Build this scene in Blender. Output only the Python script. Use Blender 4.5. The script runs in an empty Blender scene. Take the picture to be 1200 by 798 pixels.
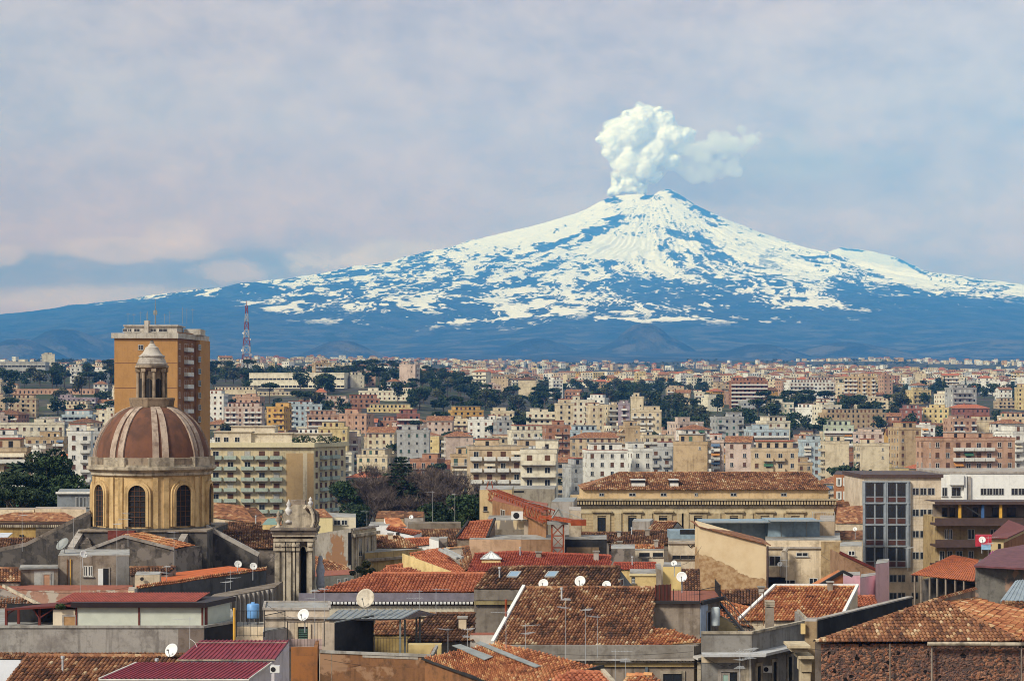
import bpy, math, random
import numpy as np
from mathutils import Vector, Matrix
random.seed(11)
rng = np.random.default_rng(11)
SC = bpy.context.scene
COL = SC.collection
# ---------------------------------------------------------------- camera
F, YH, ZC = 2238.0, 480.0, 40.0          # focal length in photo pixels, eye-level row, eye height in metres
def V(px, py, Y):                        # a point of the place seen at photo pixel (px, py), Y metres away
    return Vector(((px - 600) / F * Y, Y, ZC - (py - YH) / F * Y))
def Zat(py, Y): return ZC - (py - YH) / F * Y
def Yat(py, z): return (ZC - z) * F / (py - YH)
cd = bpy.data.cameras.new('camera'); cam = bpy.data.objects.new('camera', cd); COL.objects.link(cam)
cam.location = (0, 0, ZC); cam.rotation_euler = (math.radians(90), 0, 0)
cd.sensor_width = 36; cd.lens = 36 * F / 1200; cd.shift_y = (YH - 399) / 1200
cd.clip_start = 1; cd.clip_end = 150000
SC.camera = cam
# ---------------------------------------------------------------- world, sun, exposure
SUN_DIR = Vector((-0.60, -0.56, 0.62)).normalized()      # towards the sun: behind and to the left
EL = math.asin(SUN_DIR.z); ROT = math.atan2(SUN_DIR.x, SUN_DIR.y)
w = bpy.data.worlds.new('World'); SC.world = w; w.use_nodes = True
nt = w.node_tree; N = nt.nodes; L = nt.links
bg = N['Background']; bg.inputs['Strength'].default_value = 0.1
sky = N.new('ShaderNodeTexSky'); sky.sky_type = 'NISHITA'; sky.sun_disc = False
sky.sun_elevation = EL; sky.sun_rotation = ROT
tc = N.new('ShaderNodeTexCoord')
def wmath(op, a, b=None, c=None):
    n = N.new('ShaderNodeMath'); n.operation = op
    for i, v in enumerate((a, b, c)):
        if v is None: continue
        if isinstance(v, (int, float)): n.inputs[i].default_value = v
        else: L.new(v, n.inputs[i])
    return n.outputs[0]
def wmix(f, a, b):
    n = N.new('ShaderNodeMix'); n.data_type = 'RGBA'
    for k, v in ((0, f), (6, a), (7, b)):
        if isinstance(v, (int, float)): n.inputs[k].default_value = v
        elif isinstance(v, tuple): n.inputs[k].default_value = (*v, 1)
        else: L.new(v, n.inputs[k])
    return n.outputs[2]
def wstep(x, a, b):
    n = N.new('ShaderNodeMapRange'); n.interpolation_type = 'SMOOTHSTEP'
    L.new(x, n.inputs[0]); n.inputs[1].default_value = a; n.inputs[2].default_value = b
    return n.outputs[0]
def wnoise(scale, detail, sx=1, sz=1, off=0, rough=.55):
    m = N.new('ShaderNodeMapping'); m.inputs['Scale'].default_value = (sx, 1, sz); m.inputs['Location'].default_value = (off, off * .7, 0)
    L.new(tc.outputs['Generated'], m.inputs[0])
    n = N.new('ShaderNodeTexNoise'); n.inputs['Scale'].default_value = scale; n.inputs['Detail'].default_value = detail
    n.inputs['Roughness'].default_value = rough
    L.new(m.outputs[0], n.inputs['Vector']); return n.outputs[0]
sep = N.new('ShaderNodeSeparateXYZ'); L.new(tc.outputs['Generated'], sep.inputs[0])
ny = wmath('MAXIMUM', sep.outputs[1], .2)
az = wmath('DIVIDE', sep.outputs[0], ny); el = wmath('DIVIDE', sep.outputs[2], ny)
big = wnoise(3.2, 4, 1, 2.4, 3.1); mid = wnoise(9, 6, 1, 2.6, 7.7); fine = wnoise(30, 9, 1, 1.7, 1.3, .66)
GREY, LAV, DARK, WHITE = (6.45, 4.3, 3.2), (6.0, 4.45, 4.15), (2.7, 1.9, 1.6), (9.2, 6.9, 5.6)
base = wmix(wstep(wmath('ADD', wmath('MULTIPLY', big, .6), wmath('MULTIPLY', mid, .4)), .40, .62), GREY, LAV)
# bluer, clearer towards the top; darker, bluer towards the horizon
base = wmix(wmath('MULTIPLY', wstep(el, .12, .30), .55), base, LAV)
lowband = wmath('MULTIPLY', wstep(wmath('ADD', el, wmath('MULTIPLY', mid, -.05)), .085, .02), .8)
base = wmix(lowband, base, (5.1, 3.3, 2.6))
def blob(cx, cy, rx, ry, nz, amt, wob=1.0):
    a = wmath('MULTIPLY', wmath('SUBTRACT', az, (cx - 600) / F), F / rx)
    e = wmath('MULTIPLY', wmath('SUBTRACT', el, (YH - cy) / F), F / ry)
    d = wmath('SQRT', wmath('ADD', wmath('MULTIPLY', a, a), wmath('MULTIPLY', e, e)))
    d = wmath('ADD', d, wmath('MULTIPLY', wmath('SUBTRACT', nz, .5), 3.2 * wob))
    return wmath('MULTIPLY', wstep(d, 1.2, .5), amt)
for args, col in (((120, 322, 300, 34, mid, .95), DARK), ((420, 330, 260, 40, big, .55), DARK),
                  ((160, 291, 120, 17, fine, .62, .8), WHITE), ((-10, 300, 40, 14, fine, .6), WHITE),
                  ((275, 318, 45, 16, fine, .5), WHITE), ((470, 305, 130, 22, fine, .8), (8.4, 6.9, 6.2)),
                  ((120, 350, 260, 16, fine, .5), (7.9, 6.5, 6.2)), ((205, 274, 46, 17, fine, .55), WHITE),
                  ((950, 215, 190, 44, mid, .5), DARK), ((1150, 320, 200, 70, mid, .5), DARK),
                  ((900, 170, 70, 16, fine, .4), WHITE), ((930, 190, 110, 30, fine, .6), (5.0, 4.2, 3.9))):
    base = wmix(blob(*args), base, col)
tint = N.new('ShaderNodeVectorMath'); tint.operation = 'MULTIPLY'; L.new(base, tint.inputs[0]); L.new(wmix(wstep(el, .215, .07), (1.0, 1.0, 1.0), (1.04, .76, .38)), tint.inputs[1]); base = tint.outputs[0]
base = wmix(wstep(el, .24, .6), base, (5.0, 5.1, 5.5))   # plain grey overcast overhead
base = wmix(.88, sky.outputs[0], base)
var = wmath('ADD', .55, wmath('ADD', wmath('MULTIPLY', mid, .52), wmath('MULTIPLY', wstep(fine, .25, .75), .36)))
vm = N.new('ShaderNodeVectorMath'); vm.operation = 'SCALE'; L.new(base, vm.inputs[0]); L.new(var, vm.inputs['Scale'])
L.new(vm.outputs[0], bg.inputs['Color'])
sd = bpy.data.lights.new('sun', 'SUN'); sun = bpy.data.objects.new('sun', sd); COL.objects.link(sun)
sd.energy = 3.0; sd.angle = math.radians(11); sd.color = (1, .95, .87)
sun.rotation_euler = SUN_DIR.to_track_quat('Z', 'Y').to_euler(); sun.location = (-300, -200, 300)
SC.view_settings.view_transform = 'Standard'; SC.view_settings.look = 'None'
SC.view_settings.exposure = 0.42; SC.view_settings.gamma = 1.0; SC.view_settings.use_curve_mapping = False
SC.render.engine = 'CYCLES'
cy = SC.cycles; cy.use_denoising = True; cy.max_bounces = 24; cy.diffuse_bounces = 3; cy.glossy_bounces = 2
cy.transmission_bounces = 4; cy.volume_bounces = 24; cy.transparent_max_bounces = 12
cy.pixel_filter_type = 'BLACKMAN_HARRIS'; cy.filter_width = 1.0
cy.use_adaptive_sampling = True; cy.adaptive_threshold = 0.01
# ---------------------------------------------------------------- helpers
def tag(o, label=None, cat=None, group=None, kind=None):
    if label: o['label'] = label
    if cat: o['category'] = cat
    if group: o['group'] = group
    if kind: o['kind'] = kind
    return o
def thing(name, label, cat, loc, group=None):
    o = bpy.data.objects.new(name, None); COL.objects.link(o); o.location = loc; o.empty_display_size = .5
    return tag(o, label, cat, group)
def root_of(o):
    v = Vector((0, 0, 0))
    while o is not None: v = v + Vector(o.location); o = o.parent
    return v
class MB:
    def __init__(s): s.v = []; s.f = []; s.m = []
    def add(s, vs, fs, m=0):
        k = len(s.v); s.v += [tuple(p) for p in vs]; s.f += [tuple(i + k for i in f) for f in fs]; s.m += [m] * len(fs); return s
    def quad(s, *p, m=0): return s.add(p, [tuple(range(len(p)))], m)
    def prism(s, foot, z0, z1, m=0):      # foot: ccw list of (x, y); z1 scalar or list
        n = len(foot); t = z1 if isinstance(z1, (list, tuple)) else [z1] * n
        vs = [(p[0], p[1], z0) for p in foot] + [(p[0], p[1], t[i]) for i, p in enumerate(foot)]
        fs = [tuple(range(n - 1, -1, -1)), tuple(range(n, 2 * n))] + [(i, (i + 1) % n, n + (i + 1) % n, n + i) for i in range(n)]
        return s.add(vs, fs, m)
    def box(s, x0, x1, y0, y1, z0, z1, m=0):
        return s.prism([(x0, y0), (x1, y0), (x1, y1), (x0, y1)], z0, z1, m)
    def obox(s, c, u, hu, hv, z0, z1, m=0):   # box centred on c, long axis u (horizontal), half sizes
        u = Vector((u[0], u[1], 0)).normalized(); v = Vector((-u.y, u.x, 0)); c = Vector((c[0], c[1], 0))
        f = [c - u * hu - v * hv, c + u * hu - v * hv, c + u * hu + v * hv, c - u * hu + v * hv]
        return s.prism([(p.x, p.y) for p in f], z0, z1, m)
    def tube(s, a, b, r, r2=None, n=6, m=0):
        a = Vector(a); b = Vector(b); d = (b - a)
        if d.length < 1e-6: return s
        d.normalize(); x = d.orthogonal().normalized(); y = d.cross(x); r2 = r if r2 is None else r2
        vs = []
        for p, q in ((a, r), (b, r2)):
            for i in range(n):
                t = 2 * math.pi * i / n; vs.append(p + (x * math.cos(t) + y * math.sin(t)) * q)
        fs = [(i, (i + 1) % n, n + (i + 1) % n, n + i) for i in range(n)] + [tuple(range(n - 1, -1, -1)), tuple(range(n, 2 * n))]
        return s.add(vs, fs, m)
    def lathe(s, prof, c, n=32, m=0, a0=0, a1=2 * math.pi, close=True):
        c = Vector(c); full = abs(a1 - a0 - 2 * math.pi) < 1e-6; cols = n if full else n + 1
        vs = []
        for r, z in prof:
            for i in range(cols):
                t = a0 + (a1 - a0) * i / n; vs.append((c.x + r * math.cos(t), c.y + r * math.sin(t), c.z + z))
        fs = []
        for j in range(len(prof) - 1):
            for i in range(n):
                k = (i + 1) % cols; fs.append((j * cols + i, j * cols + k, (j + 1) * cols + k, (j + 1) * cols + i))
        if close and full:
            fs.append(tuple(range(cols - 1, -1, -1))); fs.append(tuple(range((len(prof) - 1) * cols, len(prof) * cols)))
        return s.add(vs, fs, m)
    def build(s, name, mats, parent=None, smooth=False, loc=None):
        o0 = root_of(parent) if parent is not None else (Vector(loc) if loc is not None else Vector((0, 0, 0)))
        me = bpy.data.meshes.new(name)
        me.from_pydata([(p[0] - o0.x, p[1] - o0.y, p[2] - o0.z) for p in s.v], [], s.f)
        if not isinstance(mats, (list, tuple)): mats = [mats]
        for m in mats: me.materials.append(m)
        if len(mats) > 1: me.polygons.foreach_set('material_index', s.m)
        if smooth: me.polygons.foreach_set('use_smooth', [True] * len(s.f))
        me.update()
        o = bpy.data.objects.new(name, me); COL.objects.link(o)
        if parent is not None: o.parent = parent
        else: o.location = o0
        return o
def npmesh(name, v, f, mats, attrs=None, parent=None, smooth=False, mi=None, fn=4):
    """v (n,3) world coords, f (m,fn) ints"""
    o0 = root_of(parent) if parent is not None else Vector((0, 0, 0))
    v = np.asarray(v, np.float32) - np.array(o0, np.float32); f = np.asarray(f, np.int32)
    me = bpy.data.meshes.new(name); me.vertices.add(len(v)); me.vertices.foreach_set('co', v.ravel())
    me.loops.add(f.size); me.loops.foreach_set('vertex_index', f.ravel())
    me.polygons.add(len(f)); me.polygons.foreach_set('loop_start', np.arange(0, f.size, fn, dtype=np.int32))
    if not isinstance(mats, (list, tuple)): mats = [mats]
    for m in mats: me.materials.append(m)
    if mi is not None: me.polygons.foreach_set('material_index', np.asarray(mi, np.int32))
    me.polygons.foreach_set('use_smooth', np.full(len(f), smooth))
    for k, a in (attrs or {}).items():
        at = me.attributes.new(k, 'FLOAT', 'POINT'); at.data.foreach_set('value', np.asarray(a, np.float32))
    me.update(calc_edges=True)
    o = bpy.data.objects.new(name, me); COL.objects.link(o)
    if parent is not None: o.parent = parent
    return o
# ---------------------------------------------------------------- materials
class Mat:
    def __init__(s, name, rough=.85, spec=.25):
        s.mat = bpy.data.materials.new(name); s.mat.use_nodes = True; s.n = s.mat.node_tree.nodes; s.l = s.mat.node_tree.links
        s.b = s.n['Principled BSDF']; s.b.inputs['Roughness'].default_value = rough; s.b.inputs['Specular IOR Level'].default_value = spec
        s.tc = None
    def put(s, sock, v):
        if isinstance(v, (int, float)): sock.default_value = v
        elif isinstance(v, tuple): sock.default_value = (*v, 1) if len(v) == 3 and sock.type == 'RGBA' else v
        else: s.l.new(v, sock)
    def vec(s, scale=(1, 1, 1)):
        if s.tc is None:
            t = s.n.new('ShaderNodeTexCoord'); oi = s.n.new('ShaderNodeObjectInfo')
            m = s.n.new('ShaderNodeMath'); m.operation = 'MULTIPLY'; s.l.new(oi.outputs['Random'], m.inputs[0]); m.inputs[1].default_value = 97
            a = s.n.new('ShaderNodeVectorMath'); a.operation = 'ADD'; s.l.new(t.outputs['Object'], a.inputs[0]); s.l.new(m.outputs[0], a.inputs[1])
            s.tc = a.outputs[0]
        if scale == (1, 1, 1): return s.tc
        q = s.n.new('ShaderNodeVectorMath'); q.operation = 'MULTIPLY'; s.l.new(s.tc, q.inputs[0]); q.inputs[1].default_value = scale
        return q.outputs[0]
    def noise(s, scale, detail=4, rough=.55, sc=(1, 1, 1), out=0):
        n = s.n.new('ShaderNodeTexNoise'); s.l.new(s.vec(sc), n.inputs['Vector']); n.inputs['Scale'].default_value = scale
        n.inputs['Detail'].default_value = detail; n.inputs['Roughness'].default_value = rough; return n.outputs[out]
    def voro(s, scale, out='Color', sc=(1, 1, 1), feat='F1'):
        n = s.n.new('ShaderNodeTexVoronoi'); s.l.new(s.vec(sc), n.inputs['Vector']); n.inputs['Scale'].default_value = scale; n.feature = feat
        return n.outputs[out]
    def step(s, x, a, b, lo=0., hi=1.):
        n = s.n.new('ShaderNodeMapRange'); n.interpolation_type = 'SMOOTHSTEP'; s.l.new(x, n.inputs[0])
        for i, v in ((1, a), (2, b), (3, lo), (4, hi)): n.inputs[i].default_value = v
        return n.outputs[0]
    def math(s, op, a, b=0.):
        n = s.n.new('ShaderNodeMath'); n.operation = op; s.put(n.inputs[0], a); s.put(n.inputs[1], b); return n.outputs[0]
    def mix(s, f, a, b, mode='MIX'):
        n = s.n.new('ShaderNodeMix'); n.data_type = 'RGBA'; n.blend_type = mode
        s.put(n.inputs[0], f); s.put(n.inputs[6], a); s.put(n.inputs[7], b); return n.outputs[2]
    def ramp(s, f, stops):
        n = s.n.new('ShaderNodeValToRGB'); s.l.new(f, n.inputs[0]); e = n.color_ramp.elements
        while len(e) < len(stops): e.new(.5)
        for i, (p, c) in enumerate(stops): e[i].position = p; e[i].color = (*c, 1)
        return n.outputs[0]
    def attr(s, name):
        n = s.n.new('ShaderNodeAttribute'); n.attribute_name = name; return n.outputs['Fac']
    def bump(s, h, strength=.4, dist=.05):
        n = s.n.new('ShaderNodeBump'); s.l.new(h, n.inputs['Height']); n.inputs['Strength'].default_value = strength
        n.inputs['Distance'].default_value = dist; s.l.new(n.outputs[0], s.b.inputs['Normal'])
    def col(s, c): s.put(s.b.inputs['Base Color'], c); return s
def mul(c, k): return tuple(min(1, x * k) for x in c)
MATS = {}
def plain(name, c, rough=.7, spec=.3, metal=0, var=.12):
    if name in MATS: return MATS[name]
    m = Mat(name, rough, spec); m.b.inputs['Metallic'].default_value = metal
    m.col(m.mix(m.step(m.noise(1.7, 5), .35, .65), mul(c, 1 - var), mul(c, 1 + var))); MATS[name] = m.mat; return m.mat
def plaster(name, c, dirt=.5, dark=None, patch=None, scale=1.0):
    """weathered render: broad mottling, rain streaks, fine grain, optional bare patches"""
    if name in MATS: return MATS[name]
    if dirt > .22: dirt = min(.95, dirt + .18)
    m = Mat(name, .92, .15); d = dark or tuple(x * k for x, k in zip(c, (.44, .39, .34)))
    n1 = m.noise(.42 * scale, 6, .62); n2 = m.noise(3.2 * scale, 5, .6); st = m.noise(1.5 * scale, 4, .6, (1, 1, .10))
    n3 = m.noise(1.15 * scale, 5, .65); n4 = m.noise(9 * scale, 3, .7)
    k = m.mix(m.step(n1, .42, .70, 0, dirt), c, d); k = m.mix(m.step(n3, .50, .66, 0, dirt * .75), k, mul(d, .85)); k = m.mix(m.step(n4, .5, .72, 0, .28 * dirt), k, mul(d, .5))
    k = m.mix(m.step(st, .50, .72, 0, dirt), k, mul(d, .7))
    k = m.mix(m.step(n2, .3, .7, 0, .22), k, mul(c, 1.18))
    if patch: k = m.mix(m.step(m.noise(.3 * scale, 7, .6), .52, .56), k, patch)
    m.col(k); m.bump(n2, .25, .03); MATS[name] = m.mat; return m.mat
TILE_STOPS = {
 'old':   [(0, (.045, .024, .016)), (.22, (.11, .045, .024)), (.45, (.24, .085, .033)), (.66, (.34, .14, .05)), (.83, (.48, .29, .13)), (1, (.60, .44, .25))],
 'dark':  [(0, (.03, .018, .013)), (.3, (.085, .038, .022)), (.6, (.19, .075, .032)), (.82, (.30, .15, .06)), (1, (.46, .31, .16))],
 'bright':[(0, (.10, .03, .015)), (.25, (.28, .075, .022)), (.55, (.48, .15, .04)), (.78, (.60, .30, .09)), (1, (.70, .50, .27))],
 'orange':[(0, (.20, .045, .018)), (.5, (.42, .105, .035)), (1, (.55, .18, .065))],
 'red':   [(0, (.20, .028, .016)), (.5, (.36, .058, .026)), (1, (.45, .10, .042))]}
def weather(c, s=.84):
    g_ = c[0] * .3 + c[1] * .6 + c[2] * .1; return tuple(g_ + (x - g_) * s for x in c)
TILE_STOPS = {k_: [(p_, weather(c_)) for p_, c_ in st_] for k_, st_ in TILE_STOPS.items()}
for k_, st_ in TILE_STOPS.items():        # tiles with a colour of their own per tile
    m = Mat('roof_tiles_' + k_, .88, .2)
    f = m.math('ADD', m.math('MULTIPLY', m.attr('rnd'), .8), m.math('MULTIPLY', m.step(m.noise(.5, 4), .3, .7), .25))
    m.col(m.mix(m.step(m.noise(7, 4), .45, .75, 0, .45), m.ramp(f, st_), (.055, .045, .03))); MATS['tile_' + k_] = m.mat
    m = Mat('distant_roof_tiles_' + k_, .9, .15)     # far roofs: the same colours, one cell per few tiles
    f = m.math('ADD', m.math('MULTIPLY', m.voro(2.2), .62), m.math('MULTIPLY', m.noise(.6, 5), .38))
    m.col(m.ramp(f, st_)); MATS['far_' + k_] = m.mat
# ---------------------------------------------------------------- terrain and mountain
def vnoise(x, y, seed):
    xi = np.floor(x).astype(np.int64); yi = np.floor(y).astype(np.int64); fx = x - xi; fy = y - yi
    fx = fx * fx * (3 - 2 * fx); fy = fy * fy * (3 - 2 * fy)
    def h(a, b):
        k = (a * 374761393 + b * 668265263 + seed * 974634777) & 0xffffffff
        k = ((k ^ (k >> 13)) * 1274126177) & 0xffffffff
        return ((k ^ (k >> 16)) & 0xffff) / 65535.0
    return (h(xi, yi) * (1 - fx) + h(xi + 1, yi) * fx) * (1 - fy) + (h(xi, yi + 1) * (1 - fx) + h(xi + 1, yi + 1) * fx) * fy
def fbm(x, y, seed, o=5, g=.5):
    t = 0; a = 1; s = 0
    for i in range(o):
        t = t + a * vnoise(x * 2 ** i, y * 2 ** i, seed + i * 17); s += a; a *= g
    return t / s
def ridged(x, y, seed, o=5):
    t = 0; a = 1; s = 0
    for i in range(o):
        t = t + a * (1 - np.abs(2 * vnoise(x * 2 ** i, y * 2 ** i, seed + i * 13) - 1)); s += a; a *= .5
    return t / s
GY = np.array([-400, 300, 600, 800, 950, 1100, 1300, 1500, 1800, 2200, 2700, 3300, 4000, 5000, 6000, 7000])
G_L = np.array([0, 0, 4, 8, 15, 27, 44, 58, 72, 82, 95, 112, 134, 160, 178, 190])
G_C = np.array([0, 0, 5, 8, 14, 24, 36, 44, 54, 66, 80, 97, 116, 150, 178, 190])
def sstep(x, a, b):
    t = np.clip((x - a) / (b - a), 0, 1); return t * t * (3 - 2 * t)
def ground(X, Y):
    X = np.asarray(X, float); Y = np.asarray(Y, float)
    px = 600 + F * X / np.maximum(Y, 250)
    f = sstep(px, 430, 640)
    return np.interp(Y, GY, G_L) * (1 - f) + np.interp(Y, GY, G_C) * f + np.where(Y > 900, np.interp(Y, [900, 2500, 6000], [5, 10, 46]) * (fbm(X / np.interp(Y, [900, 3000, 6000], [300, 420, 620]), Y / 420, 5, 3) - .5), 0)
def gz(X, Y): return float(ground(X, Y))
def grid_mesh(name, P, mat, attrs=None):
    r, c = P.shape[:2]; i = np.arange(r * c).reshape(r, c)
    f = np.stack([i[:-1, :-1], i[:-1, 1:], i[1:, 1:], i[1:, :-1]], -1).reshape(-1, 4)
    return npmesh(name, P.reshape(-1, 3), f, mat, attrs, smooth=True)
# city ground
m = Mat('earth_and_asphalt', .95, .1)
k = m.mix(m.step(m.noise(.012, 6), .45, .6), (.055, .052, .046), (.05, .062, .028))
m.col(m.mix(m.step(m.noise(.05, 5), .5, .7, 0, .6), k, (.16, .14, .11))); M_EARTH = m.mat
ys = np.concatenate([np.linspace(-400, 600, 24), np.geomspace(620, 7000, 130)]); us = np.linspace(-.52, .52, 190)
YY, UU = np.meshgrid(ys, us, indexing='ij'); XX = UU * np.maximum(YY, 700) * 1.0
tag(grid_mesh('ground', np.stack([XX, YY, ground(XX, YY)], -1), M_EARTH), kind='structure')
# mountain
SX, SY = (766 - 600) / F * 28000, 28000.0
RP = [0, 220, 420, 800, 1500, 2377, 3500, 5380, 7600, 10000, 12000, 14000, 16000, 18000, 20000, 22500, 30000]
ZP = [3195, 3190, 3110, 2905, 2600, 2300, 1990, 1640, 1330, 1050, 770, 510, 365, 280, 225, 188, 60]
def mountain(X, Y):
    dx = X - SX; dy = Y - SY
    wx = dx + 500 * (fbm(X / 2500, Y / 2500, 31, 3) - .5)
    wx = np.where(wx < -5500, -4590 + (wx + 5500) * 1.3, np.where(wx < -2700, -1930 + (wx + 2700) * .95, np.where(wx < 0, wx * .715, wx)))
    r = np.hypot(wx, dy) * (1 + .10 * (fbm(np.arctan2(dy, dx) * 5 + 20, r0(X, Y) / 9000, 41, 4) - .5))
    z = np.interp(r, RP, ZP)
    px = 600 + F * X / Y
    # summit craters: two humps
    z = z + 60 * np.exp(-((px - 784) / 14.) ** 2 - ((Y - 28000) / 500) ** 2) - 45 * np.exp(-((px - 762) / 9.) ** 2 - ((Y - 28000) / 700) ** 2)
    z = z + 70 * np.exp(-((px - 712) / 22.) ** 2 - ((Y - 28200) / 900) ** 2)
    # north-eastern rim, a ridge behind the cone
    cp = [820, 880, 945, 962, 985, 1012, 1050, 1078, 1100, 1150, 1200, 1300, 1500]
    cyy = [520, 400, 312, 299, 291, 294, 304, 317, 327, 342, 354, 374, 400]
    crest = 40 + (YH - np.interp(px, cp, cyy)) / F * 30500
    rim = crest - .36 * np.maximum(0, 30500 - Y) - .5 * np.maximum(0, Y - 30500)
    z = np.maximum(z, rim)
    # parasitic cones
    for (cx, ty, Yc, hw, ex) in ((290, 332, 21500, 50, 1.5), (232, 350, 21000, 60, 1.4), (545, 340, 19500, 38, 1.2), (455, 372, 17000, 42, 1.3), (505, 372, 16000, 45, 1.3),
                                 (628, 395, 12800, 48, 1.2), (742, 394, 12500, 44, 1.2), (768, 390, 12600, 48, 1.2), (400, 394, 12000, 60, 1.2),
                                 (75, 380, 13500, 70, 1.2), (20, 391, 12500, 60, 1.2), (140, 386, 14500, 80, 1.3), (790, 352, 18500, 70, 1.6), (-60, 388, 14000, 80, 1.2),
                                 (1000, 402, 12000, 80, 1.4), (1180, 398, 13000, 110, 1.4), (890, 404, 11500, 60, 1.3)):
        Xc = (cx - 600) / F * Yc; R = hw / F * Yc; top = 40 + (YH - ty) / F * Yc
        b = np.interp(math.hypot((Xc - SX) * (.715 if Xc < SX else 1), Yc - SY), RP, ZP)
        d = np.hypot(X - Xc, (Y - Yc) / 1.3) / R
        z = z + max(0, top - b) * np.clip(1 - d, 0, 1) ** .9 * (1 - .15 * np.exp(-(d * 6) ** 2))
    z = z + np.interp(z, [700, 1200, 2200, 3100], [0, 55, 80, 20]) * (ridged(np.arctan2(dy, dx) * 34 + 3 * fbm(X / 1500, Y / 1500, 13, 3), r / 2600, 19, 4) - .55)
    amp = np.interp(z, [200, 500, 1000, 1800, 2600, 3200], [10, 30, 60, 85, 60, 25])
    z = z + amp * (ridged(X / 900, Y / 900, 61, 6) - .55) * 1.3
    return np.maximum(z, 0)
def r0(X, Y): return np.hypot(X - SX, Y - SY)
ys = np.concatenate([np.linspace(6300, 12000, 110, endpoint=False), np.linspace(12000, 24000, 300, endpoint=False), np.linspace(24000, 31500, 330)])
us = (np.linspace(-260, 1460, 1120) - 600) / F
YY, UU = np.meshgrid(ys, us, indexing='ij'); XX = UU * YY; ZZ = mountain(XX, YY)
t = sstep(YY, 6300, 7600); ZZ = ground(XX, np.minimum(YY, 6999)) * (1 - t) + ZZ * t - 4 * (1 - t)
PX = 600 + F * XX / YY; PY = YH - (ZZ - ZC) / YY * F
ang = np.arctan2(YY - SY, XX - SX); rr = r0(XX, YY)
# snow cover: bare lava streaks run downhill, patches of old flows, forest below the snow line
a2 = np.arctan2(XX - SX, 3350 - ZZ); q2 = np.hypot(XX - SX, 3350 - ZZ); warp = fbm(XX / 700, ZZ / 260, 3, 5, .6)
streak = ridged(a2 * 44 + 17 * warp, q2 / 420 + 3 * warp, 71, 4)
blot = fbm(XX / 85 + 4 * warp, ZZ / 38 + XX / 500, 81, 4, .7) * .62 + fbm(XX / 420, ZZ / 120, 83, 4) * .38
line = 800 + 150 * (fbm(XX / 1500, YY / 1500, 91, 4) - .5) * 2 + np.interp(PX, [-100, 100, 250, 345, 560, 960, 1020, 1250], [560, 520, 430, 60, 0, 40, 180, 380])
cover = sstep(ZZ + 500 * (blot - .5), line - 130, line + 260)
zone = np.interp(PY, [225, 245, 285, 300, 330, 350, 378], [.30, .42, .50, .68, .74, .72, .85])
zone = zone * np.where((PX < 720) & (PY < 284 + .0 * PX), .55, 1.0)
bare = sstep(.46 * streak + .54 * blot + .30 * zone, .73, .82)
def ell(cx, cy, ax, ay, rot=0, k=1.):
    c, s = math.cos(math.radians(rot)), math.sin(math.radians(rot)); dx = PX - cx; dy = PY - cy
    d = np.hypot((dx * c + dy * s) / ax, (-dx * s + dy * c) / ay) + (fbm(XX / 110, ZZ / 40, 7, 5, .68) - .5) * 2.0 * k
    return sstep(d, 1.12, .9)
patch = 0
for e in ((716, 234, 12, 4), (806, 236, 26, 6, 28), (825, 248, 26, 3.5, 30), (760, 229, 8, 4, -30), (705, 268, 26, 5, -12), (722, 256, 16, 3, -10), (655, 285, 32, 3, -24), (690, 278, 20, 4, -30), (830, 287, 24, 5, 42), (852, 300, 20, 3, 40), (795, 275, 18, 4, 20),
          (785, 342, 66, 15, 4), (735, 335, 24, 6), (850, 350, 40, 10, 8), (538, 347, 34, 10, -20), (545, 362, 34, 9), (640, 312, 26, 4, -16), (618, 330, 18, 4, -20), (880, 365, 60, 8), (1000, 345, 34, 14, 20), (1060, 350, 45, 14, 10), (1120, 362, 60, 14), (960, 368, 50, 9),
          (290, 344, 40, 9, 0, .6), (480, 372, 50, 8), (705, 378, 40, 5), (230, 355, 44, 8), (1000, 293, 16, 1.5, 8), (1075, 316, 18, 1.5, 30)):
    patch = np.maximum(patch, ell(*e) * sstep(blot, .30, .42))
field = ell(730, 292, 34, 13, -8, .6) + ell(640, 262, 60, 9, -24, .5) + ell(1030, 308, 60, 12, 22, .5) + .7 * ell(1060, 325, 50, 10, 20, .8) + .5 * ell(900, 300, 80, 14, 24, .8)
bare = bare * (1 - .85 * np.clip(field, 0, 1))
snow = cover * (1 - np.clip(np.maximum(bare, patch), 0, 1))
snow = np.maximum(snow, .8 * sstep(fbm(XX / 260, YY / 500, 95, 5, .62), .56, .64) * sstep(ZZ, line - 260, line + 60) * (1 - patch))
m = Mat('snow_lava_and_forest', .95, .05)
m.tc = m.n.new('ShaderNodeNewGeometry').outputs['Position']
nz = m.noise(.02, 5, .65)
sn = m.step(m.math('ADD', m.attr('snow'), m.math('MULTIPLY', m.math('SUBTRACT', nz, .5), .9)), .20, .80)
rock = m.mix(m.step(m.noise(.004, 6), .4, .65), (.018, .022, .022), (.05, .048, .042))
pz = m.n.new('ShaderNodeSeparateXYZ'); m.l.new(m.tc, pz.inputs[0])
fields = m.math('MULTIPLY', m.step(m.noise(.0032, 7, .62), .50, .60), m.step(pz.outputs[2], 950, 420))
rock = m.mix(m.math('MULTIPLY', fields, .5), rock, (.16, .13, .085))
m.col(m.mix(sn, rock, (.95, .86, .79))); m.bump(m.noise(.012, 6, .65), .9, 40); M_MTN = m.mat
tag(grid_mesh('mountain', np.stack([XX, YY, ZZ], -1), M_MTN, {'snow': snow.ravel()}), kind='structure')
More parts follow.
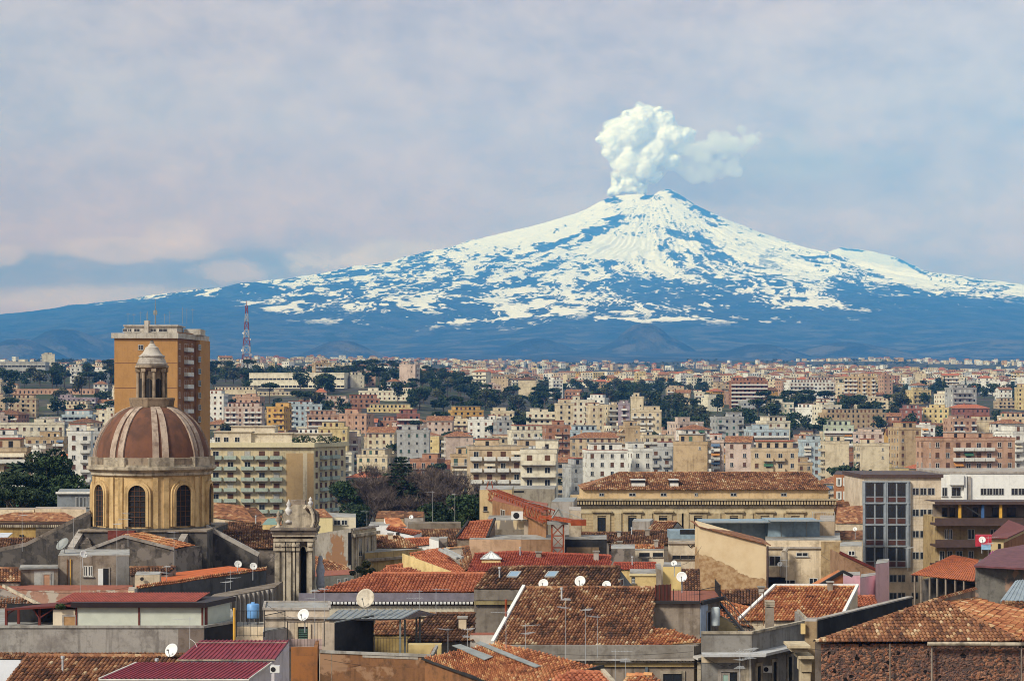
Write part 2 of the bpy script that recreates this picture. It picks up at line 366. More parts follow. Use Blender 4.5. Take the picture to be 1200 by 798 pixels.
# ---------------------------------------------------------------- smoke plume
def blob_mesh(balls, voxel, amp, sc, seed):
    v = []; f = []
    import bmesh
    bm = bmesh.new(); bmesh.ops.create_icosphere(bm, subdivisions=2, radius=1)
    bv = np.array([p.co[:] for p in bm.verts]); bf = np.array([[q.index for q in t.verts] for t in bm.faces]); bm.free()
    for i, (c, r) in enumerate(balls): v.append(bv * r + np.array(c)); f.append(bf + i * len(bv))
    o = npmesh('tmp', np.concatenate(v), np.concatenate(f), M_MTN, fn=3)
    md = o.modifiers.new('r', 'REMESH'); md.mode = 'VOXEL'; md.voxel_size = voxel
    s = o.modifiers.new('s', 'SMOOTH'); s.iterations = 2; s.factor = .5
    dg = bpy.context.evaluated_depsgraph_get(); me = bpy.data.meshes.new_from_object(o.evaluated_get(dg))
    n = len(me.vertices); co = np.empty(n * 3); me.vertices.foreach_get('co', co); co = co.reshape(-1, 3)
    no = np.empty(n * 3); me.vertex_normals.foreach_get('vector', no); no = no.reshape(-1, 3)
    def vn3(p, k): return (vnoise(p[:, 0] + p[:, 1] * .7, p[:, 2] - p[:, 1] * .4, seed + k) + vnoise(p[:, 0] * .6 - p[:, 2], p[:, 1] + p[:, 0] * .5, seed + 50 + k)) / 2
    d = 0; a = 1
    for i in range(4): d = d + a * (np.abs(2 * vn3(co / sc * 2 ** i, i) - 1) - .3); a *= .55
    co = co + no * (d * amp)[:, None]
    me.vertices.foreach_set('co', co.ravel().astype(np.float32)); me.materials.clear()
    me.polygons.foreach_set('use_smooth', [True] * len(me.polygons)); me.update()
    old = o.data; bpy.data.objects.remove(o); bpy.data.meshes.remove(old); return me
def vol_mat(name, col, dens):
    mt = bpy.data.materials.new(name); mt.use_nodes = True; n = mt.node_tree.nodes; n.remove(n['Principled BSDF'])
    p = n.new('ShaderNodeVolumePrincipled'); p.inputs['Color'].default_value = (*col, 1); p.inputs['Density'].default_value = dens
    mt.node_tree.links.new(p.outputs[0], n['Material Output'].inputs['Volume']); return mt, p
PD = 27900.0; mp = PD / F
def plume_pt(px, py, dy=0): q = V(px, py, PD); return (q.x, PD + dy, q.z)
balls = []
for (px, py, r) in ((716, 225, 6), (752, 222, 9), (738, 214, 16), (722, 223, 8), (732, 218, 11), (745, 222, 9), (726, 210, 12), (742, 208, 15), (736, 192, 19), (754, 198, 17), (766, 206, 11), (728, 176, 19), (718, 166, 16), (746, 174, 25), (768, 180, 22),
                    (742, 155, 25), (726, 152, 17), (762, 145, 21), (760, 133, 11), (780, 144, 13), (784, 162, 22), (797, 168, 16), (805, 158, 12), (709, 163, 10), (738, 138, 11), (771, 130, 7), (750, 131, 9), (714, 180, 9), (788, 188, 12)):
    balls.append((plume_pt(px, py, random.gauss(0, r * .4) * mp), r * .86 * mp))
    for j in range(7):
        v_ = Vector((random.gauss(0, 1), random.gauss(0, 1), random.gauss(0, 1))).normalized(); balls.append((plume_pt(px + v_.x * r * .72, py - v_.z * r * .72, v_.y * r * .72 * mp), r * mp * random.uniform(.22, .46)))
me = blob_mesh([(p, r * .93) for p, r in balls], 16, 46, 120, 5)
m = Mat('white_steam', 1, 0); m.col((.93, .91, 1.0)); m.b.inputs['Subsurface Weight'].default_value = .6
m.b.inputs['Subsurface Radius'].default_value = (60, 60, 60); m.b.inputs['Subsurface Scale'].default_value = 1.0
me.materials.append(m.mat)
o = bpy.data.objects.new('smoke_plume', me); COL.objects.link(o)
tag(o, 'billowing white smoke column rising from the snowy summit crater', 'smoke', kind='stuff')
me = blob_mesh([(p, r * 1.02 + 16) for p, r in balls], 22, 60, 150, 23)
mt, _ = vol_mat('steam_veil', (1, .985, .97), .009); me.materials.append(mt)
o = bpy.data.objects.new('smoke_veil', me); COL.objects.link(o); tag(o, 'thin white steam round the edges of the smoke column', 'smoke', kind='stuff')
balls = []
for i in range(90):
    t = random.random() ** .8; px = 792 + 96 * t; py = 180 - 15 * t + random.gauss(0, 5.5)
    balls.append((plume_pt(px, py, random.gauss(0, 12) * mp), random.uniform(4, 10) * (1 - .3 * t) * mp))
for i in range(60):
    t = random.random(); balls.append((plume_pt(785 + 80 * t, 188 + 20 * random.random(), 0), random.uniform(4, 9) * mp))
me = blob_mesh(balls, 26, 70, 230, 9)
mt, _ = vol_mat('drifting_steam', (1, .98, .96), .006); me.materials.append(mt)
o = bpy.data.objects.new('drifting_smoke', me); COL.objects.link(o)
tag(o, 'thin pale smoke drifting sideways off the white plume', 'smoke', kind='stuff')
# ---------------------------------------------------------------- haze (one closed box round everything, even density)
mb = MB(); mb.box(-11000, 15500, -900, 32500, -6, 4900)
mt, pv = vol_mat('haze_air', (.075, .345, .98), 6.1e-5); pv.inputs['Anisotropy'].default_value = -.3
pv.inputs['Absorption Color'].default_value = (.5, .7, 1, 1)
hz = mb.build('haze', mt); tag(hz, 'blue air haze over the plain and mountain', 'haze', kind='stuff'); hz.display_type = 'WIRE'
# ---------------------------------------------------------------- palette
PAL = {'cream': (.63, .53, .37), 'beige': (.54, .42, .28), 'white': (.74, .72, .66), 'pale pink': (.56, .44, .37), 'salmon': (.48, .30, .21),
       'ochre': (.56, .34, .11), 'yellow': (.62, .49, .25), 'grey': (.40, .40, .39), 'light blue': (.44, .52, .56), 'terracotta': (.37, .19, .12),
       'tan': (.48, .35, .21), 'red': (.30, .13, .10), 'ivory': (.70, .64, .50), 'purple grey': (.34, .28, .32), 'pale green': (.45, .50, .38)}
WALL = {k: plaster('render_' + k.replace(' ', '_'), c, .30 if k in ('white', 'ivory') else .38, scale=.5) for k, c in PAL.items()}
M_GLASS = Mat('window_glass', .12, .6).col((.020, .024, .030)).mat
M_DARK = plain('dark_opening', (.018, .017, .018), .9)
M_FRAME = plain('white_frame', (.62, .60, .55), .6)
M_BROWN = plain('brown_shutter', (.17, .075, .04), .7)
M_GREENS = plain('green_shutter', (.06, .12, .09), .7)
M_GREYS = plain('grey_shutter', (.36, .36, .35), .7)
M_CONC = plaster('bare_concrete', (.34, .32, .29), .5)
M_FLAT = plaster('flat_roof_felt', (.40, .33, .27), .6, scale=.4)
M_FLATG = plaster('grey_flat_roof', (.36, .35, .33), .6, scale=.4)
M_RED_EDGE = plain('red_tiled_edge', (.33, .09, .05), .8)
M_METAL = plain('galvanised_metal', (.42, .43, .44), .5, .5)
M_IRON = plain('black_iron', (.025, .022, .022), .6)
SHUT = {'brown': M_BROWN, 'green': M_GREENS, 'grey': M_GREYS, 'white': M_FRAME}
NUM = {1: 'one', 2: 'two', 3: 'three', 4: 'four', 5: 'five', 6: 'six', 7: 'seven', 8: 'eight', 9: 'nine', 10: 'ten', 11: 'eleven', 12: 'twelve', 13: 'thirteen', 14: 'fourteen', 15: 'fifteen', 16: 'sixteen', 17: 'seventeen'}
def link_obj(name, me, parent, loc=(0, 0, 0), rz=0):
    o = bpy.data.objects.new(name, me); COL.objects.link(o); o.parent = parent; o.location = loc; o.rotation_euler = (0, 0, rz); return o
def build_local(mb, name, mats, parent):
    o = mb.build(name, mats); o.parent = parent; return o
_cache = {}
def win_mesh(w, h, fill='glass', frame=M_FRAME, sill=True, surround=None):
    """one window facing -y, origin at the middle of its foot"""
    key = (round(w, 2), round(h, 2), fill, frame.name, sill, surround.name if surround else None)
    if key in _cache: return _cache[key]
    mb = MB(); t = .07
    mb.box(-w / 2, w / 2, -.03, .05, 0, h, 1)
    if fill == 'glass':
        for a, b in ((-w / 2, -w / 2 + t), (w / 2 - t, w / 2), (-t / 2, t / 2)): mb.box(a, b, -.055, 0, 0.001, h - .001, 0)
        mb.box(-w / 2 + t, w / 2 - t, -.053, 0, h - t, h - .002, 0); mb.box(-w / 2 + t, w / 2 - t, -.053, 0, 0.002, t, 0)
    else:
        for i in range(int(h / .16)): mb.box(-w / 2 + .03, w / 2 - .03, -.06, 0, .03 + i * .16, .03 + i * .16 + .10, 0)
    if sill: mb.box(-w / 2 - .12, w / 2 + .12, -.16, .03, -.09, -.002, 2)
    if surround:
        s = .22
        for a, b in ((-w / 2 - s, -w / 2 - .002), (w / 2 + .002, w / 2 + s)): mb.box(a, b, -.10, .03, 0, h, 2)
        mb.box(-w / 2 - s, w / 2 + s, -.102, .03, h + .002, h + s, 2)
    fm = frame if fill == 'glass' else SHUT[fill]
    o = mb.build('window', [fm, M_GLASS if fill == 'glass' else mul_mat(fm), surround or M_CONC]); me = o.data; bpy.data.objects.remove(o)
    _cache[key] = me; return me
def mul_mat(m): return M_DARK
def balcony_mesh(w, d, style, colm):
    key = ('bal', round(w, 2), round(d, 2), style, colm.name)
    if key in _cache: return _cache[key]
    mb = MB(); mb.box(-w / 2, w / 2, -d, 0, -.18, 0, 1)
    if style == 'solid':
        mb.box(-w / 2, w / 2, -d - .001, -d + .1, .002, .95, 0); mb.box(-w / 2, -w / 2 + .1, -d + .102, 0, .002, .95, 0); mb.box(w / 2 - .1, w / 2, -d + .102, 0, .002, .95, 0)
    else:
        n = max(3, int(w / .22))
        for i in range(n + 1): x = -w / 2 + w * i / n; mb.box(x - .02, x + .02, -d, -d + .04, 0, .95, 0)
        mb.box(-w / 2, w / 2, -d - .01, -d + .05, .951, 1.0, 0)
        for x in (-w / 2, w / 2 - .05): mb.box(x, x + .05, -d + .052, 0, .951, 1.0, 0); mb.box(x, x + .04, -d / 2, -d / 2 + .04, .002, .95, 0)
    o = mb.build('balcony', [colm, M_CONC]); me = o.data; bpy.data.objects.remove(o); _cache[key] = me; return me
AWN = [plain('green_awning', (.05, .12, .07), .8), plain('orange_awning', (.45, .2, .06), .8), plain('cream_awning', (.55, .48, .36), .8), plain('blue_awning', (.09, .14, .22), .8)]
def awning_mesh(w, m):
    key = ('awn', round(w, 2), m.name)
    if key in _cache: return _cache[key]
    mb = MB(); mb.add([(-w / 2, 0, 0), (w / 2, 0, 0), (w / 2, -1.0, -.75), (-w / 2, -1.0, -.75), (w / 2, -1.0, -1.0), (-w / 2, -1.0, -1.0)], [(0, 3, 2, 1), (3, 5, 4, 2)])
    o = mb.build('awning', m); me = o.data; bpy.data.objects.remove(o); _cache[key] = me; return me
BUILT = []          # generated buildings, labelled at the end
OCC = []            # footprints: (x, y, radius)
SEEN = []           # hand-placed silhouettes that must stay visible: px0, px1, lowest visible row, Y
def building(px0, px1, ytop, Y, color, depth=13, style='balcony', roof='flat', yaw=0, lod=None, shutter='brown', bal='solid', balcol=None, nfl=None,
             blank_side=True, kind='apartment_building', extra=None, yb=None, hut=True, band=None):
    """a block whose front runs from px0 to px1 at distance Y with its eaves on row ytop"""
    x0 = (px0 - 600) / F * Y; x1 = (px1 - 600) / F * Y; wd = x1 - x0; zt = Zat(ytop, Y); cx = (x0 + x1) / 2
    zg = gz(cx, Y + depth / 2) - .5; h = zt - zg
    nf = nfl or max(1, int(round(h / 3.15))); fh = h / nf
    if lod is None: lod = 1 if Y < 1000 else 3
    rz = math.radians(yaw); wall = WALL[color]; roofm = {'flat': M_FLAT if random.random() < .6 else M_FLATG}.get(roof, MATS['far_' + random.choice(['old', 'old', 'dark', 'orange'])])
    mats = [wall, roofm, M_DARK, balcol or (M_FRAME if random.random() < .5 else WALL[color]), SHUT[shutter], M_CONC, M_RED_EDGE, M_METAL]
    body = MB(); rf = MB(); det = MB(); attic = roof == 'flat' and hut and wd > 9 and random.random() < .4
    w2 = wd / 2
    body.box(-w2, w2, 0, depth, 0, h)
    if roof == 'flat':
        p = .14
        edge = 6 if band == 'red' else 5
        for a in ((-w2 - p, w2 + p, -p, .25), (-w2 - p, w2 + p, depth - .25, depth + p), (-w2 - p, -w2 + .25, .252, depth - .252), (w2 - .25, w2 + p, .252, depth - .252)):
            rf.box(*a, h - .22, h + .75, 0)
            rf.box(a[0] - .05, a[1] + .05, a[2] - .05, a[3] + .05, h + .752, h + .86, edge)
        rf.box(-w2 + .25, w2 - .25, .25, depth - .25, h + .003, h + .05, 1)
        if attic:
            i_ = 1.6; rf.box(-w2 + i_, w2 - i_, i_, depth - i_, h + .052, h + 2.9, 0); rf.box(-w2 + i_ - .3, w2 - i_ + .3, i_ - .3, depth - i_ + .3, h + 2.902, h + 3.12, random.choice([5, 6, 5]))
            for q in range(int((wd - 3.4) / 2.6)): u = -w2 + i_ + 1.3 + q * 2.6; rf.box(u - .55, u + .55, i_ - .03, i_, h + .5, h + 2.4, random.choice([2, 2, 4]))
        elif hut:
            for _ in range(1 if wd < 14 else 2):
                a = random.uniform(-w2 + 2.2, w2 - 2.2) if wd > 6 else 0; hw = random.uniform(1.5, min(4.2, wd / 3 + .6)); hh = random.uniform(2.0, 3.0); y0 = random.uniform(2.5, depth * .4)
                rf.box(a - hw, a + hw, y0, y0 + 4, h + .052, h + hh, 0); rf.box(a - hw - .2, a + hw + .2, y0 - .2, y0 + 4.2, h + hh + .002, h + hh + .2, random.choice([5, 6, 5]))
                rf.box(a - .45, a + .45, y0 - .03, y0, h + .06, h + min(hh - .2, 2.0), 2)
            for _ in range(random.randint(1, 3)):
                a = random.uniform(-w2 + 1, w2 - 1); y0 = random.uniform(1, depth - 2); rf.tube((a, y0, h + .05), (a, y0, h + random.uniform(1.2, 1.8)), .55, n=8, m=random.choice([7, 3, 5]))
    else:
        o = .45; rh = depth / 2 * .36
        if roof == 'gable':
            rf.add([(-w2 - o, -o, h - .1), (w2 + o, -o, h - .1), (w2 + o, depth / 2, h + rh), (-w2 - o, depth / 2, h + rh), (-w2 - o, depth + o, h - .1), (w2 + o, depth + o, h - .1)], [(0, 1, 2, 3), (3, 2, 5, 4)], 1)
            body.add([(-w2, 0, h), (-w2, depth, h), (-w2, depth / 2, h + rh - .15)], [(0, 2, 1)]); body.add([(w2, 0, h), (w2, depth, h), (w2, depth / 2, h + rh - .15)], [(0, 1, 2)])
        else:
            k = min(depth / 2, w2 * .8)
            rf.add([(-w2 - o, -o, h - .1), (w2 + o, -o, h - .1), (w2 + o, depth + o, h - .1), (-w2 - o, depth + o, h - .1), (-w2 + k, depth / 2, h + rh), (w2 - k, depth / 2, h + rh)],
                   [(0, 1, 5, 4), (1, 2, 5), (2, 3, 4, 5), (3, 0, 4)], 1)
        rf.box(-w2 - o - .05, w2 + o + .05, -o - .06, -o + .06, h - .22, h - .08, 5)
        a = random.uniform(-w2 * .6, w2 * .6); rf.box(a - .4, a + .4, depth * .6, depth * .6 + .8, h, h + rh + .9, 0)
    loc = (cx, Y, zg)
    if lod < 3:
        root = thing(kind, None, None, loc); root.rotation_euler = (0, 0, rz)
        build_local(body, 'wall', wall, root); build_local(rf, 'roof', mats, root)
    # openings
    def put(kindo, face, u, z, ww, hh, **kw):
        if face == 0: p = (u, 0, z); r = 0
        elif face == 1: p = (w2, u, z); r = math.pi / 2
        else: p = (-w2, depth - u, z); r = -math.pi / 2
        if kindo == 'balcony' and lod == 1 and random.random() < .16: link_obj('awning', awning_mesh(ww * .95, random.choice(AWN)), root, (p[0], p[1], p[2] + 2.45), r)
        if lod == 1:
            me = win_mesh(ww, hh, kw.get('fill', 'glass')) if kindo == 'window' else balcony_mesh(ww, hh, kw['bal'], kw['colm'])
            link_obj(kindo, me, root, p, r)
        else:
            c, s = math.cos(r), math.sin(r)
            def B(a, b, o0, o1, z0, z1, m):      # along, outward, up
                q = [(a, -o1), (b, -o1), (b, -o0), (a, -o0)]
                det.prism([(p[0] + x * c - y * s, p[1] + x * s + y * c) for x, y in q], z0, z1, m)
            if kindo == 'window': B(-ww / 2, ww / 2, -.02, .04, z, z + hh, 4 if kw.get('fill') not in ('glass', None) else 2)
            else:
                B(-ww / 2, ww / 2, -.01, hh, z - .16, z, 5); B(-ww / 2, ww / 2, hh - .1, hh + .001, z + .002, z + .9, 3)
                if lod == 2: B(-ww / 2, -ww / 2 + .12, 0, hh - .102, z + .002, z + .9, 3); B(ww / 2 - .12, ww / 2, 0, hh - .102, z + .002, z + .9, 3)
    def facade(face, length, st):
        nc = max(1, int(length / 3.1)); bay = length / nc
        pat = [random.random() < .6 for _ in range(nc)]
        for fl in range(nf):
            z = fl * fh
            if zg + z + fh < gz(cx, Y) - 1: continue
            if st == 'band': put('balcony', face, 0 if face == 0 else length / 2, z, length * .96, 1.3, bal=bal, colm=mats[3])
            for c in range(nc):
                u = -length / 2 + (c + .5) * bay if face == 0 else (c + .5) * bay
                fill = random.choices(['glass', shutter], [.62, .38])[0]
                if st in ('balcony', 'band') and (pat[c] or st == 'band'):
                    put('window', face, u, z + .08, 1.35, 2.25, fill=fill)
                    if st == 'balcony': put('balcony', face, u, z, min(bay * .92, 3.0), 1.1, bal=bal, colm=mats[3])
                elif st == 'strip': put('window', face, u, z + 1.0, bay * .86, 1.4)
                elif st == 'few':
                    if (c * 7 + fl * 3) % 3 == 0 or pat[c]: put('window', face, u, z + 1.0, 1.0, 1.4, fill=fill)
                else: put('window', face, u, z + .95, 1.15, 1.5, fill=fill)
    if style != 'blank': facade(0, wd, style)
    else:
        for fl in range(nf):
            if random.random() < .7: put('window', 0, w2 * .55, fl * fh + 1.1, .7, 1.0, fill='glass')
    side = 1 if cx * math.cos(rz) + Y * math.sin(rz) < 0 else -1
    vis = (1, 'R') if (-cx * math.cos(rz) - Y * math.sin(rz)) > 0 else (2, 'L')
    ang = abs(math.degrees(math.atan2(cx, Y)) - (-yaw))
    if (style == 'blank' or not blank_side or ang > 6): facade(vis[0], depth, 'balcony' if style == 'blank' else ('few' if blank_side else 'window'))
    if lod == 2:
        pass
    elif lod == 3:
        al = MB(); al.add(body.v, body.f, 0)
        for q in (rf, det):
            for mm in range(len(mats)):
                fs = [f for f, k in zip(q.f, q.m) if k == mm]
                if fs:
                    used = sorted({i for f in fs for i in f}); mp_ = {i: j for j, i in enumerate(used)}
                    al.add([q.v[i] for i in used], [tuple(mp_[i] for i in f) for f in fs], mm)
        root = al.build(kind, mats); root.location = loc; root.rotation_euler = (0, 0, rz)
    BUILT.append(dict(o=root, color=color, nf=nf, style=style, roof=roof, px=(px0 + px1) / 2, Y=Y, w=wd, kind=kind, shutter=shutter, band=band, py=ytop, bal=bal))
    OCC.append((cx, Y + depth / 2, max(wd, depth) / 2 + 1))
    if yb: SEEN.append((px0 - 2, px1 + 2, yb, Y, ytop))
    return root
# ---------------------------------------------------------------- trees
def leaf_cloud(blobs, n, size, flat=.5):
    """leaf-sized quads scattered through lumpy volumes; returns verts, faces, a random value per leaf"""
    P = []; R = []
    tot = sum(b[3] ** 2 for b in blobs)
    for (x, y, z, r, zs) in blobs:
        k = max(6, int(n * r * r / tot)); d = rng.normal(size=(k, 3)); d /= np.linalg.norm(d, axis=1)[:, None]
        rad = r * rng.uniform(.55, 1.06, k) ** .6; P.append(np.array([x, y, z]) + d * rad[:, None] * np.array([1, 1, zs])); R.append(np.full(k, rng.uniform(0, .5)))
    P = np.concatenate(P); R = np.concatenate(R) + rng.uniform(0, .5, len(P)); k = len(P)
    a = rng.normal(size=(k, 3)); a /= np.linalg.norm(a, axis=1)[:, None]; b = rng.normal(size=(k, 3)); b[:, 2] *= flat
    b -= (b * a).sum(1)[:, None] * a; b /= np.linalg.norm(b, axis=1)[:, None] + 1e-9; s = (size * rng.uniform(.6, 1.3, k))[:, None]
    v = np.stack([P - a * s, P - b * s * .6, P + a * s, P + b * s * .6], 1).reshape(-1, 3); f = np.arange(k * 4).reshape(-1, 4)
    return v, f, np.repeat(R, 4)
def leaf_mat(name, c0, c1, c2):
    m = Mat(name, .8, .2); m.col(m.ramp(m.math('ADD', m.math('MULTIPLY', m.attr('rnd'), .85), m.math('MULTIPLY', m.noise(.2, 3), .15)), [(0, c0), (.5, c1), (1, c2)])); return m.mat
LEAF = {'dark': leaf_mat('dark_foliage', (.010, .020, .010), (.026, .044, .018), (.075, .10, .04)),
        'mid': leaf_mat('green_foliage', (.018, .035, .014), (.04, .068, .024), (.085, .115, .04)),
        'olive': leaf_mat('olive_foliage', (.03, .035, .018), (.07, .075, .035), (.13, .12, .06)),
        'bare': leaf_mat('bare_twigs', (.05, .035, .03), (.11, .08, .065), (.19, .145, .12))}
M_BARK = plain('bark', (.09, .065, .045), .95)
def tree_meshes(kind, seed, scale=1.0, n=500, size=.55, leaf='dark'):
    """crown and trunk meshes, origin at the foot, about 9 m tall at scale 1"""
    random.seed(seed); tr = MB(); bl = []
    if kind == 'round':
        H = random.uniform(7, 10); tr.tube((0, 0, -1), (.1, 0, H * .45), .28, .2, 7)
        for i in range(random.randint(9, 13)):
            a = random.uniform(0, 6.28); d = random.uniform(.5, 2.9); z = H * random.uniform(.45, .95) - d * .3; x, y = d * math.cos(a), d * math.sin(a)
            tr.tube((.1, 0, H * .4), (x, y, z), .13, .04, 5); bl.append((x, y, z, random.uniform(1.1, 2.1), .75))
    elif kind == 'umbrella':
        H = random.uniform(8.5, 11); tr.tube((0, 0, -1), (.2, 0, H * .75), .3, .2, 7)
        for i in range(13):
            a = random.uniform(0, 6.28); d = random.uniform(.2, 4.0); x, y = d * math.cos(a), d * math.sin(a); z = H - .05 * d * d
            tr.tube((.2, 0, H * .65), (x, y, z - .5), .12, .04, 5); bl.append((x, y, z, random.uniform(1.2, 1.9), .5))
    elif kind == 'cypress':
        H = random.uniform(10, 13); tr.tube((0, 0, -1), (0, 0, H * .8), .25, .06, 6)
        for i in range(12): t = i / 11; bl.append((random.gauss(0, .12), random.gauss(0, .12), 1.2 + t * (H - 1.6), 1.15 * (1 - t) ** .6 * (.35 + .65 * min(1, t * 5)) + .22, 1.3))
    elif kind == 'conifer':
        H = 22.; tr.tube((0, 0, -1), (0, 0, H * .96), .5, .08, 8)
        for i in range(17):
            t = i / 16; z = 3.0 + t * (H - 4); R = 4.4 * (1 - t) ** .75 + .9
            R *= 1 + .2 * math.sin(i * 2.4)
            for k in range(max(3, int(R * 2.2))):
                a = k * 6.28 / max(3, int(R * 2.2)) + i; d = R * random.uniform(.45, .95); x, y = d * math.cos(a), d * math.sin(a)
                tr.tube((0, 0, z - .2), (x, y, z - .25 * d * .3), .08, .03, 4); bl.append((x, y, z - .08 * d, .85, .45))
    elif kind == 'palm':
        H = random.uniform(7, 8.5); tr.tube((0, 0, -1), (.2, 0, H), .32, .24, 8)
    v, f, r = leaf_cloud(bl, n, size) if bl else (np.zeros((0, 3)), np.zeros((0, 4), int), np.zeros(0))
    if kind == 'palm':
        vs = []; rs = []
        for k in range(46):
            a = random.uniform(0, 6.28); up = random.uniform(-.5, 1.1); Lf = random.uniform(2.6, 3.6); p = Vector((.2, 0, H)); d = Vector((math.cos(a), math.sin(a), up)).normalized(); q = random.random()
            for j in range(9):
                s = Vector((-math.sin(a), math.cos(a), 0)); d2 = (d + Vector((0, 0, -.13 * j * .55))).normalized(); e = p + d2 * Lf / 9; wv = .42 * math.sin(math.pi * (j + 1) / 10.5) + .05
                for sg in (1, -1): vs += [p, p + s * sg * wv + Vector((0, 0, -.22)), e + s * sg * wv + Vector((0, 0, -.22)), e]; rs += [q] * 4
                p = e
        v = np.array([x[:] for x in vs]); f = np.arange(len(vs)).reshape(-1, 4); r = np.array(rs)
    if kind == 'bare':
        H = random.uniform(9, 12); segs = []
        def grow(p, d, ln, rad, lev):
            q = p + d * ln; tr.tube(p, q, rad, rad * .65, 5 if lev < 2 else 3)
            if lev == 4: return
            for _ in range(3 if lev < 3 else 4):
                nd = (d + Vector((random.gauss(0, .5), random.gauss(0, .5), random.uniform(-.1, .55)))).normalized(); grow(q, nd, ln * random.uniform(.6, .8), rad * .62, lev + 1)
        grow(Vector((0, 0, -1)), Vector((0, 0, 1)), H * .34, .22, 0)
        tips = np.array(tr.v)[np.array(tr.v)[:, 2] > H * .4]; k = n; c = tips[rng.integers(0, len(tips), k)]; d = rng.normal(size=(k, 3)); d[:, 2] = np.abs(d[:, 2]) + .3
        d /= np.linalg.norm(d, axis=1)[:, None]; e = c + d * rng.uniform(.5, 1.5, k)[:, None]; sd_ = np.cross(d, rng.normal(size=(k, 3))); sd_ = sd_ / np.linalg.norm(sd_, axis=1)[:, None] * .028
        v = np.stack([c - sd_, c + sd_, e + sd_ * .4, e - sd_ * .4], 1).reshape(-1, 3); f = np.arange(k * 4).reshape(-1, 4); r = np.repeat(rng.uniform(0, 1, k), 4)
    o = npmesh('crown', v, f, LEAF[leaf], {'rnd': r}); cm = o.data; bpy.data.objects.remove(o)
    o = tr.build('trunk', LEAF['bare'] if kind == 'bare' else M_BARK); tm = o.data; bpy.data.objects.remove(o)
    return cm, tm
TREES = []
def plant(lib, name, X, Y, s, label=None, cat='tree', group=None, z=None, rz=None, desc=None, sz=None):
    cm, tm = lib; root = thing(name, label, cat if label else None, (X, Y, gz(X, Y) - .2 if z is None else z), group)
    root.rotation_euler = (0, 0, random.uniform(0, 6.28) if rz is None else rz); root.scale = (s, s, sz or s)
    link_obj('crown', cm, root); link_obj('trunk', tm, root)
    if not label: TREES.append(dict(o=root, px=600 + F * X / Y, Y=Y, desc=desc, name=name))
    return root
ROUND = [tree_meshes('round', 100 + i, n=520, size=.62, leaf=('dark', 'dark', 'mid', 'olive')[i % 4]) for i in range(8)]
UMB = [tree_meshes('umbrella', 200 + i, n=620, size=.6, leaf='dark') for i in range(4)]
CYP = [tree_meshes('cypress', 300 + i, n=420, size=.4, leaf='dark') for i in range(3)]
BARE = [tree_meshes('bare', 400 + i, n=1500, leaf='bare') for i in range(4)]
TNAME = ['evergreen_tree', 'evergreen_tree', 'broadleaf_tree', 'olive_tree']
RDESC = ['dark bushy', 'dense dark', 'mid green rounded', 'olive green loose', 'dark lumpy', 'dense dark', 'mid green rounded', 'olive green loose']
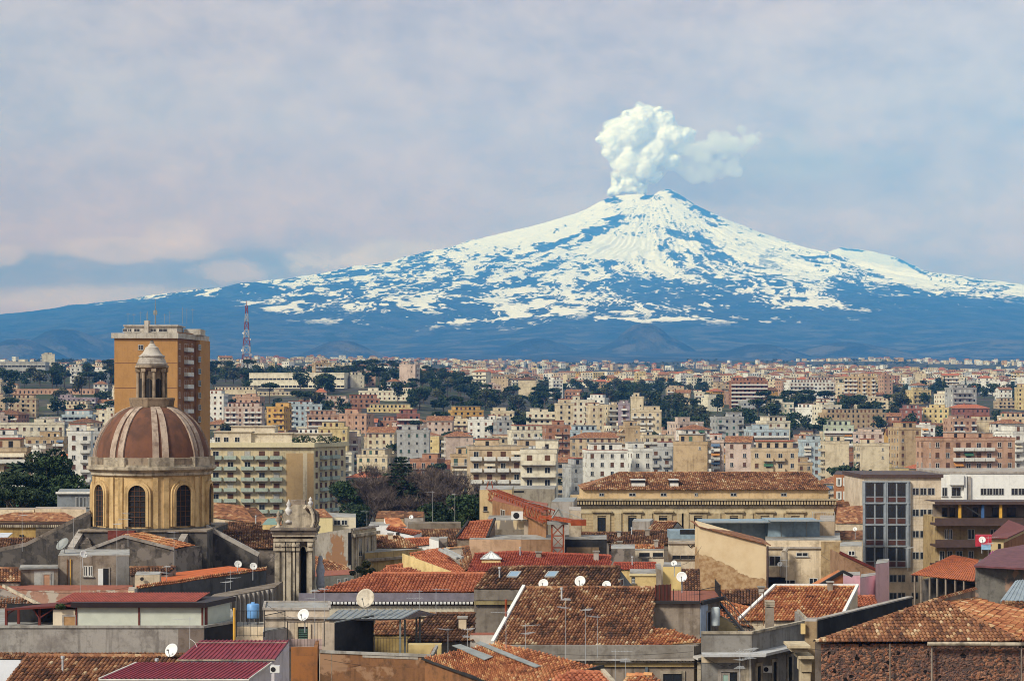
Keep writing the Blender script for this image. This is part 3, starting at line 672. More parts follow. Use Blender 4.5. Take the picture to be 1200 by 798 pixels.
# ---------------------------------------------------------------- the town by hand: blocks one can recognise
R = random
random.seed(21)
def hb(px0, px1, yt, yb, Y, color, style='balcony', roof='flat', **kw):
    return building(px0, px1, yt, Y, color, style=style, roof=roof, yb=yb, **kw)
for a in (
    (290, 405, 438, 452, 1480, 'ivory', 'strip', 'flat', dict(depth=14, nfl=2, hut=False)),
    (303, 360, 460, 468, 1380, 'cream', 'window'), (248, 300, 458, 467, 1400, 'cream', 'blank'), (420, 487, 459, 472, 1330, 'ivory', 'window'),
    (242, 262, 463, 487, 1150, 'white', 'balcony'), (272, 305, 466, 477, 1240, 'salmon', 'band'), (263, 307, 478, 499, 1080, 'pale pink', 'balcony'),
    (312, 333, 478, 501, 1000, 'ochre', 'balcony'), (332, 377, 475, 495, 1120, 'light blue', 'balcony'), (378, 408, 469, 486, 1200, 'pale pink', 'balcony'),
    (408, 445, 468, 480, 1260, 'terracotta', 'balcony'), (430, 483, 479, 487, 1230, 'yellow', 'window'), (360, 397, 487, 501, 1050, 'salmon', 'band'),
    (397, 430, 486, 503, 1020, 'salmon', 'few'), (373, 407, 502, 518, 850, 'yellow', 'few'), (465, 503, 506, 528, 800, 'grey', 'few', 'flat', dict(shutter='green')),
    (465, 492, 486, 501, 1060, 'red', 'band'), (530, 567, 482, 496, 1120, 'ochre', 'balcony'), (575, 602, 483, 497, 1100, 'cream', 'balcony'),
    (582, 600, 494, 512, 1000, 'grey', 'balcony'), (548, 582, 493, 506, 1020, 'white', 'window'), (500, 530, 493, 505, 1060, 'pale pink', 'window', 'gable'),
    (430, 462, 507, 520, 900, 'cream', 'window', 'gable'), (520, 548, 492, 504, 1080, 'cream', 'balcony'),
    (654, 728, 438, 443, 2600, 'ochre', 'blank', 'flat', dict(depth=20, lod=3)), (809, 834, 443, 454, 2000, 'ivory', 'window'),
    (856, 900, 447, 467, 1450, 'terracotta', 'band', 'flat', dict(band='red')), (739, 754, 466, 491, 1100, 'cream', 'blank'),
    (725, 738, 474, 496, 1000, 'purple grey', 'balcony'), (671, 697, 470, 490, 1100, 'ivory', 'balcony'), (692, 708, 477, 500, 980, 'cream', 'few'),
    (740, 775, 482, 505, 960, 'cream', 'balcony'), (653, 672, 474, 490, 1050, 'cream', 'window'), (789, 829, 520, 556, 620, 'tan', 'blank', 'flat', dict(shutter='green')),
    (829, 848, 518, 550, 640, 'pale pink', 'balcony'), (754, 790, 512, 530, 800, 'cream', 'balcony'), (733, 750, 501, 528, 760, 'tan', 'blank'),
    (741, 765, 528, 550, 660, 'white', 'balcony'), (800, 835, 503, 519, 900, 'white', 'balcony', 'hip'), (762, 788, 526, 548, 700, 'grey', 'balcony'),
    (840, 872, 490, 512, 1000, 'grey', 'balcony', 'flat', dict(shutter='green')), (640, 668, 500, 530, 800, 'terracotta', 'balcony'),
    (668, 735, 513, 522, 850, 'beige', 'window', 'hip'), (688, 735, 530, 548, 640, 'white', 'window', 'flat', dict(band='red')),
    (924, 979, 449, 467, 1500, 'white', 'balcony'), (945, 979, 446, 460, 1560, 'pale pink', 'band'), (989, 1026, 442, 466, 1500, 'tan', 'balcony', 'flat', dict(shutter='brown')),
    (1069, 1092, 458, 474, 1500, 'yellow', 'balcony'), (1003, 1055, 466, 480, 1400, 'cream', 'window'), (985, 1006, 464, 472, 1480, 'terracotta', 'few', 'hip'),
    (965, 1041, 485, 502, 1150, 'tan', 'window'), (880, 925, 505, 532, 850, 'light blue', 'band', 'flat', dict(balcol=M_FRAME)), (941, 962, 517, 537, 820, 'light blue', 'balcony'),
    (967, 995, 519, 540, 760, 'cream', 'blank', 'flat', dict(shutter='green')), (1008, 1042, 522, 548, 700, 'cream', 'blank', 'flat', dict(shutter='green')),
    (1053, 1080, 503, 542, 780, 'tan', 'few'), (1080, 1096, 500, 520, 900, 'white', 'balcony'), (1115, 1160, 478, 492, 1250, 'red', 'window', 'hip'),
    (1116, 1145, 492, 509, 1000, 'salmon', 'balcony'), (1145, 1165, 494, 508, 1010, 'cream', 'blank'), (1165, 1200, 496, 506, 1000, 'white', 'window', 'hip'),
    (1170, 1190, 471, 484, 1400, 'beige', 'balcony'), (1040, 1052, 510, 530, 800, 'ochre', 'window', 'gable'),
    (1000, 1045, 508, 521, 880, 'pale pink', 'window'), (965, 1000, 500, 515, 920, 'pale green', 'band'), (1185, 1235, 508, 556, 680, 'white', 'balcony'),
    (850, 880, 518, 545, 680, 'pale pink', 'window', 'gable'), (880, 935, 528, 552, 600, 'beige', 'balcony'), (600, 640, 506, 522, 870, 'ivory', 'balcony'), (618, 652, 484, 500, 1060, 'ivory', 'band'),
    (55, 103, 475, 481, 1250, 'cream', 'balcony'), (12, 42, 468, 480, 1180, 'beige', 'balcony'), (67, 112, 467, 477, 1260, 'purple grey', 'balcony'),
    (10, 112, 457, 466, 1400, 'salmon', 'window', 'flat', dict(band='red', nfl=2, hut=False)), (0, 74, 497, 512, 900, 'ivory', 'window', 'flat', dict(nfl=5)), (-14, 30, 528, 566, 480, 'beige', 'band'),
    (24, 48, 530, 566, 500, 'white', 'balcony'), (80, 106, 508, 545, 620, 'white', 'balcony'), (104, 122, 508, 545, 640, 'grey', 'balcony'), (116, 136, 483, 492, 1000, 'ivory', 'window'),
    (0, 53, 425, 436, 1700, 'grey', 'strip', 'flat', dict(nfl=3, hut=False)), (111, 126, 434, 442, 1600, 'white', 'window'), (82, 95, 431, 441, 1600, 'white', 'balcony'),
    (30, 75, 514, 530, 780, 'tan', 'balcony'), (-20, 20, 512, 528, 760, 'white', 'balcony')):
    kw = a[8] if len(a) > 8 else {}
    kw.setdefault('yaw', R.uniform(-14, 14)); kw.setdefault('depth', R.uniform(11, 16))
    hb(*a[:8], **kw) if len(a) > 7 else hb(*a[:7], **kw)
# ---------------------------------------------------------------- old town: builders
P_ = plaster
M_ASHLAR = P_('golden_stone', (.57, .40, .20), .55)
M_PALAZZO = P_('palazzo_stone', (.50, .40, .25), .45)
M_PALEST = P_('pale_limestone', (.47, .40, .30), .72, (.12, .10, .08))
M_LAVA = P_('lava_grey_render', (.185, .152, .125), .75, (.040, .037, .035), patch=(.25, .21, .18))
M_GREYR = P_('grey_render', (.29, .238, .19), .62)
M_GREYP = P_('pale_grey_render', (.40, .36, .32), .5)
M_CREAMP = P_('old_cream_render', (.68, .56, .40), .42)
M_WHITEP = P_('whitewash', (.76, .74, .71), .22)
M_RUST = P_('rusty_brown_render', (.25, .115, .052), .75, (.085, .052, .033))
M_PEACH = P_('peach_render', (.56, .37, .24), .3)
M_YELLOWP = P_('yellow_render', (.68, .51, .24), .28)
M_PINK = P_('pink_insulation', (.70, .47, .52), .2)
M_BROWNB = P_('brown_brick', (.33, .175, .09), .45)
M_DARKST = P_('sooty_stone', (.085, .075, .068), .6, (.03, .028, .027), patch=(.115, .10, .088), scale=1.6)
M_ORANGEW = P_('orange_tower_render', (.43, .23, .085), .2)
M_PANEL = plain('pale_panel', (.50, .52, .44), .6, .3, 0, .05)
M_MAROON = plain('maroon_sheet', (.20, .022, .035), .45, .45, 0, .15)
M_REDM = plain('dark_red_timber', (.12, .022, .016), .7)
M_REDSHEET = plain('rust_red_sheet', (.30, .055, .03), .6, .35, 0, .18)
M_OSHEET = plain('orange_sheet', (.42, .115, .035), .65, .3, 0, .22)
M_BROWNR = plain('dark_brown_cladding', (.075, .045, .038), .6)
M_BLUEM = plain('blue_grey_sheet', (.22, .29, .34), .6, .3, 0, .12)
M_LEAD = plain('lilac_grey_lead', (.19, .17, .20), .6)
M_GSHEET = plain('grey_sheet', (.22, .23, .22), .5, .45, 0, .15)
M_BLACKS = P_('black_tarred_sheet', (.022, .021, .022), .4, (.06, .058, .058))
M_WHITE = plain('white_paint', (.70, .69, .66), .5, .3, 0, .04)
M_DOOR = plain('wooden_door', (.38, .22, .10), .7)
M_BLUEDRUM = plain('blue_plastic', (.13, .30, .58), .45, .4)
M_CRANE = plain('orange_crane_paint', (.26, .052, .016), .55, .35, 0, .2)
M_ORNG = plain('orange_flat_tiles', (.48, .12, .04), .85, .2, 0, .18)
M_TERR = plain('red_terrace_tiles', (.27, .09, .055), .85)
M_YPIPE = plain('yellow_pipe', (.62, .34, .05), .5)
M_SKYGL = Mat('skylight_glass', .08, .8).col((.22, .32, .42)).mat
# red rubble: lumps of lava and brick in pale mortar
m = Mat('lava_and_brick_rubble', .95, .12); m.vec(); q_ = m.n.new('ShaderNodeVectorMath'); q_.operation = 'MULTIPLY_ADD'; m.l.new(m.noise(2.4, 4, .6, out=1), q_.inputs[0]); q_.inputs[1].default_value = (.5, .5, .5); m.l.new(m.tc, q_.inputs[2]); m.tc = q_.outputs[0]
v1 = m.voro(5.6, sc=(1, 1, 1.35)); d1 = m.voro(5.6, 'Distance', sc=(1, 1, 1.35)); hol = m.voro(1.25, 'Distance')
k = m.ramp(m.math('ADD', m.math('MULTIPLY', m.step(v1, .22, .78), .75), m.math('MULTIPLY', m.noise(.55, 4), .3)), [(0, (.015, .012, .012)), (.36, (.035, .02, .018)), (.46, (.17, .055, .03)), (.7, (.36, .12, .05)), (1, (.46, .23, .13))])
k = m.mix(m.step(m.noise(.35, 4), .5, .62, 0, .55), k, (.06, .035, .04)); k = m.mix(m.step(d1, .24, .34, 0, .5), k, (.17, .12, .1))
k = m.mix(m.step(hol, .15, .2, 1, 0), k, (.012, .01, .01)); m.col(k); m.bump(m.math('SUBTRACT', 1.0, d1), .9, .12); M_RUBBLE = m.mat
# peeling wall: cream render fallen away low down, ragged edge
m = Mat('peeling_cream_render', .93, .12); g = m.n.new('ShaderNodeTexCoord'); sp = m.n.new('ShaderNodeSeparateXYZ'); m.l.new(g.outputs['Generated'], sp.inputs[0])
edge = m.math('ADD', m.math('ADD', m.math('MULTIPLY', m.math('POWER', m.math('SUBTRACT', 1.0, sp.outputs[0]), 1.5), .46), .15), m.math('MULTIPLY', m.math('SUBTRACT', m.noise(.34, 7, .62), .5), .34))
f = m.step(m.math('SUBTRACT', edge, sp.outputs[2]), -.006, .006)
c1 = m.mix(m.step(m.noise(.5, 6), .4, .7, 0, .5), (.72, .56, .35), (.56, .39, .21)); c2 = m.mix(m.step(m.noise(2.1, 6), .35, .65), (.33, .19, .09), (.50, .34, .19))
m.col(m.mix(f, c1, c2)); m.bump(m.math('ADD', m.math('MULTIPLY', f, -1.0), m.math('MULTIPLY', m.noise(3, 5), .3)), .5, .05); M_PEEL = m.mat
# ashlar with incised courses
m = Mat('coursed_ashlar', .9, .15); br = m.n.new('ShaderNodeTexBrick'); m.l.new(m.vec((1, 1, 1)), br.inputs['Vector'])
mpp = m.n.new('ShaderNodeMapping'); mpp.inputs['Rotation'].default_value = (math.pi / 2, 0, 0); m.l.new(m.tc, mpp.inputs[0]); m.l.new(mpp.outputs[0], br.inputs['Vector'])
br.inputs['Scale'].default_value = .62; br.inputs['Color1'].default_value = (.52, .40, .23, 1); br.inputs['Color2'].default_value = (.44, .33, .19, 1); br.inputs['Mortar'].default_value = (.2, .15, .09, 1); br.inputs['Mortar Size'].default_value = .012
m.col(m.mix(m.step(m.noise(.5, 6), .42, .7, 0, .5), br.outputs[0], (.27, .20, .12))); M_COURSE = m.mat
def cross2(a, b): return a[0] * b[1] - a[1] * b[0]
def tile_arrays(poly, up=None, pitch=.25, row=.42, base_rnd=0.0, jit=1.0):
    """barrel tiles laid over a planar polygon; poly[0]->poly[1] is the eave"""
    A = np.array(poly[0], float); Q = np.array([list(p) for p in poly], float); u = Q[1] - A; u /= np.linalg.norm(u)
    v = (Q[-1] - A) if up is None else np.array(list(up), float); v /= np.linalg.norm(v)
    n = np.cross(u, v); n /= np.linalg.norm(n)
    if n[2] < 0: n = -n
    M = np.stack([u, v], 1); ab = np.linalg.lstsq(M, (Q - A).T, rcond=None)[0].T
    a0, b0 = ab.min(0); a1, b1 = ab.max(0)
    ga = np.arange(a0 + pitch / 2, a1, pitch); gb = np.arange(b0 - .05, b1, row)
    AA, BB = np.meshgrid(ga, gb, indexing='ij'); AA = AA.ravel(); BB = BB.ravel(); cb = BB + row / 2
    s = np.array([cross2(ab[(i + 1) % len(ab)] - ab[i], ab[(i + 2) % len(ab)] - ab[(i + 1) % len(ab)]) for i in range(len(ab))]).sum(); sg = 1 if s > 0 else -1
    ok = np.ones(len(AA), bool)
    for i in range(len(ab)):
        p, q = ab[i], ab[(i + 1) % len(ab)]; ok &= sg * ((q[0] - p[0]) * (cb - p[1]) - (q[1] - p[1]) * (AA - p[0])) > -.03
    AA = AA[ok]; BB = BB[ok]; k = len(AA)
    if k == 0: return np.zeros((0, 3)), np.zeros((0, 4), int), np.zeros(0)
    AA = AA + rng.normal(0, .010 * jit, k); BB = BB + rng.normal(0, .02 * jit, k); H = pitch * .40 * rng.uniform(.85, 1.1, k)
    off = np.array([-.49, -.30, 0, .30, .49]) * pitch; hh = np.array([.02, .72, 1, .72, .02])
    V0 = []
    for e, (db, lift, wd) in enumerate(((-.05, .05, 1.0), (row, .0, .86))):
        for j in range(5):
            V0.append(A + (AA + off[j] * wd)[:, None] * u + (BB + db)[:, None] * v + (H * hh[j] * (1 if e == 0 else .85) + lift)[:, None] * n)
    sag = (fbm(AA / 2.6 + poly[0][1], BB / 2.2, 37, 3) - .5) * .16
    vv = (np.stack(V0, 1) + (sag[:, None, None] * n)).reshape(-1, 3); base = np.arange(k)[:, None] * 10
    f = np.concatenate([np.stack([base[:, 0] + j, base[:, 0] + j + 1, base[:, 0] + 6 + j, base[:, 0] + 5 + j], 1) for j in range(4)] + [np.stack([base[:, 0], base[:, 0] + 1, base[:, 0] + 3, base[:, 0] + 4], 1)])
    lowf = fbm(AA / 1.6 + poly[0][0], BB / 1.6, int(abs(poly[0][0]) * 7) % 91, 3)
    r = np.clip(.46 + rng.normal(0, .215, k) + (lowf - .5) * .7, 0.02, 1)
    return vv, f, np.repeat(r, 10)
def flat_poly(poly, up):
    A = np.array(poly[0], float); Q = np.array([list(p) for p in poly], float); u = Q[1] - A; u /= np.linalg.norm(u); v = (Q[-1] - A) if up is None else np.array(list(up), float); v /= np.linalg.norm(v)
    M = np.stack([u, v], 1); ab = np.linalg.lstsq(M, (Q - A).T, rcond=None)[0].T; return [Vector(A + a_ * u + b_ * v) for a_, b_ in ab]
def ridge_arrays(P, Q, r=.16, ln=.42):
    P = np.array(list(P), float); Q = np.array(list(Q), float); d = Q - P; L0 = np.linalg.norm(d); d /= L0; k = max(1, int(L0 / ln)); t = np.arange(k) * (L0 / k)
    s = np.cross(d, [0, 0, 1.]); s /= np.linalg.norm(s); up = np.cross(s, d); V0 = []
    for e in (0, 1):
        for j in range(5):
            a = math.pi * j / 4; rr_ = r * (1.08 if e == 0 else .95); V0.append(P + (t + e * L0 / k)[:, None] * d + s * math.cos(a) * rr_ + up * (math.sin(a) * rr_ - .03 + (.03 if e == 0 else 0)))
    vv = np.stack(V0, 1).reshape(-1, 3); b = np.arange(k) * 10
    f = np.concatenate([np.stack([b + j, b + j + 1, b + 6 + j, b + 5 + j], 1) for j in range(4)]); return vv, f, np.repeat(np.clip(rng.normal(.6, .18, k), 0, 1), 10)
def tile_roof(parent, planes, ridges=(), tile='old', pitch=.25, row=.42, name='roof'):
    """planes: list of (poly, up or None)"""
    vs, fs, rs = [], [], []; nv = 0
    def push(v, f, r):
        nonlocal nv
        vs.append(np.asarray(v, float)); fs.append(np.asarray(f) + nv); rs.append(r); nv += len(v)
    for poly, up in planes:
        poly = flat_poly(poly, up); push(*tile_arrays(poly, up, pitch, row)); q = [list(p) for p in poly]
        for i in range(1, len(q) - 1, 2) if len(q) > 3 else [1]:
            t = [q[0], q[i], q[i + 1], q[i + 2] if i + 2 < len(q) else q[i + 1]]
            push(t, [[0, 1, 2, 3]] if len(q) > 3 else [[0, 1, 2, 2]], np.full(4, .12))
    for P, Q in ridges: push(*ridge_arrays(P, Q))
    v = np.concatenate(vs); f = np.concatenate(fs)
    tri = f[:, 2] == f[:, 3]
    if tri.any(): f = f[~tri]      # triangles are closed by the underlay below
    o = npmesh(name, v, f, MATS['tile_' + tile], {'rnd': np.concatenate(rs)}, parent=parent)
    for poly, up in planes:
        if len(poly) == 3:
            mb = MB(); mb.quad(*poly); mb.build('roof_underlay', MATS['far_' + tile], o)
    return o
def up_pt(e, Ye, r, pitch):
    """point above the eave e (pixel, distance Ye) on a roof of that slope, seen at pixel r"""
    ze = Zat(e[1], Ye); t = math.tan(math.radians(pitch)); Yr = (ZC - ze + t * Ye) / (t + (r[1] - YH) / F); return V(r[0], r[1], Yr)
def xy(p): return (p[0], p[1])
def ground_of(p): return 0.0
def pitched(name, label, cat, e0, e1, r0, r1, Y, pitch=20, tile='old', wall=None, group=None, mode='gable', tw=.25, row=.42, far=False, verge=None, vl=True, vr=True, root=None, zbot=0, ridge=True, lean=None):
    """a house whose roof slope faces us: eave e0-e1, ridge r0-r1 in photo pixels; mode gable, shed or sheet"""
    Y0, Y1 = Y if isinstance(Y, tuple) else (Y, Y)
    E0, E1 = V(*e0, Y0), V(*e1, Y1); R0, R1 = up_pt(e0, Y0, r0, pitch), up_pt(e1, Y1, r1, pitch)
    zr = (R0.z + R1.z) / 2
    if root is None: root = thing(name, label, cat, ((E0.x + E1.x) / 2, (E0.y + E1.y) / 2, zbot), group)
    wm = wall or M_GREYR; wb = MB(); d = .12
    W = [E0 + (R0 - E0) * .03, E1 + (R1 - E1) * .03]
    if mode == 'shed':
        foot = [xy(W[0]), xy(W[1]), xy(R1), xy(R0)]; wb.prism(foot, zbot, [W[0].z - d, W[1].z - d, R1.z - d, R0.z - d])
    else:
        h0, h1 = R0 - E0, R1 - E1; h0.z = h1.z = 0; B0, B1 = E0 + h0 * 2, E1 + h1 * 2
        foot = [xy(W[0]), xy(W[1]), xy(B1), xy(B0)]; wb.prism(foot, zbot, [W[0].z - d, W[1].z - d, B1.z - d, B0.z - d])
        wb.add([(*xy(W[0]), W[0].z - d), (*xy(B0), B0.z - d), (R0.x, R0.y, R0.z - d)], [(0, 2, 1)]); wb.add([(*xy(W[1]), W[1].z - d), (*xy(B1), B1.z - d), (R1.x, R1.y, R1.z - d)], [(0, 1, 2)])
    wb.build('wall', wm, root)
    if far:
        rb = MB(); rb.quad(E0, E1, R1, R0)
        if mode != 'shed': rb.quad(B1, B0, R0, R1)
        rb.build('roof', MATS['far_' + tile], root)
    elif tile in TILE_STOPS:
        pl = [([E0, E1, R1, R0], (R1 - E1) if abs((r1[0] - e1[0])) < abs(r0[0] - e0[0]) else (R0 - E0))]
        if lean is not None:
            em = ((e0[0] + e1[0]) / 2, (e0[1] + e1[1]) / 2); pl = [(pl[0][0], up_pt(em, (Y0 + Y1) / 2, (em[0] + lean, (r0[1] + r1[1]) / 2), pitch) - V(*em, (Y0 + Y1) / 2))]
        o = tile_roof(root, pl, [(R0, R1)] if ridge else [], tile, tw, row)
        if mode != 'shed': mb = MB(); mb.quad(B1, B0, R0, R1); mb.build('back_slope', MATS['far_' + tile], root)
    if not far and tile in TILE_STOPS and (E1 - E0).length > 4.5:
        for q in range(random.choice([0, 1, 1, 2])):
            s_, t_ = random.uniform(.12, .88), random.uniform(.45, .95); p_ = (E0.lerp(E1, s_)).lerp(R0.lerp(R1, s_), t_); k_ = random.random()
            if k_ < .5: chimney(root, p_, random.uniform(.2, .3), random.uniform(.5, .9), random.choice([M_GREYP, M_CREAMP, M_GREYR]))
            else: mb = MB(); mb.tube(p_ - Vector((0, 0, .3)), p_ + Vector((0, 0, .9)), .07, n=6); mb.tube(p_ + Vector((0, 0, .85)), p_ + Vector((0, 0, 1.0)), .13, n=6); mb.build('vent_pipe', M_METAL, root)
    if verge is not None:
        vb = MB()
        for ok, a, b in ((vl, E0, R0), (vr, E1, R1)):
            if ok: vb.tube(a + Vector((0, 0, .14)), b + Vector((0, 0, .14)), .17, n=4)
        vb.build('verge', verge, root)
    return root, (E0, E1, R0, R1)
def corrugate(parent, E0, E1, R1, R0, mat, pitch=.3, h=.05, name='roof', thick=.03):
    n = max(2, int((E1 - E0).length / pitch)); nrm = (E1 - E0).cross(R0 - E0).normalized()
    if nrm.z < 0: nrm = -nrm
    ts = []
    for i in range(n):
        for dt, hh in ((0, 0), (.5, 0), (.6, h), (.9, h)): ts.append(((i + dt) / n, hh))
    ts.append((1, 0)); vs = []; fs = []
    for t, hh in ts: vs += [E0.lerp(E1, t) + nrm * hh, R0.lerp(R1, t) + nrm * hh]
    fs = [(2 * i, 2 * i + 2, 2 * i + 3, 2 * i + 1) for i in range(len(ts) - 1)]
    mb = MB(); mb.add(vs, fs); mb.quad(E0 - nrm * thick, R0 - nrm * thick, R1 - nrm * thick, E1 - nrm * thick); return mb.build(name, mat, parent)
def blk(name, label, cat, Y, pts, wall, top=None, group=None, zbot=0, root=None, parapet=0, cap=None, part='wall', hollow=0):
    """flat-topped block: pts are the photo pixels of the corners of its top (front-left, front-right, back-right, back-left)"""
    z = Zat(pts[0][1], Y); T = [V(p[0], p[1], Yat(p[1], z)) for p in pts]; f = [xy(p) for p in T]
    if root is None: root = thing(name, label, cat, (sum(p[0] for p in f) / len(f), sum(p[1] for p in f) / len(f), zbot), group)
    mb = MB(); mb.prism(f, zbot, z - hollow); mb.build(part, wall, root)
    if hollow:
        mb = MB()
        for i in range(len(f) - 2):
            a_, b_ = Vector((*f[i], 0)), Vector((*f[i + 1], 0)); dd = (b_ - a_).normalized(); nn_ = Vector((-dd.y, dd.x, 0)) * .25; mb.prism([xy(a_), xy(b_), xy(b_ + nn_), xy(a_ + nn_)], z - hollow + .003, z - .001 * i)
        mb.build('parapet', wall, root); z -= hollow
    c = Vector((sum(p[0] for p in f) / len(f), sum(p[1] for p in f) / len(f), 0))
    if top: mb = MB(); mb.prism([xy(Vector((*p, 0)) + (c - Vector((*p, 0))).normalized() * .03) for p in f], z + .003, z + .05); mb.build('roof', top, root)
    if cap:
        mb = MB(); z += hollow
        for i in range(len(f) - (2 if hollow else 0)): mb.tube((*f[i], z + .06), (*f[(i + 1) % len(f)], z + .06), .13, n=4)
        mb.build('coping', cap, root)
    return root, T
def on_face(P, Q, px):
    a = (px - 600) / F; dx, dy = Q[0] - P[0], Q[1] - P[1]; s = (a * P[1] - P[0]) / (dx - a * dy); return P[0] + s * dx, P[1] + s * dy
def opening(root, P, Q, px0, px1, py0, py1, fill='glass', frame=None, sill=True, surround=None, name='window', leaf=None):
    x0, y0 = on_face(P, Q, px0); x1, y1 = on_face(P, Q, px1); ym = (y0 + y1) / 2; z1, z0 = Zat(py0, ym), Zat(py1, ym); ww = math.hypot(x1 - x0, y1 - y0); rz = math.atan2(y1 - y0, x1 - x0); o0 = root_of(root)
    if name == 'window':
        o = link_obj('window', win_mesh(ww, z1 - z0, fill, frame or M_FRAME, sill, surround), root, ((x0 + x1) / 2 - o0.x, (y0 + y1) / 2 - o0.y, z0 - o0.z), rz)
    else:
        mb = MB(); mb.box(-ww / 2, ww / 2, -.04, .05, 0, z1 - z0); o = mb.build(name, leaf or M_DARK); o.parent = root; o.location = ((x0 + x1) / 2 - o0.x, (y0 + y1) / 2 - o0.y, z0 - o0.z); o.rotation_euler = (0, 0, rz)
        fb = MB(); t = .12; h = z1 - z0
        for a, b in ((-ww / 2 - t, -ww / 2 - .002), (ww / 2 + .002, ww / 2 + t)): fb.box(a, b, -.08, .03, 0, h)
        fb.box(-ww / 2 - t, ww / 2 + t, -.081, .03, h + .002, h + t); q = fb.build('frame', surround or M_GREYP); q.parent = o
    return o
def strip(root, P, Q, px0, px1, py0, py1, out, mat, name='cornice', back=.1):
    x0, y0 = on_face(P, Q, px0); x1, y1 = on_face(P, Q, px1); z1, z0 = Zat(py0, (y0 + y1) / 2), Zat(py1, (y0 + y1) / 2)
    d = Vector((x1 - x0, y1 - y0, 0)).normalized(); n = Vector((d.y, -d.x, 0)); a, b = Vector((x0, y0, 0)), Vector((x1, y1, 0)); mb = MB()
    mb.prism([xy(a + n * out), xy(b + n * out), xy(b - n * back), xy(a - n * back)], z0, z1); return mb.build(name, mat, root)
def railing(name, label, pts, h, mat=None, step=.16, parent=None, slab=False):
    pts = [Vector(p) for p in pts]; root = parent or thing(name, label, 'railing', pts[0]); mat = mat or M_IRON; bars = MB(); rails = MB(); posts = MB()
    for a, b in zip(pts[:-1], pts[1:]):
        n = max(1, int((b - a).length / step))
        for i in range(n + 1): p = a.lerp(b, i / n); bars.tube(p, p + Vector((0, 0, h)), .014, n=4)
        rails.tube(a + Vector((0, 0, h)), b + Vector((0, 0, h)), .03, n=4); rails.tube(a + Vector((0, 0, .1)), b + Vector((0, 0, .1)), .02, n=4)
        for p in (a, b): posts.tube(p, p + Vector((0, 0, h + .06)), .035, n=5)
    bars.build('bars', mat, root); rails.build('handrail', mat, root); posts.build('posts', mat, root); return root
def dish(label, px, py, Y, rpx, face=(-.25, -.85, .45), mat=None, pole=1.2, group='satellite dishes on the roofs', wall=False):
    c = V(px, py, Y); r = rpx / F * Y; d = Vector(face).normalized(); root = thing('satellite_dish', label, 'satellite dish', c, group)
    q = d.to_track_quat('Z', 'Y').to_matrix(); mb = MB(); prof = []
    for i in range(7): t = i / 6; prof.append((r * t + .001, .22 * r * t * t))
    for i in range(6, -1, -1): t = i / 6; prof.append((r * t + .001, .22 * r * t * t - .035))
    mb.lathe(prof, (0, 0, 0), 28, close=False); mb.v = [tuple(q @ Vector(p) + c) for p in mb.v]; mb.build('reflector', mat or M_WHITE, root, smooth=True)
    side = q @ Vector((0, -1, 0)) if abs((q @ Vector((0, -1, 0))).z) > .3 else q @ Vector((-1, 0, 0))
    if side.z > 0: side = -side
    tip = c + d * r * .95 + side * r * .25; ar = MB(); ar.tube(c + side * r * .95 + d * .2 * r, tip, .025, n=5); a = ar.build('arm', M_GSHEET, root)
    fb = MB(); fb.tube(tip - d * .02, tip - d * .02 + (tip - c).normalized() * .16, .06, .045, n=8); fb.build('receiver', M_GSHEET, a)
    pb = MB(); k = c - d * .12; pb.tube(k, k - d * .12 + Vector((0, 0, -.02)), .05, n=6); pb.tube(k - d * .1 + Vector((0, 0, .1)), k - d * .1 - Vector((0, 0, pole)), .035, n=6); pb.build('mast', M_METAL, root); return root
def antenna(label, px, pyt, pyb, Y, yaw=20, n=2, group='television aerials on the roofs', mat=None):
    b = V(px, pyb, Y); t = V(px, pyt, Y); root = thing('television_aerial', label, 'aerial', b, group); mt = mat or M_METAL; mb = MB(); mb.tube(b, t, .02, .014, 5); mb.build('mast', mt, root)
    for k in range(n):
        z = t.z - .15 - k * .55; a = math.radians(yaw + k * 35); u = Vector((math.cos(a), math.sin(a), 0)); w_ = Vector((-u.y, u.x, 0)); c = Vector((t.x, t.y, z)); q = MB(); q.tube(c - u * .25, c + u * 1.1, .011, n=4)
        for j in range(7): e = c + u * (-.2 + j * .2); l = .38 - j * .03; q.tube(e - w_ * l, e + w_ * l, .009, n=4)
        q.build('yagi', mt, root)
    return root
def pole_thing(name, label, cat, px, pyt, pyb, Y, r, mat):
    b, t = V(px, pyb, Y), V(px, pyt, Y); mb = MB(); mb.tube(b, t, r, n=8); o = mb.build(name, mat, loc=b); tag(o, label, cat); return o
def chimney(root, P, w_, h, mat, cap=True, name='chimney'):
    mb = MB(); mb.box(P.x - w_, P.x + w_, P.y - w_, P.y + w_, P.z - .6, P.z + h); o = mb.build(name, mat, root)
    if cap: mb = MB(); mb.box(P.x - w_ - .1, P.x + w_ + .1, P.y - w_ - .1, P.y + w_ + .1, P.z + h + .002, P.z + h + .12); mb.build('cap', M_CONC, o)
    return o
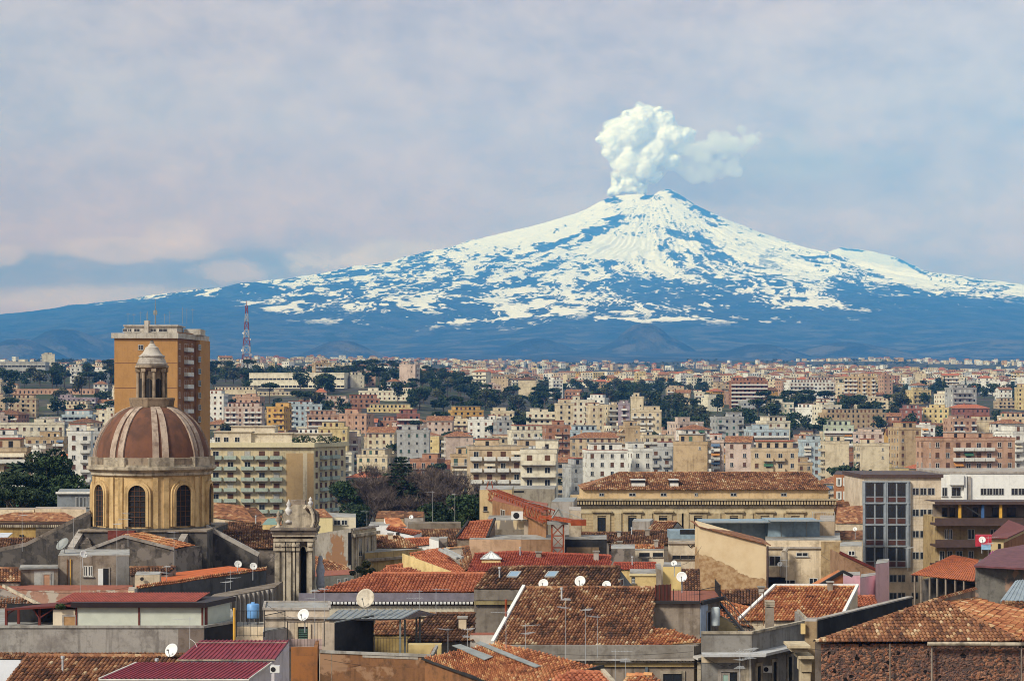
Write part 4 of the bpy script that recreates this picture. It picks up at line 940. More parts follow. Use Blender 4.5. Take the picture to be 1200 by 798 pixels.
# ---------------------------------------------------------------- domed church
YD = 206.0; kd = YD / F
def dz(py): return Zat(py, YD)
DC = Vector(((178 - 600) * kd, YD, 0))
church = thing('domed_church', 'old church with golden drum and brown ribbed dome topped by a stone lantern', 'church', (DC.x, DC.y, 0))
def lat(name, prof, mat, parent=church, n=48, smooth=True):
    mb = MB(); mb.lathe([(r * kd, dz(y)) for r, y in prof], (DC.x, DC.y, 0), n); o = mb.build(name, mat, parent)
    if smooth:
        o.data.polygons.foreach_set('use_smooth', [True] * len(o.data.polygons))
        import bmesh
        e = o.modifiers.new('edge_split', 'EDGE_SPLIT'); e.split_angle = math.radians(28)
    return o
m = Mat('brown_dome_render', .9, .15); n1 = m.noise(.5, 6); m.col(m.mix(m.step(m.noise(1.6, 5, .6, (1, 1, .2)), .45, .7, 0, .6), m.mix(m.step(n1, .4, .7), (.165, .075, .048), (.10, .052, .038)), (.07, .042, .034))); m.bump(m.noise(4, 4), .2, .03); M_DOME = m.mat
lat('drum', [(67, 700), (67, 556), (68.5, 556), (68.5, 552)], M_ASHLAR)
lat('drum_base', [(71, 640), (71, 619), (73, 619), (73, 616), (68.5, 615)], M_DARKST)
lat('drum_cornice', [(68, 556), (70, 555), (70, 552), (74, 549), (75, 548.5), (75, 545.5), (71, 545), (71, 543)], M_PALEST)
lat('attic_ring', [(68, 545), (69, 545), (69, 535.5), (66.5, 535)], P_('sooty_attic', (.30, .235, .17), .8, (.09, .07, .055)))
DP = [(66, 536), (65.3, 528), (62.5, 518), (58.3, 508), (53, 499), (46.5, 491), (39, 484.5), (31, 479.8), (23, 477)]
dome = lat('dome', DP + [(1, 476)], M_DOME)
def rad(r, a): return (DC.x + r * kd * math.sin(math.radians(a)), DC.y - r * kd * math.cos(math.radians(a)))
for k in range(8):          # a pair of ribs on each corner
    for s in (-1, 1):
        a = 19.2 + 45 * k; mb = MB(); pr = []
        for r, y in DP: pr.append((r, y))
        L_, R_ = [], []
        for r, y in pr:
            hw = .20 + .14 * r / 66; da = s * (4.7 + 2.0 * (1 - r / 66)); c = rad(r + 1.6, a + da); c0 = rad(r - 1.0, a + da); t = Vector((math.cos(math.radians(a)), math.sin(math.radians(a)), 0)) * hw
            L_.append([(c[0] - t.x, c[1] - t.y, dz(y) + .05), (c[0] + t.x, c[1] + t.y, dz(y) + .05), (c0[0] + t.x, c0[1] + t.y, dz(y) - .1), (c0[0] - t.x, c0[1] - t.y, dz(y) - .1)])
        vs = [p for q in L_ for p in q]; fs = []
        for j in range(len(L_) - 1):
            for i in range(4): fs.append((4 * j + i, 4 * j + (i + 1) % 4, 4 * j + 4 + (i + 1) % 4, 4 * j + 4 + i))
        mb.add(vs, fs); mb.build('rib', P_('rib_stucco', (.42, .33, .26), .6, (.16, .10, .075)), dome)
    a = 19.2 + 45 * k; c = rad(67, a); u = (math.cos(math.radians(a)), math.sin(math.radians(a))); mb = MB(); mb.obox(c, u, 1.35, .42, dz(545), dz(534.5)); mb.build('pedestal', M_PALEST, church)
    # arched window with lattice on each side of the drum
    a = -3.3 + 45 * k; al = math.radians(a); t = Vector((math.cos(al), math.sin(al), 0)); nn = Vector((math.sin(al), -math.cos(al), 0)); base = Vector((DC.x, DC.y, 0)) + nn * (67 * kd)
    def arch(w_, z0, zs, steps=12): return [(-w_, z0), (w_, z0)] + [(w_ * math.cos(math.pi * i / steps), zs + w_ * math.sin(math.pi * i / steps)) for i in range(steps + 1)]
    def arch_solid(mb, w_, z0, zs, o0, o1):
        pr = arch(w_, z0, zs); n = len(pr); vs = [base + t * x + nn * o1 + Vector((0, 0, z)) for x, z in pr] + [base + t * x + nn * o0 + Vector((0, 0, z)) for x, z in pr]
        mb.add(vs, [tuple(range(n))] + [(i, n + i, n + (i + 1) % n, (i + 1) % n) for i in range(n)])
    z0, zs = dz(613), dz(576); mb = MB(); arch_solid(mb, .92, z0, zs, -.3, .06); win = mb.build('arched_window', M_DARK, church)
    fr = MB()
    for x in (-.3, .3): p = base + t * x + nn * .10; fr.tube(p + Vector((0, 0, z0)), p + Vector((0, 0, zs + .8)), .035, n=4)
    for i in range(7): p = base + nn * .11 + Vector((0, 0, z0 + .45 + i * .55)); fr.tube(p - t * .85, p + t * .85, .028, n=4)
    fr.build('lattice', plain('dark_timber', (.13, .06, .03), .8), win)
    sb = MB()
    for (w0, w1, o) in ((.93, 1.2, .30), (1.2, 1.42, .18)):
        pa = [(x, z) for x, z in [(-w0, z0)] + [(w0 * math.cos(math.pi * (12 - i) / 12), zs + w0 * math.sin(math.pi * (12 - i) / 12)) for i in range(13)] + [(w0, z0)]]
        pb = [(x, z) for x, z in [(-w1, z0)] + [(w1 * math.cos(math.pi * (12 - i) / 12), zs + w1 * math.sin(math.pi * (12 - i) / 12)) for i in range(13)] + [(w1, z0)]]
        n = len(pa); vs = [base + t * x + nn * o + Vector((0, 0, z)) for x, z in pa] + [base + t * x + nn * o + Vector((0, 0, z)) for x, z in pb] + [base + t * x - nn * .2 + Vector((0, 0, z)) for x, z in pa] + [base + t * x - nn * .2 + Vector((0, 0, z)) for x, z in pb]
        for i in range(n - 1): sb.add([vs[i], vs[i + 1], vs[n + i + 1], vs[n + i]], [(0, 1, 2, 3)]); sb.add([vs[i], vs[i + 1], vs[2 * n + i + 1], vs[2 * n + i]], [(0, 3, 2, 1)]); sb.add([vs[n + i], vs[n + i + 1], vs[3 * n + i + 1], vs[3 * n + i]], [(0, 1, 2, 3)])
    sb.build('surround', M_ASHLAR, win)
    pb = MB()
    for s in (-1, 1):      # flat pilaster strips between the windows
        aa = math.radians(19.2 + 45 * k + s * 5.2); tt = (math.cos(aa), math.sin(aa)); c = (DC.x + math.sin(aa) * 67 * kd, DC.y - math.cos(aa) * 67 * kd); pb.obox(c, tt, .28, .14, dz(616), dz(557))
    pb.build('pilasters', M_ASHLAR, church)
# lantern
lan = lat('lantern', [(15, 480), (15, 432)], P_('lantern_stone', (.27, .20, .14), .7, (.07, .055, .045)), n=8, smooth=False)
lat('gallery', [(22, 482), (25.5, 477), (26.5, 470), (27, 468.5), (27, 466.5), (24.5, 466), (24.5, 470), (15, 471)], MATS['lantern_stone'], lan, 8, False)
for k in range(8):
    a = 19.2 + 45 * k; c = rad(16.2, a); mb = MB(); mb.tube((*c, dz(467)), (*c, dz(435)), .18, .16, 8); mb.box(c[0] - .24, c[0] + .24, c[1] - .24, c[1] + .24, dz(436), dz(432)); mb.build('column', P_('lantern_column', (.36, .28, .20), .7, (.09, .07, .055)), lan)
    a2 = math.radians(-3.3 + 45 * k); tt = Vector((math.cos(a2), math.sin(a2), 0)); n2 = Vector((math.sin(a2), -math.cos(a2), 0)); b2 = Vector((DC.x, DC.y, 0)) + n2 * (15 * math.cos(math.pi / 8) * kd); mb = MB()
    pr = arch(.30, dz(466), dz(447), 8); n = len(pr); vs = [b2 + tt * x + n2 * .10 + Vector((0, 0, z)) for x, z in pr] + [b2 + tt * x - n2 * .3 + Vector((0, 0, z)) for x, z in pr]; mb.add(vs, [tuple(range(n))] + [(i, n + i, n + (i + 1) % n, (i + 1) % n) for i in range(n)]); mb.build('lantern_opening', M_DARK, lan)
M_LTOP = P_('white_lantern_cap', (.44, .40, .35), .6, (.16, .13, .11))
lat('lantern_cornice', [(15, 434), (18, 432), (19.5, 431), (19.5, 428.5), (17, 428)], MATS['lantern_column'], lan, 24)
lat('lantern_cap', [(17.5, 429), (18.5, 426.5), (17, 425.5), (15.5, 421), (14.2, 419.5), (15.2, 418.5), (15.2, 417), (13, 416), (10.5, 413.5), (8, 409), (7.8, 407.5), (5, 406), (3.5, 403.5), (2, 402.5), (2.8, 401.5), (1, 400)], M_LTOP, lan, 24)
mb = MB(); mb.tube((DC.x, DC.y, dz(404)), (DC.x, DC.y, dz(399)), .1, n=6); mb.lathe([(.01, -.25), (.2, -.1), (.2, .1), (.01, .25)], (DC.x, DC.y, dz(401)), 10); mb.build('finial', M_DARKST, lan)
# nave walls under the drum
def wall_px(root, pts, Y, thick, mat, name='wall', zb=8, cap=None):
    T = [V(px, py, Y) for px, py in pts]; mb = MB()
    for a, b in zip(T[:-1], T[1:]): mb.prism([(a.x, a.y), (b.x, b.y), (b.x, b.y + thick), (a.x, a.y + thick)], zb, [a.z, b.z, b.z, a.z])
    o = mb.build(name, mat, root)
    if cap:
        mb = MB()
        for a, b in zip(T[:-1], T[1:]): mb.tube(a + Vector((0, thick / 2, .05)), b + Vector((0, thick / 2, .05)), thick * .6, n=4)
        mb.build('coping', cap, o)
    return o
wall_px(church, [(-4, 647), (30, 640), (106, 602)], 203.5, .8, M_DARKST, cap=M_LAVA)
wall_px(church, [(240, 619), (302, 652)], 203.5, .8, M_DARKST, cap=M_GREYP)
mb = MB(); mb.box(DC.x - 6.5, DC.x + 7.0, YD - 6.5, YD + 8, 0, dz(618.6)); mb.build('crossing_base', M_DARKST, church)
mb = MB(); mb.box(DC.x - 6.3, DC.x + 7.0, YD - 6.7, YD + 8, dz(618.6) + .003, dz(616.8)); mb.build('ledge', M_GREYR, church)
mb = MB(); a, b = V(126, 622, 198.5), V(157, 641, 198.5); mb.box(a.x, b.x, 198.6, 199.4, 8, a.z); mb.build('red_recess', P_('faded_red_render', (.20, .055, .045), .6), church)
for x0, x1 in ((83, 96), (209, 219)):     # raking buttresses
    s = 1 if x0 < 150 else -1
    q0, q1 = (V(x0, 641, 196), V(x1, 620, 200.5)); mb = MB(); w_ = .35
    if s < 0: q0, q1 = V(x0 - 1, 640, 196), V(x1, 621, 200.5)
    mb.add([(q0.x - w_, q0.y, 8), (q0.x + w_, q0.y, 8), (q1.x + w_, q1.y, 8), (q1.x - w_, q1.y, 8), (q0.x - w_, q0.y, q0.z), (q0.x + w_, q0.y, q0.z), (q1.x + w_, q1.y, q1.z), (q1.x - w_, q1.y, q1.z)], [(4, 5, 6, 7), (0, 1, 5, 4), (1, 2, 6, 5), (3, 0, 4, 7)]); mb.build('buttress', M_GREYP, church)
mb = MB()
for i in range(12): a = V(101 - i * .6, 640 - i * 1.5, 197 + i * .35); mb.box(a.x - .6, a.x + .6, a.y, a.y + .35, 8, a.z)
mb.build('stair', M_LAVA, church)
# gabled block in front of the drum (part of the same church)
E0, E1 = V(100, 645, 190), V(204, 643, 192); AP = V(145, 628, 191); wb = MB(); wb.prism([xy(E0), xy(E1), (E1.x + 2, E1.y + 5), (E0.x + 2, E0.y + 5)], 5, [E0.z - .05, E1.z - .05, E1.z - .05, E0.z - .05]); wb.add([E0 - Vector((0, 0, .05)), E1 - Vector((0, 0, .05)), AP - Vector((0, 0, .05))], [(0, 1, 2)])
wb.build('gable_wall', M_LAVA, church); BR, BE = AP + Vector((1.3, 4.5, 0)), E1 + Vector((1.3, 4.5, 0.0))
tile_roof(church, [([E1, BE, BR, AP], None)], [], 'bright', .27, .45, 'gable_roof')
mb = MB(); mb.tube(E0, AP, .2, n=4); mb.tube(AP, E1, .2, n=4); mb.build('gable_coping', M_GREYP, church)
# ---------------------------------------------------------------- stone bell gable
YB = 175.0; kb = YB / F
bell = thing('bell_gable', 'weathered stone bell gable with urns, clustered pilasters and a scrolled top', 'bell tower', ((345 - 600) * kb, YB, 0))
def bz(py): return Zat(py, YB)
def bx(px): return (px - 600) * kb
mb = MB(); mb.box(bx(322), bx(351), YB, YB + 2.2, 0, bz(624)); mb.box(bx(359), bx(366.5), YB + .2, YB + 2.2, 0, bz(624)); mb.box(bx(351), bx(359), YB + .2, YB + 2.1, bz(640), bz(624)); mb.build('wall', M_PALEST, bell)
mb = MB(); mb.box(bx(351), bx(359), YB + 1.0, YB + 1.2, 5, bz(640)); mb.build('bell_opening', M_DARK, bell)
mb = MB(); c = Vector((bx(355), YB + .1, bz(646)))
for i in range(10):
    a0_, a1_ = math.pi * i / 10, math.pi * (i + 1) / 10; mb.tube(c + Vector((math.cos(a0_) * .36, 0, math.sin(a0_) * .5)), c + Vector((math.cos(a1_) * .36, 0, math.sin(a1_) * .5)), .1, n=5)
mb.build('arch_molding', M_PALEST, bell)
for x0, x1 in ((322.3, 328), (330.5, 334.5), (336, 341.5), (343.5, 346), (347.5, 350.5), (362, 366)):
    mb = MB(); mb.box(bx(x0), bx(x1), YB - .28, YB - .002, 3, bz(645)); p = mb.build('pilaster', M_PALEST, bell)
    mb = MB(); mb.prism([(bx(x0) - .1, YB - .42), (bx(x1) + .1, YB - .42), (bx(x1) + .1, YB - .002), (bx(x0) - .1, YB - .002)], bz(645) + .002, bz(635))
    for q in range(3): xx = bx(x0) + (q + .5) * (bx(x1) - bx(x0)) / 3; mb.lathe([(.01, -.16), (.13, -.05), (.13, .1), (.01, .2)], (xx, YB - .44, bz(639)), 8)
    mb.build('capital', M_PALEST, p)
for (a, b, y0, y1, o) in ((321, 368, 634, 631, .45), (320, 369.5, 628, 624, .6), (318.5, 371, 624, 620.5, .8), (317.5, 372, 620.5, 618, 1.0)):
    mb = MB(); mb.box(bx(a), bx(b), YB - o, YB + 2.2 + o * .6, bz(y0), bz(y1) - .003); mb.build('cornice', M_PALEST if o < .7 else M_LAVA, bell)
mb = MB(); pr = [(329, 618), (332, 611), (331, 603), (335, 597), (343, 592), (356, 591), (363, 596), (368, 605), (372, 618)]; n = len(pr)
mb.add([(bx(x), YB + .1, bz(y)) for x, y in pr] + [(bx(x), YB + 1.7, bz(y)) for x, y in pr], [tuple(range(n - 1, -1, -1)), tuple(range(n, 2 * n))] + [(i, (i + 1) % n, n + (i + 1) % n, n + i) for i in range(n)]); mb.build('scrolled_gable', M_PALEST, bell)
mb = MB(); mb.box(bx(340), bx(357), YB + .3, YB + 1.4, bz(592), bz(586)); mb.build('crest', M_GREYR, bell)
for i, (ox) in enumerate((0, 2.4, 4.8, 7.0)):     # the scroll's ribs
    pts = [(357 + ox * .6, 596 + ox * .5), (360 + ox, 592 + ox), (364 + ox, 595 + ox * .8), (367 + ox * .75, 602), (368 + ox * .6, 611), (366 + ox * .4, 617)]
    mb = MB()
    for a, b in zip(pts[:-1], pts[1:]): mb.tube((bx(a[0]), YB - .35 + i * .18, bz(a[1])), (bx(b[0]), YB - .35 + i * .18, bz(b[1])), .17, n=6)
    mb.build('volute', P_('dark_weathered_stone', (.2, .16, .13), .7, (.05, .045, .04)) if i % 2 else M_PALEST, bell)
for (ux, yb, yt, rr_) in ((326, 619, 598, 4), (338, 613, 585, 4.6), (363.5, 597, 582, 3.4)):
    h = (yb - yt) * kb; r = rr_ * kb; mb = MB(); mb.lathe([(r, 0), (r, .08 * h), (.5 * r, .16 * h), (.45 * r, .3 * h), (.95 * r, .45 * h), (r, .55 * h), (.55 * r, .64 * h), (.5 * r, .72 * h), (.7 * r, .78 * h), (.3 * r, .9 * h), (.05 * r, h)], (bx(ux), YB + .3, bz(yb)), 14); mb.build('urn', P_('urn_marble', (.60, .58, .56), .4) if ux > 330 else M_PALEST, bell, smooth=True)
# ---------------------------------------------------------------- orange tower
YT = 490.0
def tower():
    r = thing('tower_block', 'tall orange apartment tower with a white roof terrace behind the dome', 'tower block', ((185 - 600) / F * YT, YT, 0))
    z = Zat(396.5, YT); A, B = V(134, 396.5, YT), V(208, 396.5, YT); C = V(232, 390, YT + 9); D = V(241, 390, YT + 16); z0 = gz(A.x, YT)
    B2 = V(227, 390, YT + 18); 
    # plan: west face A-B, south-east face B-D
    Bx = B; Dd = Vector((V(241, 396.5, YT + 22).x, YT + 22, z)); Aa = A + (Dd - B)
    mb = MB(); mb.prism([xy(A), xy(B), xy(Dd), xy(Aa)], z0, z); mb.build('wall', M_ORANGEW, r)
    wn = MB()
    P, Q = A, B
    fh = 3.18
    for i in range(1, 15): zz = z - i * fh * 2.0; (strip(r, P, Q, 134.2, 207.8, YH - (zz + .09 - ZC) / YT * F, YH - (zz - .09 - ZC) / YT * F, .03, M_BROWN, 'string_course') if zz > z0 else None)
    brown = P_('shaded_tower_render', (.27, .125, .05), .25)
    strip(r, B, Dd, 208.3, 240.8, 391, 640, .05, brown, 'shaded_side_face')  # side face coloured darker brown, its shade put into the paint
    # bay projecting at the far end of the side face
    x, y = on_face(B, Dd, 229); P1 = Vector((x, y, 0)); d = (Vector((Dd.x, Dd.y, 0)) - Vector((B.x, B.y, 0))).normalized(); nrm = Vector((d.y, -d.x, 0))
    mb = MB(); e = Vector((Dd.x, Dd.y, 0)); mb.prism([xy(P1 + nrm * 1.2), xy(e + nrm * 1.2), xy(e), xy(P1)], z0, z); mb.build('bay', M_ORANGEW, r)
    for i in range(16):
        zt = z - 1.0 - i * fh
        def py(zv, yv): return YH - (zv - ZC) / yv * F
        ym = YT + 10
        if zt - 2 < z0: break
        opening(r, B, Dd, 209.3, 211.3, py(zt, ym), py(zt - 1.5, ym), 'glass'); opening(r, B, Dd, 224, 226, py(zt, ym), py(zt - 1.5, ym), 'glass')
        opening(r, P1 + nrm * 1.22, e + nrm * 1.22, 232.5, 235.5, py(zt, ym + 7), py(zt - 1.5, ym + 7), 'glass')
        c = Vector((*on_face(B, Dd, 219), 0)); q = link_obj('balcony', balcony_mesh(4.6, 1.1, 'solid', M_FRAME), r, (c.x - r.location.x + nrm.x * .05, c.y - r.location.y + nrm.y * .05, zt - 2.2 - r.location.z), math.atan2(d.y, d.x))
        opening(r, B, Dd, 216, 221, py(zt, ym + 4), py(zt - 2.1, ym + 4), 'glass', sill=False)
    opening(r, A, B, 162, 168, 404, 410, 'glass')
    mb = MB(); f = [xy(A - Vector((.7, .6, 0))), xy(B + Vector((.3, -.7, 0))), xy(Dd + Vector((.9, .5, 0))), xy(Aa + Vector((-.6, .6, 0)))]; mb.prism(f, z + .003, z + 1.35); mb.build('cornice', P_('tower_cornice', (.50, .46, .40), .4), r)
    mb = MB(); mb.box(V(142, 390, YT).x, V(204, 390, YT).x, YT + 4, YT + 14, z + 1.352, z + 3.3); mb.build('penthouse', P_('tower_penthouse', (.52, .48, .42), .4), r)
    mb = MB(); mb.box(V(141, 390, YT).x, V(206, 390, YT).x, YT + 3.4, YT + 14.6, z + 3.302, z + 3.6); mb.box(V(166, 390, YT).x, V(171, 390, YT).x, YT + 3.2, YT + 6, z + 1.36, z + 4.7); mb.box(V(206, 390, YT).x, V(226, 390, YT).x, YT + 12, YT + 20, z + 1.352, z + 2.9); mb.build('roof_hut', MATS['tower_cornice'], r)
    Pp = Vector((0, YT + 3.98, 0)); Qq = Vector((1, YT + 3.98, 0))
    for a, b in ((144, 149), (150, 154), (157, 164), (176, 183), (186, 196)): opening(r, Pp, Qq, a, b, 385, 389, 'glass')
    mb = MB(); c = V(182, 375, YT + 8); mb.tube((c.x, c.y, z + 4), (c.x, c.y, z + 10.5), .22, .06, 6); mb.box(c.x - .5, c.x + .5, c.y - .1, c.y + .1, z + 6.4, z + 7.6); mb.tube((c.x - 2, c.y, z + 4), (c.x - 2, c.y, z + 7.4), .05, n=5); mb.build('mast', M_GSHEET, r)
    for px in (150, 157, 165, 172, 193, 199, 214, 219, 226):
        mb = MB(); c = V(px, 380, YT + 6); h = random.uniform(6.5, 8.5); mb.tube((c.x, c.y, z + 4), (c.x, c.y, z + h), .05, n=4); mb.tube((c.x - .5, c.y, z + h - .4), (c.x + .5, c.y, z + h - .4), .03, n=4); mb.build('aerial', M_GSHEET, r)
    OCC.append(((185 - 600) / F * YT, YT + 10, 16)); SEEN.append((132, 243, 520, YT, 385))
random.seed(4); tower()
# ---------------------------------------------------------------- balconied block
YA = 545.0
def block_green():
    r = thing('apartment_building', 'big cream seven-storey block with pale green balconies and plants on its roof', 'apartment block', ((325 - 600) / F * YA, YA, 0))
    z = Zat(524, YA); A, B = V(247, 524, YA), V(368, 524, YA); C = V(405, 524, YA + 18); D = A + (C - B); z0 = gz(A.x, YA) - 1
    cr = WALL['cream']; mb = MB(); mb.prism([xy(A), xy(B), xy(C), xy(D)], z0, z); mb.build('wall', P_('block_cream', (.62, .52, .33), .25), r)
    strip(r, A, B, 335.5, 367.5, 531, 640, .06, P_('block_tan', (.50, .34, .17), .2), 'end_panel'); strip(r, A, B, 355, 360, 531, 640, .10, cr, 'pilaster')
    def py(zv, yv): return YH - (zv - ZC) / yv * F
    gb = plain('pale_green_balcony', (.34, .40, .34), .7); fh = 3.05
    d0 = Vector((1, 0, 0)); d1 = Vector((C.x - B.x, C.y - B.y, 0)).normalized(); n1 = Vector((d1.y, -d1.x, 0))
    for i in range(7):
        zf = z - .35 - (i + 1) * fh
        for j, px in enumerate((253, 270, 290, 307, 324)):
            sh = random.choice(['glass', 'glass', 'brown', 'brown', 'white']); x0, y0 = on_face(A, B, px)
            opening(r, A, B, px - 3.5, px + 3.5, py(zf + 2.3, YA), py(zf + .05, YA), sh, sill=False)
            link_obj('balcony', balcony_mesh(3.5, 1.15, 'solid', gb), r, (x0 - r.location.x, YA - .02 - r.location.y, zf - r.location.z), 0)
        for px in (371, 376, 382, 388, 394, 401):
            x0, y0 = on_face(B, C, px); opening(r, B, C, px - 1.3, px + 1.3, py(zf + 2.3, y0), py(zf + .6, y0), random.choice(['glass', 'brown', 'brown', 'grey']), sill=False)
        for px in (379, 391):
            x0, y0 = on_face(B, C, px); link_obj('balcony', balcony_mesh(4.6, 1.0, 'solid', gb), r, (x0 + n1.x * .03 - r.location.x, y0 + n1.y * .03 - r.location.y, zf - r.location.z), math.atan2(d1.y, d1.x))
    mb = MB(); mb.prism([xy(A + Vector((-.6, -.9, 0))), xy(B + Vector((.2, -.9, 0))), xy(C + Vector((.9, .3, 0))), xy(D + Vector((-.5, .6, 0)))], z + .003, z + 1.3); mb.build('cornice', P_('block_cornice', (.66, .58, .38), .2), r)
    for (a, b, y, h) in ((249, 292, 4, 3.0), (292, 340, 5, 2.6), (266, 318, 8, 4.6), (340, 384, 6, 2.4)):
        mb = MB(); mb.box(V(a, 0, YA).x, V(b, 0, YA).x, YA + y, YA + y + 8, z + 1.3, z + 1.3 + h); mb.box(V(a, 0, YA).x - .3, V(b, 0, YA).x + .3, YA + y - .5, YA + y + 8.4, z + 1.302 + h, z + 1.5 + h); mb.build('penthouse', P_('penthouse_cream', (.60, .53, .42), .3), r)
    for px in (252, 262, 275, 298, 310, 330, 350): opening(r, Vector((0, YA + 3.97, 0)), Vector((1, YA + 3.97, 0)), px, px + 6, 512, 518, 'glass') if px < 292 else None
    v, f, rr = leaf_cloud([(V(p, 0, YA).x, YA + 2.4, z + 1.9 + random.random() * .5, random.uniform(.6, 1.2), .9) for p in (345, 352, 358, 366, 374, 383, 391, 396)], 900, .28); npmesh('roof_plants', v, f, LEAF['mid'], {'rnd': rr}, parent=r)
    OCC.append(((325 - 600) / F * YA, YA + 10, 24)); SEEN.append((245, 407, 602, YA, 515))
block_green()
hb(550, 645, 526, 572, 500, 'beige', 'balcony', 'flat', yaw=4, depth=14, lod=1, shutter='brown')
hb(610, 652, 530, 575, 470, 'ivory', 'band', 'flat', yaw=-3, depth=12, lod=1)
hb(1091, 1191, 516, 558, 560, 'salmon', 'balcony', 'flat', yaw=6, depth=15, lod=1, band='red', shutter='brown', blank_side=True)
# ---------------------------------------------------------------- radio mast on the hill
YM = 1700.0; km = YM / F; mx = (289 - 600) * km; z0 = gz(mx, YM); zt = Zat(352, YM)
mast = thing('radio_mast', 'red and white lattice radio mast standing on the wooded hill', 'mast', (mx, YM, z0))
M_REDP = plain('red_mast_paint', (.19, .035, .035), .6); nb = 9
for i in range(nb):
    a, b = i / nb, (i + 1) / nb; q0, q1 = 4.2 * (1 - a) ** 1.3 + .9, 4.2 * (1 - b) ** 1.3 + .9; h0, h1 = z0 + (zt - z0) * .93 * a, z0 + (zt - z0) * .93 * b; mb = MB(); cs = [(-1, -1), (1, -1), (1, 1), (-1, 1)]
    for j in range(4):
        c, d = cs[j], cs[(j + 1) % 4]; mb.tube((mx + c[0] * q0, YM + c[1] * q0, h0), (mx + c[0] * q1, YM + c[1] * q1, h1), .28, n=4)
        mb.tube((mx + c[0] * q0, YM + c[1] * q0, h0), (mx + d[0] * q1, YM + d[1] * q1, h1), .16, n=4); mb.tube((mx + d[0] * q0, YM + d[1] * q0, h0), (mx + c[0] * q1, YM + c[1] * q1, h1), .16, n=4); mb.tube((mx + c[0] * q1, YM + c[1] * q1, h1), (mx + d[0] * q1, YM + d[1] * q1, h1), .18, n=4)
    mb.build('lattice_section', M_REDP if i % 2 == 0 else M_GREYS, mast)
mb = MB(); mb.tube((mx, YM, z0 + (zt - z0) * .93), (mx, YM, zt), .3, .12, 6); mb.build('spike', M_REDP, mast)
for h, s, r in ((.22, -1, 1.7), (.3, 1, 1.4), (.36, -1, 1.2), (.5, 1, 1.1), (.58, -1, 1.0)):
    mb = MB(); zz = z0 + (zt - z0) * h; x = mx + s * (4.2 * (1 - h) ** 1.3 + 1.2); mb.tube((x, YM - 2, zz), (x, YM - 1.2, zz), r, n=14); mb.build('dish', M_WHITE, mast)
# ---------------------------------------------------------------- the rest of the town, block by block
random.seed(33)
KEEP = [(246, 405, 603, 545), (133, 241, 520, 485), (550, 645, 572, 520), (1091, 1192, 556, 520), (455, 486, 600, 400), (410, 560, 590, 380), (0, 110, 600, 340), (275, 300, 430, 1650)]
def free(x, y, r):
    return all((x - a) ** 2 + (y - b) ** 2 > (r + c) ** 2 * .62 for a, b, c in OCC)
COLW = [('cream', 18), ('beige', 13), ('white', 15), ('ivory', 14), ('pale pink', 6), ('salmon', 3.5), ('ochre', 3), ('yellow', 3), ('grey', 6), ('light blue', 3), ('terracotta', 4), ('tan', 8), ('red', 2), ('purple grey', 2), ('pale green', 1)]
GREEN = [(-20, 560, 1640, 2100), (135, 250, 1430, 1900), (0, 135, 1430, 1900), (235, 560, 1520, 2000), (470, 660, 1250, 1600), (765, 800, 1150, 1500), (890, 1060, 1220, 1420), (690, 770, 1500, 1900), (410, 560, 380, 560), (0, 110, 300, 470)]
def in_green(px, Y): return any(a < px < b and c < Y < d for a, b, c, d in GREEN)
count = {'apartment_building': 0, 'house': 0}
for Y0 in (575, 630, 690, 750, 815, 885, 955, 1030, 1110, 1200, 1290, 1390, 1500, 1630, 1780, 1950, 2130):
    px = -14.0
    while px < 1214:
        Y = Y0 + random.uniform(-28, 28) * (Y0 / 900); wd = random.uniform(9, 21) * (1 if Y < 1200 else .85)
        house = random.random() < (.22 if Y < 1300 else .5)
        if house: wd = random.uniform(8, 14)
        wpx = wd / Y * F; p0, p1 = px, px + wpx; px = p1 + random.uniform(-.1, .32) * wpx + (random.random() < .12) * wpx * .8
        cxm = ((p0 + p1) / 2 - 600) / F * Y; dep = random.uniform(10, 15)
        if in_green((p0 + p1) / 2, Y) and random.random() < .95: continue
        if random.random() < .08: continue
        if fbm(np.array([cxm / 110.]), np.array([Y / 150.]), 57, 3)[0] > .60: continue
        if Y < 640 and (p0 < 420 or 405 < p1 < 660 or (660 < p1 < 990)): continue
        if not free(cxm, Y + dep / 2, max(wd, dep) / 2): continue
        nf = random.choice([2, 2, 3]) if house else random.choices([3, 4, 5, 6, 7, 8], [3, 5, 5, 2, 1, .4] if Y < 950 else [5, 5, 3, 1, .3, 0])[0]
        zg = gz(cxm, Y); yt = YH - (zg + nf * 3.15 - ZC) / Y * F; zmax = yt
        lim = [s[2] - 1 for s in SEEN if s[0] < p1 and s[1] > p0 and s[3] > Y] + [k[2] - 1 for k in KEEP if k[0] < p1 and k[1] > p0 and k[3] > Y]
        if lim:
            need = max(lim)
            if yt - 2.2 / Y * F < need:
                nf2 = int((ZC - (need + 2.5 / Y * F - YH) / F * Y - zg) / 3.15)
                if nf2 < 1: continue
                nf = nf2; yt = YH - (zg + nf * 3.15 - ZC) / Y * F
        kind = 'house' if (house or nf < 3) else 'apartment_building'
        if count[kind] >= 230: continue
        count[kind] += 1
        c = random.choices([k for k, _ in COLW], [k for _, k in COLW])[0]
        st = random.choices(['balcony', 'window', 'band', 'few', 'blank', 'strip'], [8, 4, 3, 2, 3, .6])[0] if kind != 'house' else random.choice(['window', 'window', 'few', 'balcony'])
        rf = random.choices(['flat', 'gable', 'hip'], [8, .8, 1.2] if kind != 'house' else [2.5, 4, 3])[0]
        building(p0, p1, yt, Y, c, depth=dep, style=st, roof=rf, yaw=random.uniform(-22, 22), shutter=random.choice(['brown', 'brown', 'green', 'grey', 'white']), bal=random.choice(['solid', 'bars']),
                 kind=kind, band='red' if random.random() < .18 else None, nfl=nf, blank_side=random.random() < .6, lod=1 if Y < 900 else 3)
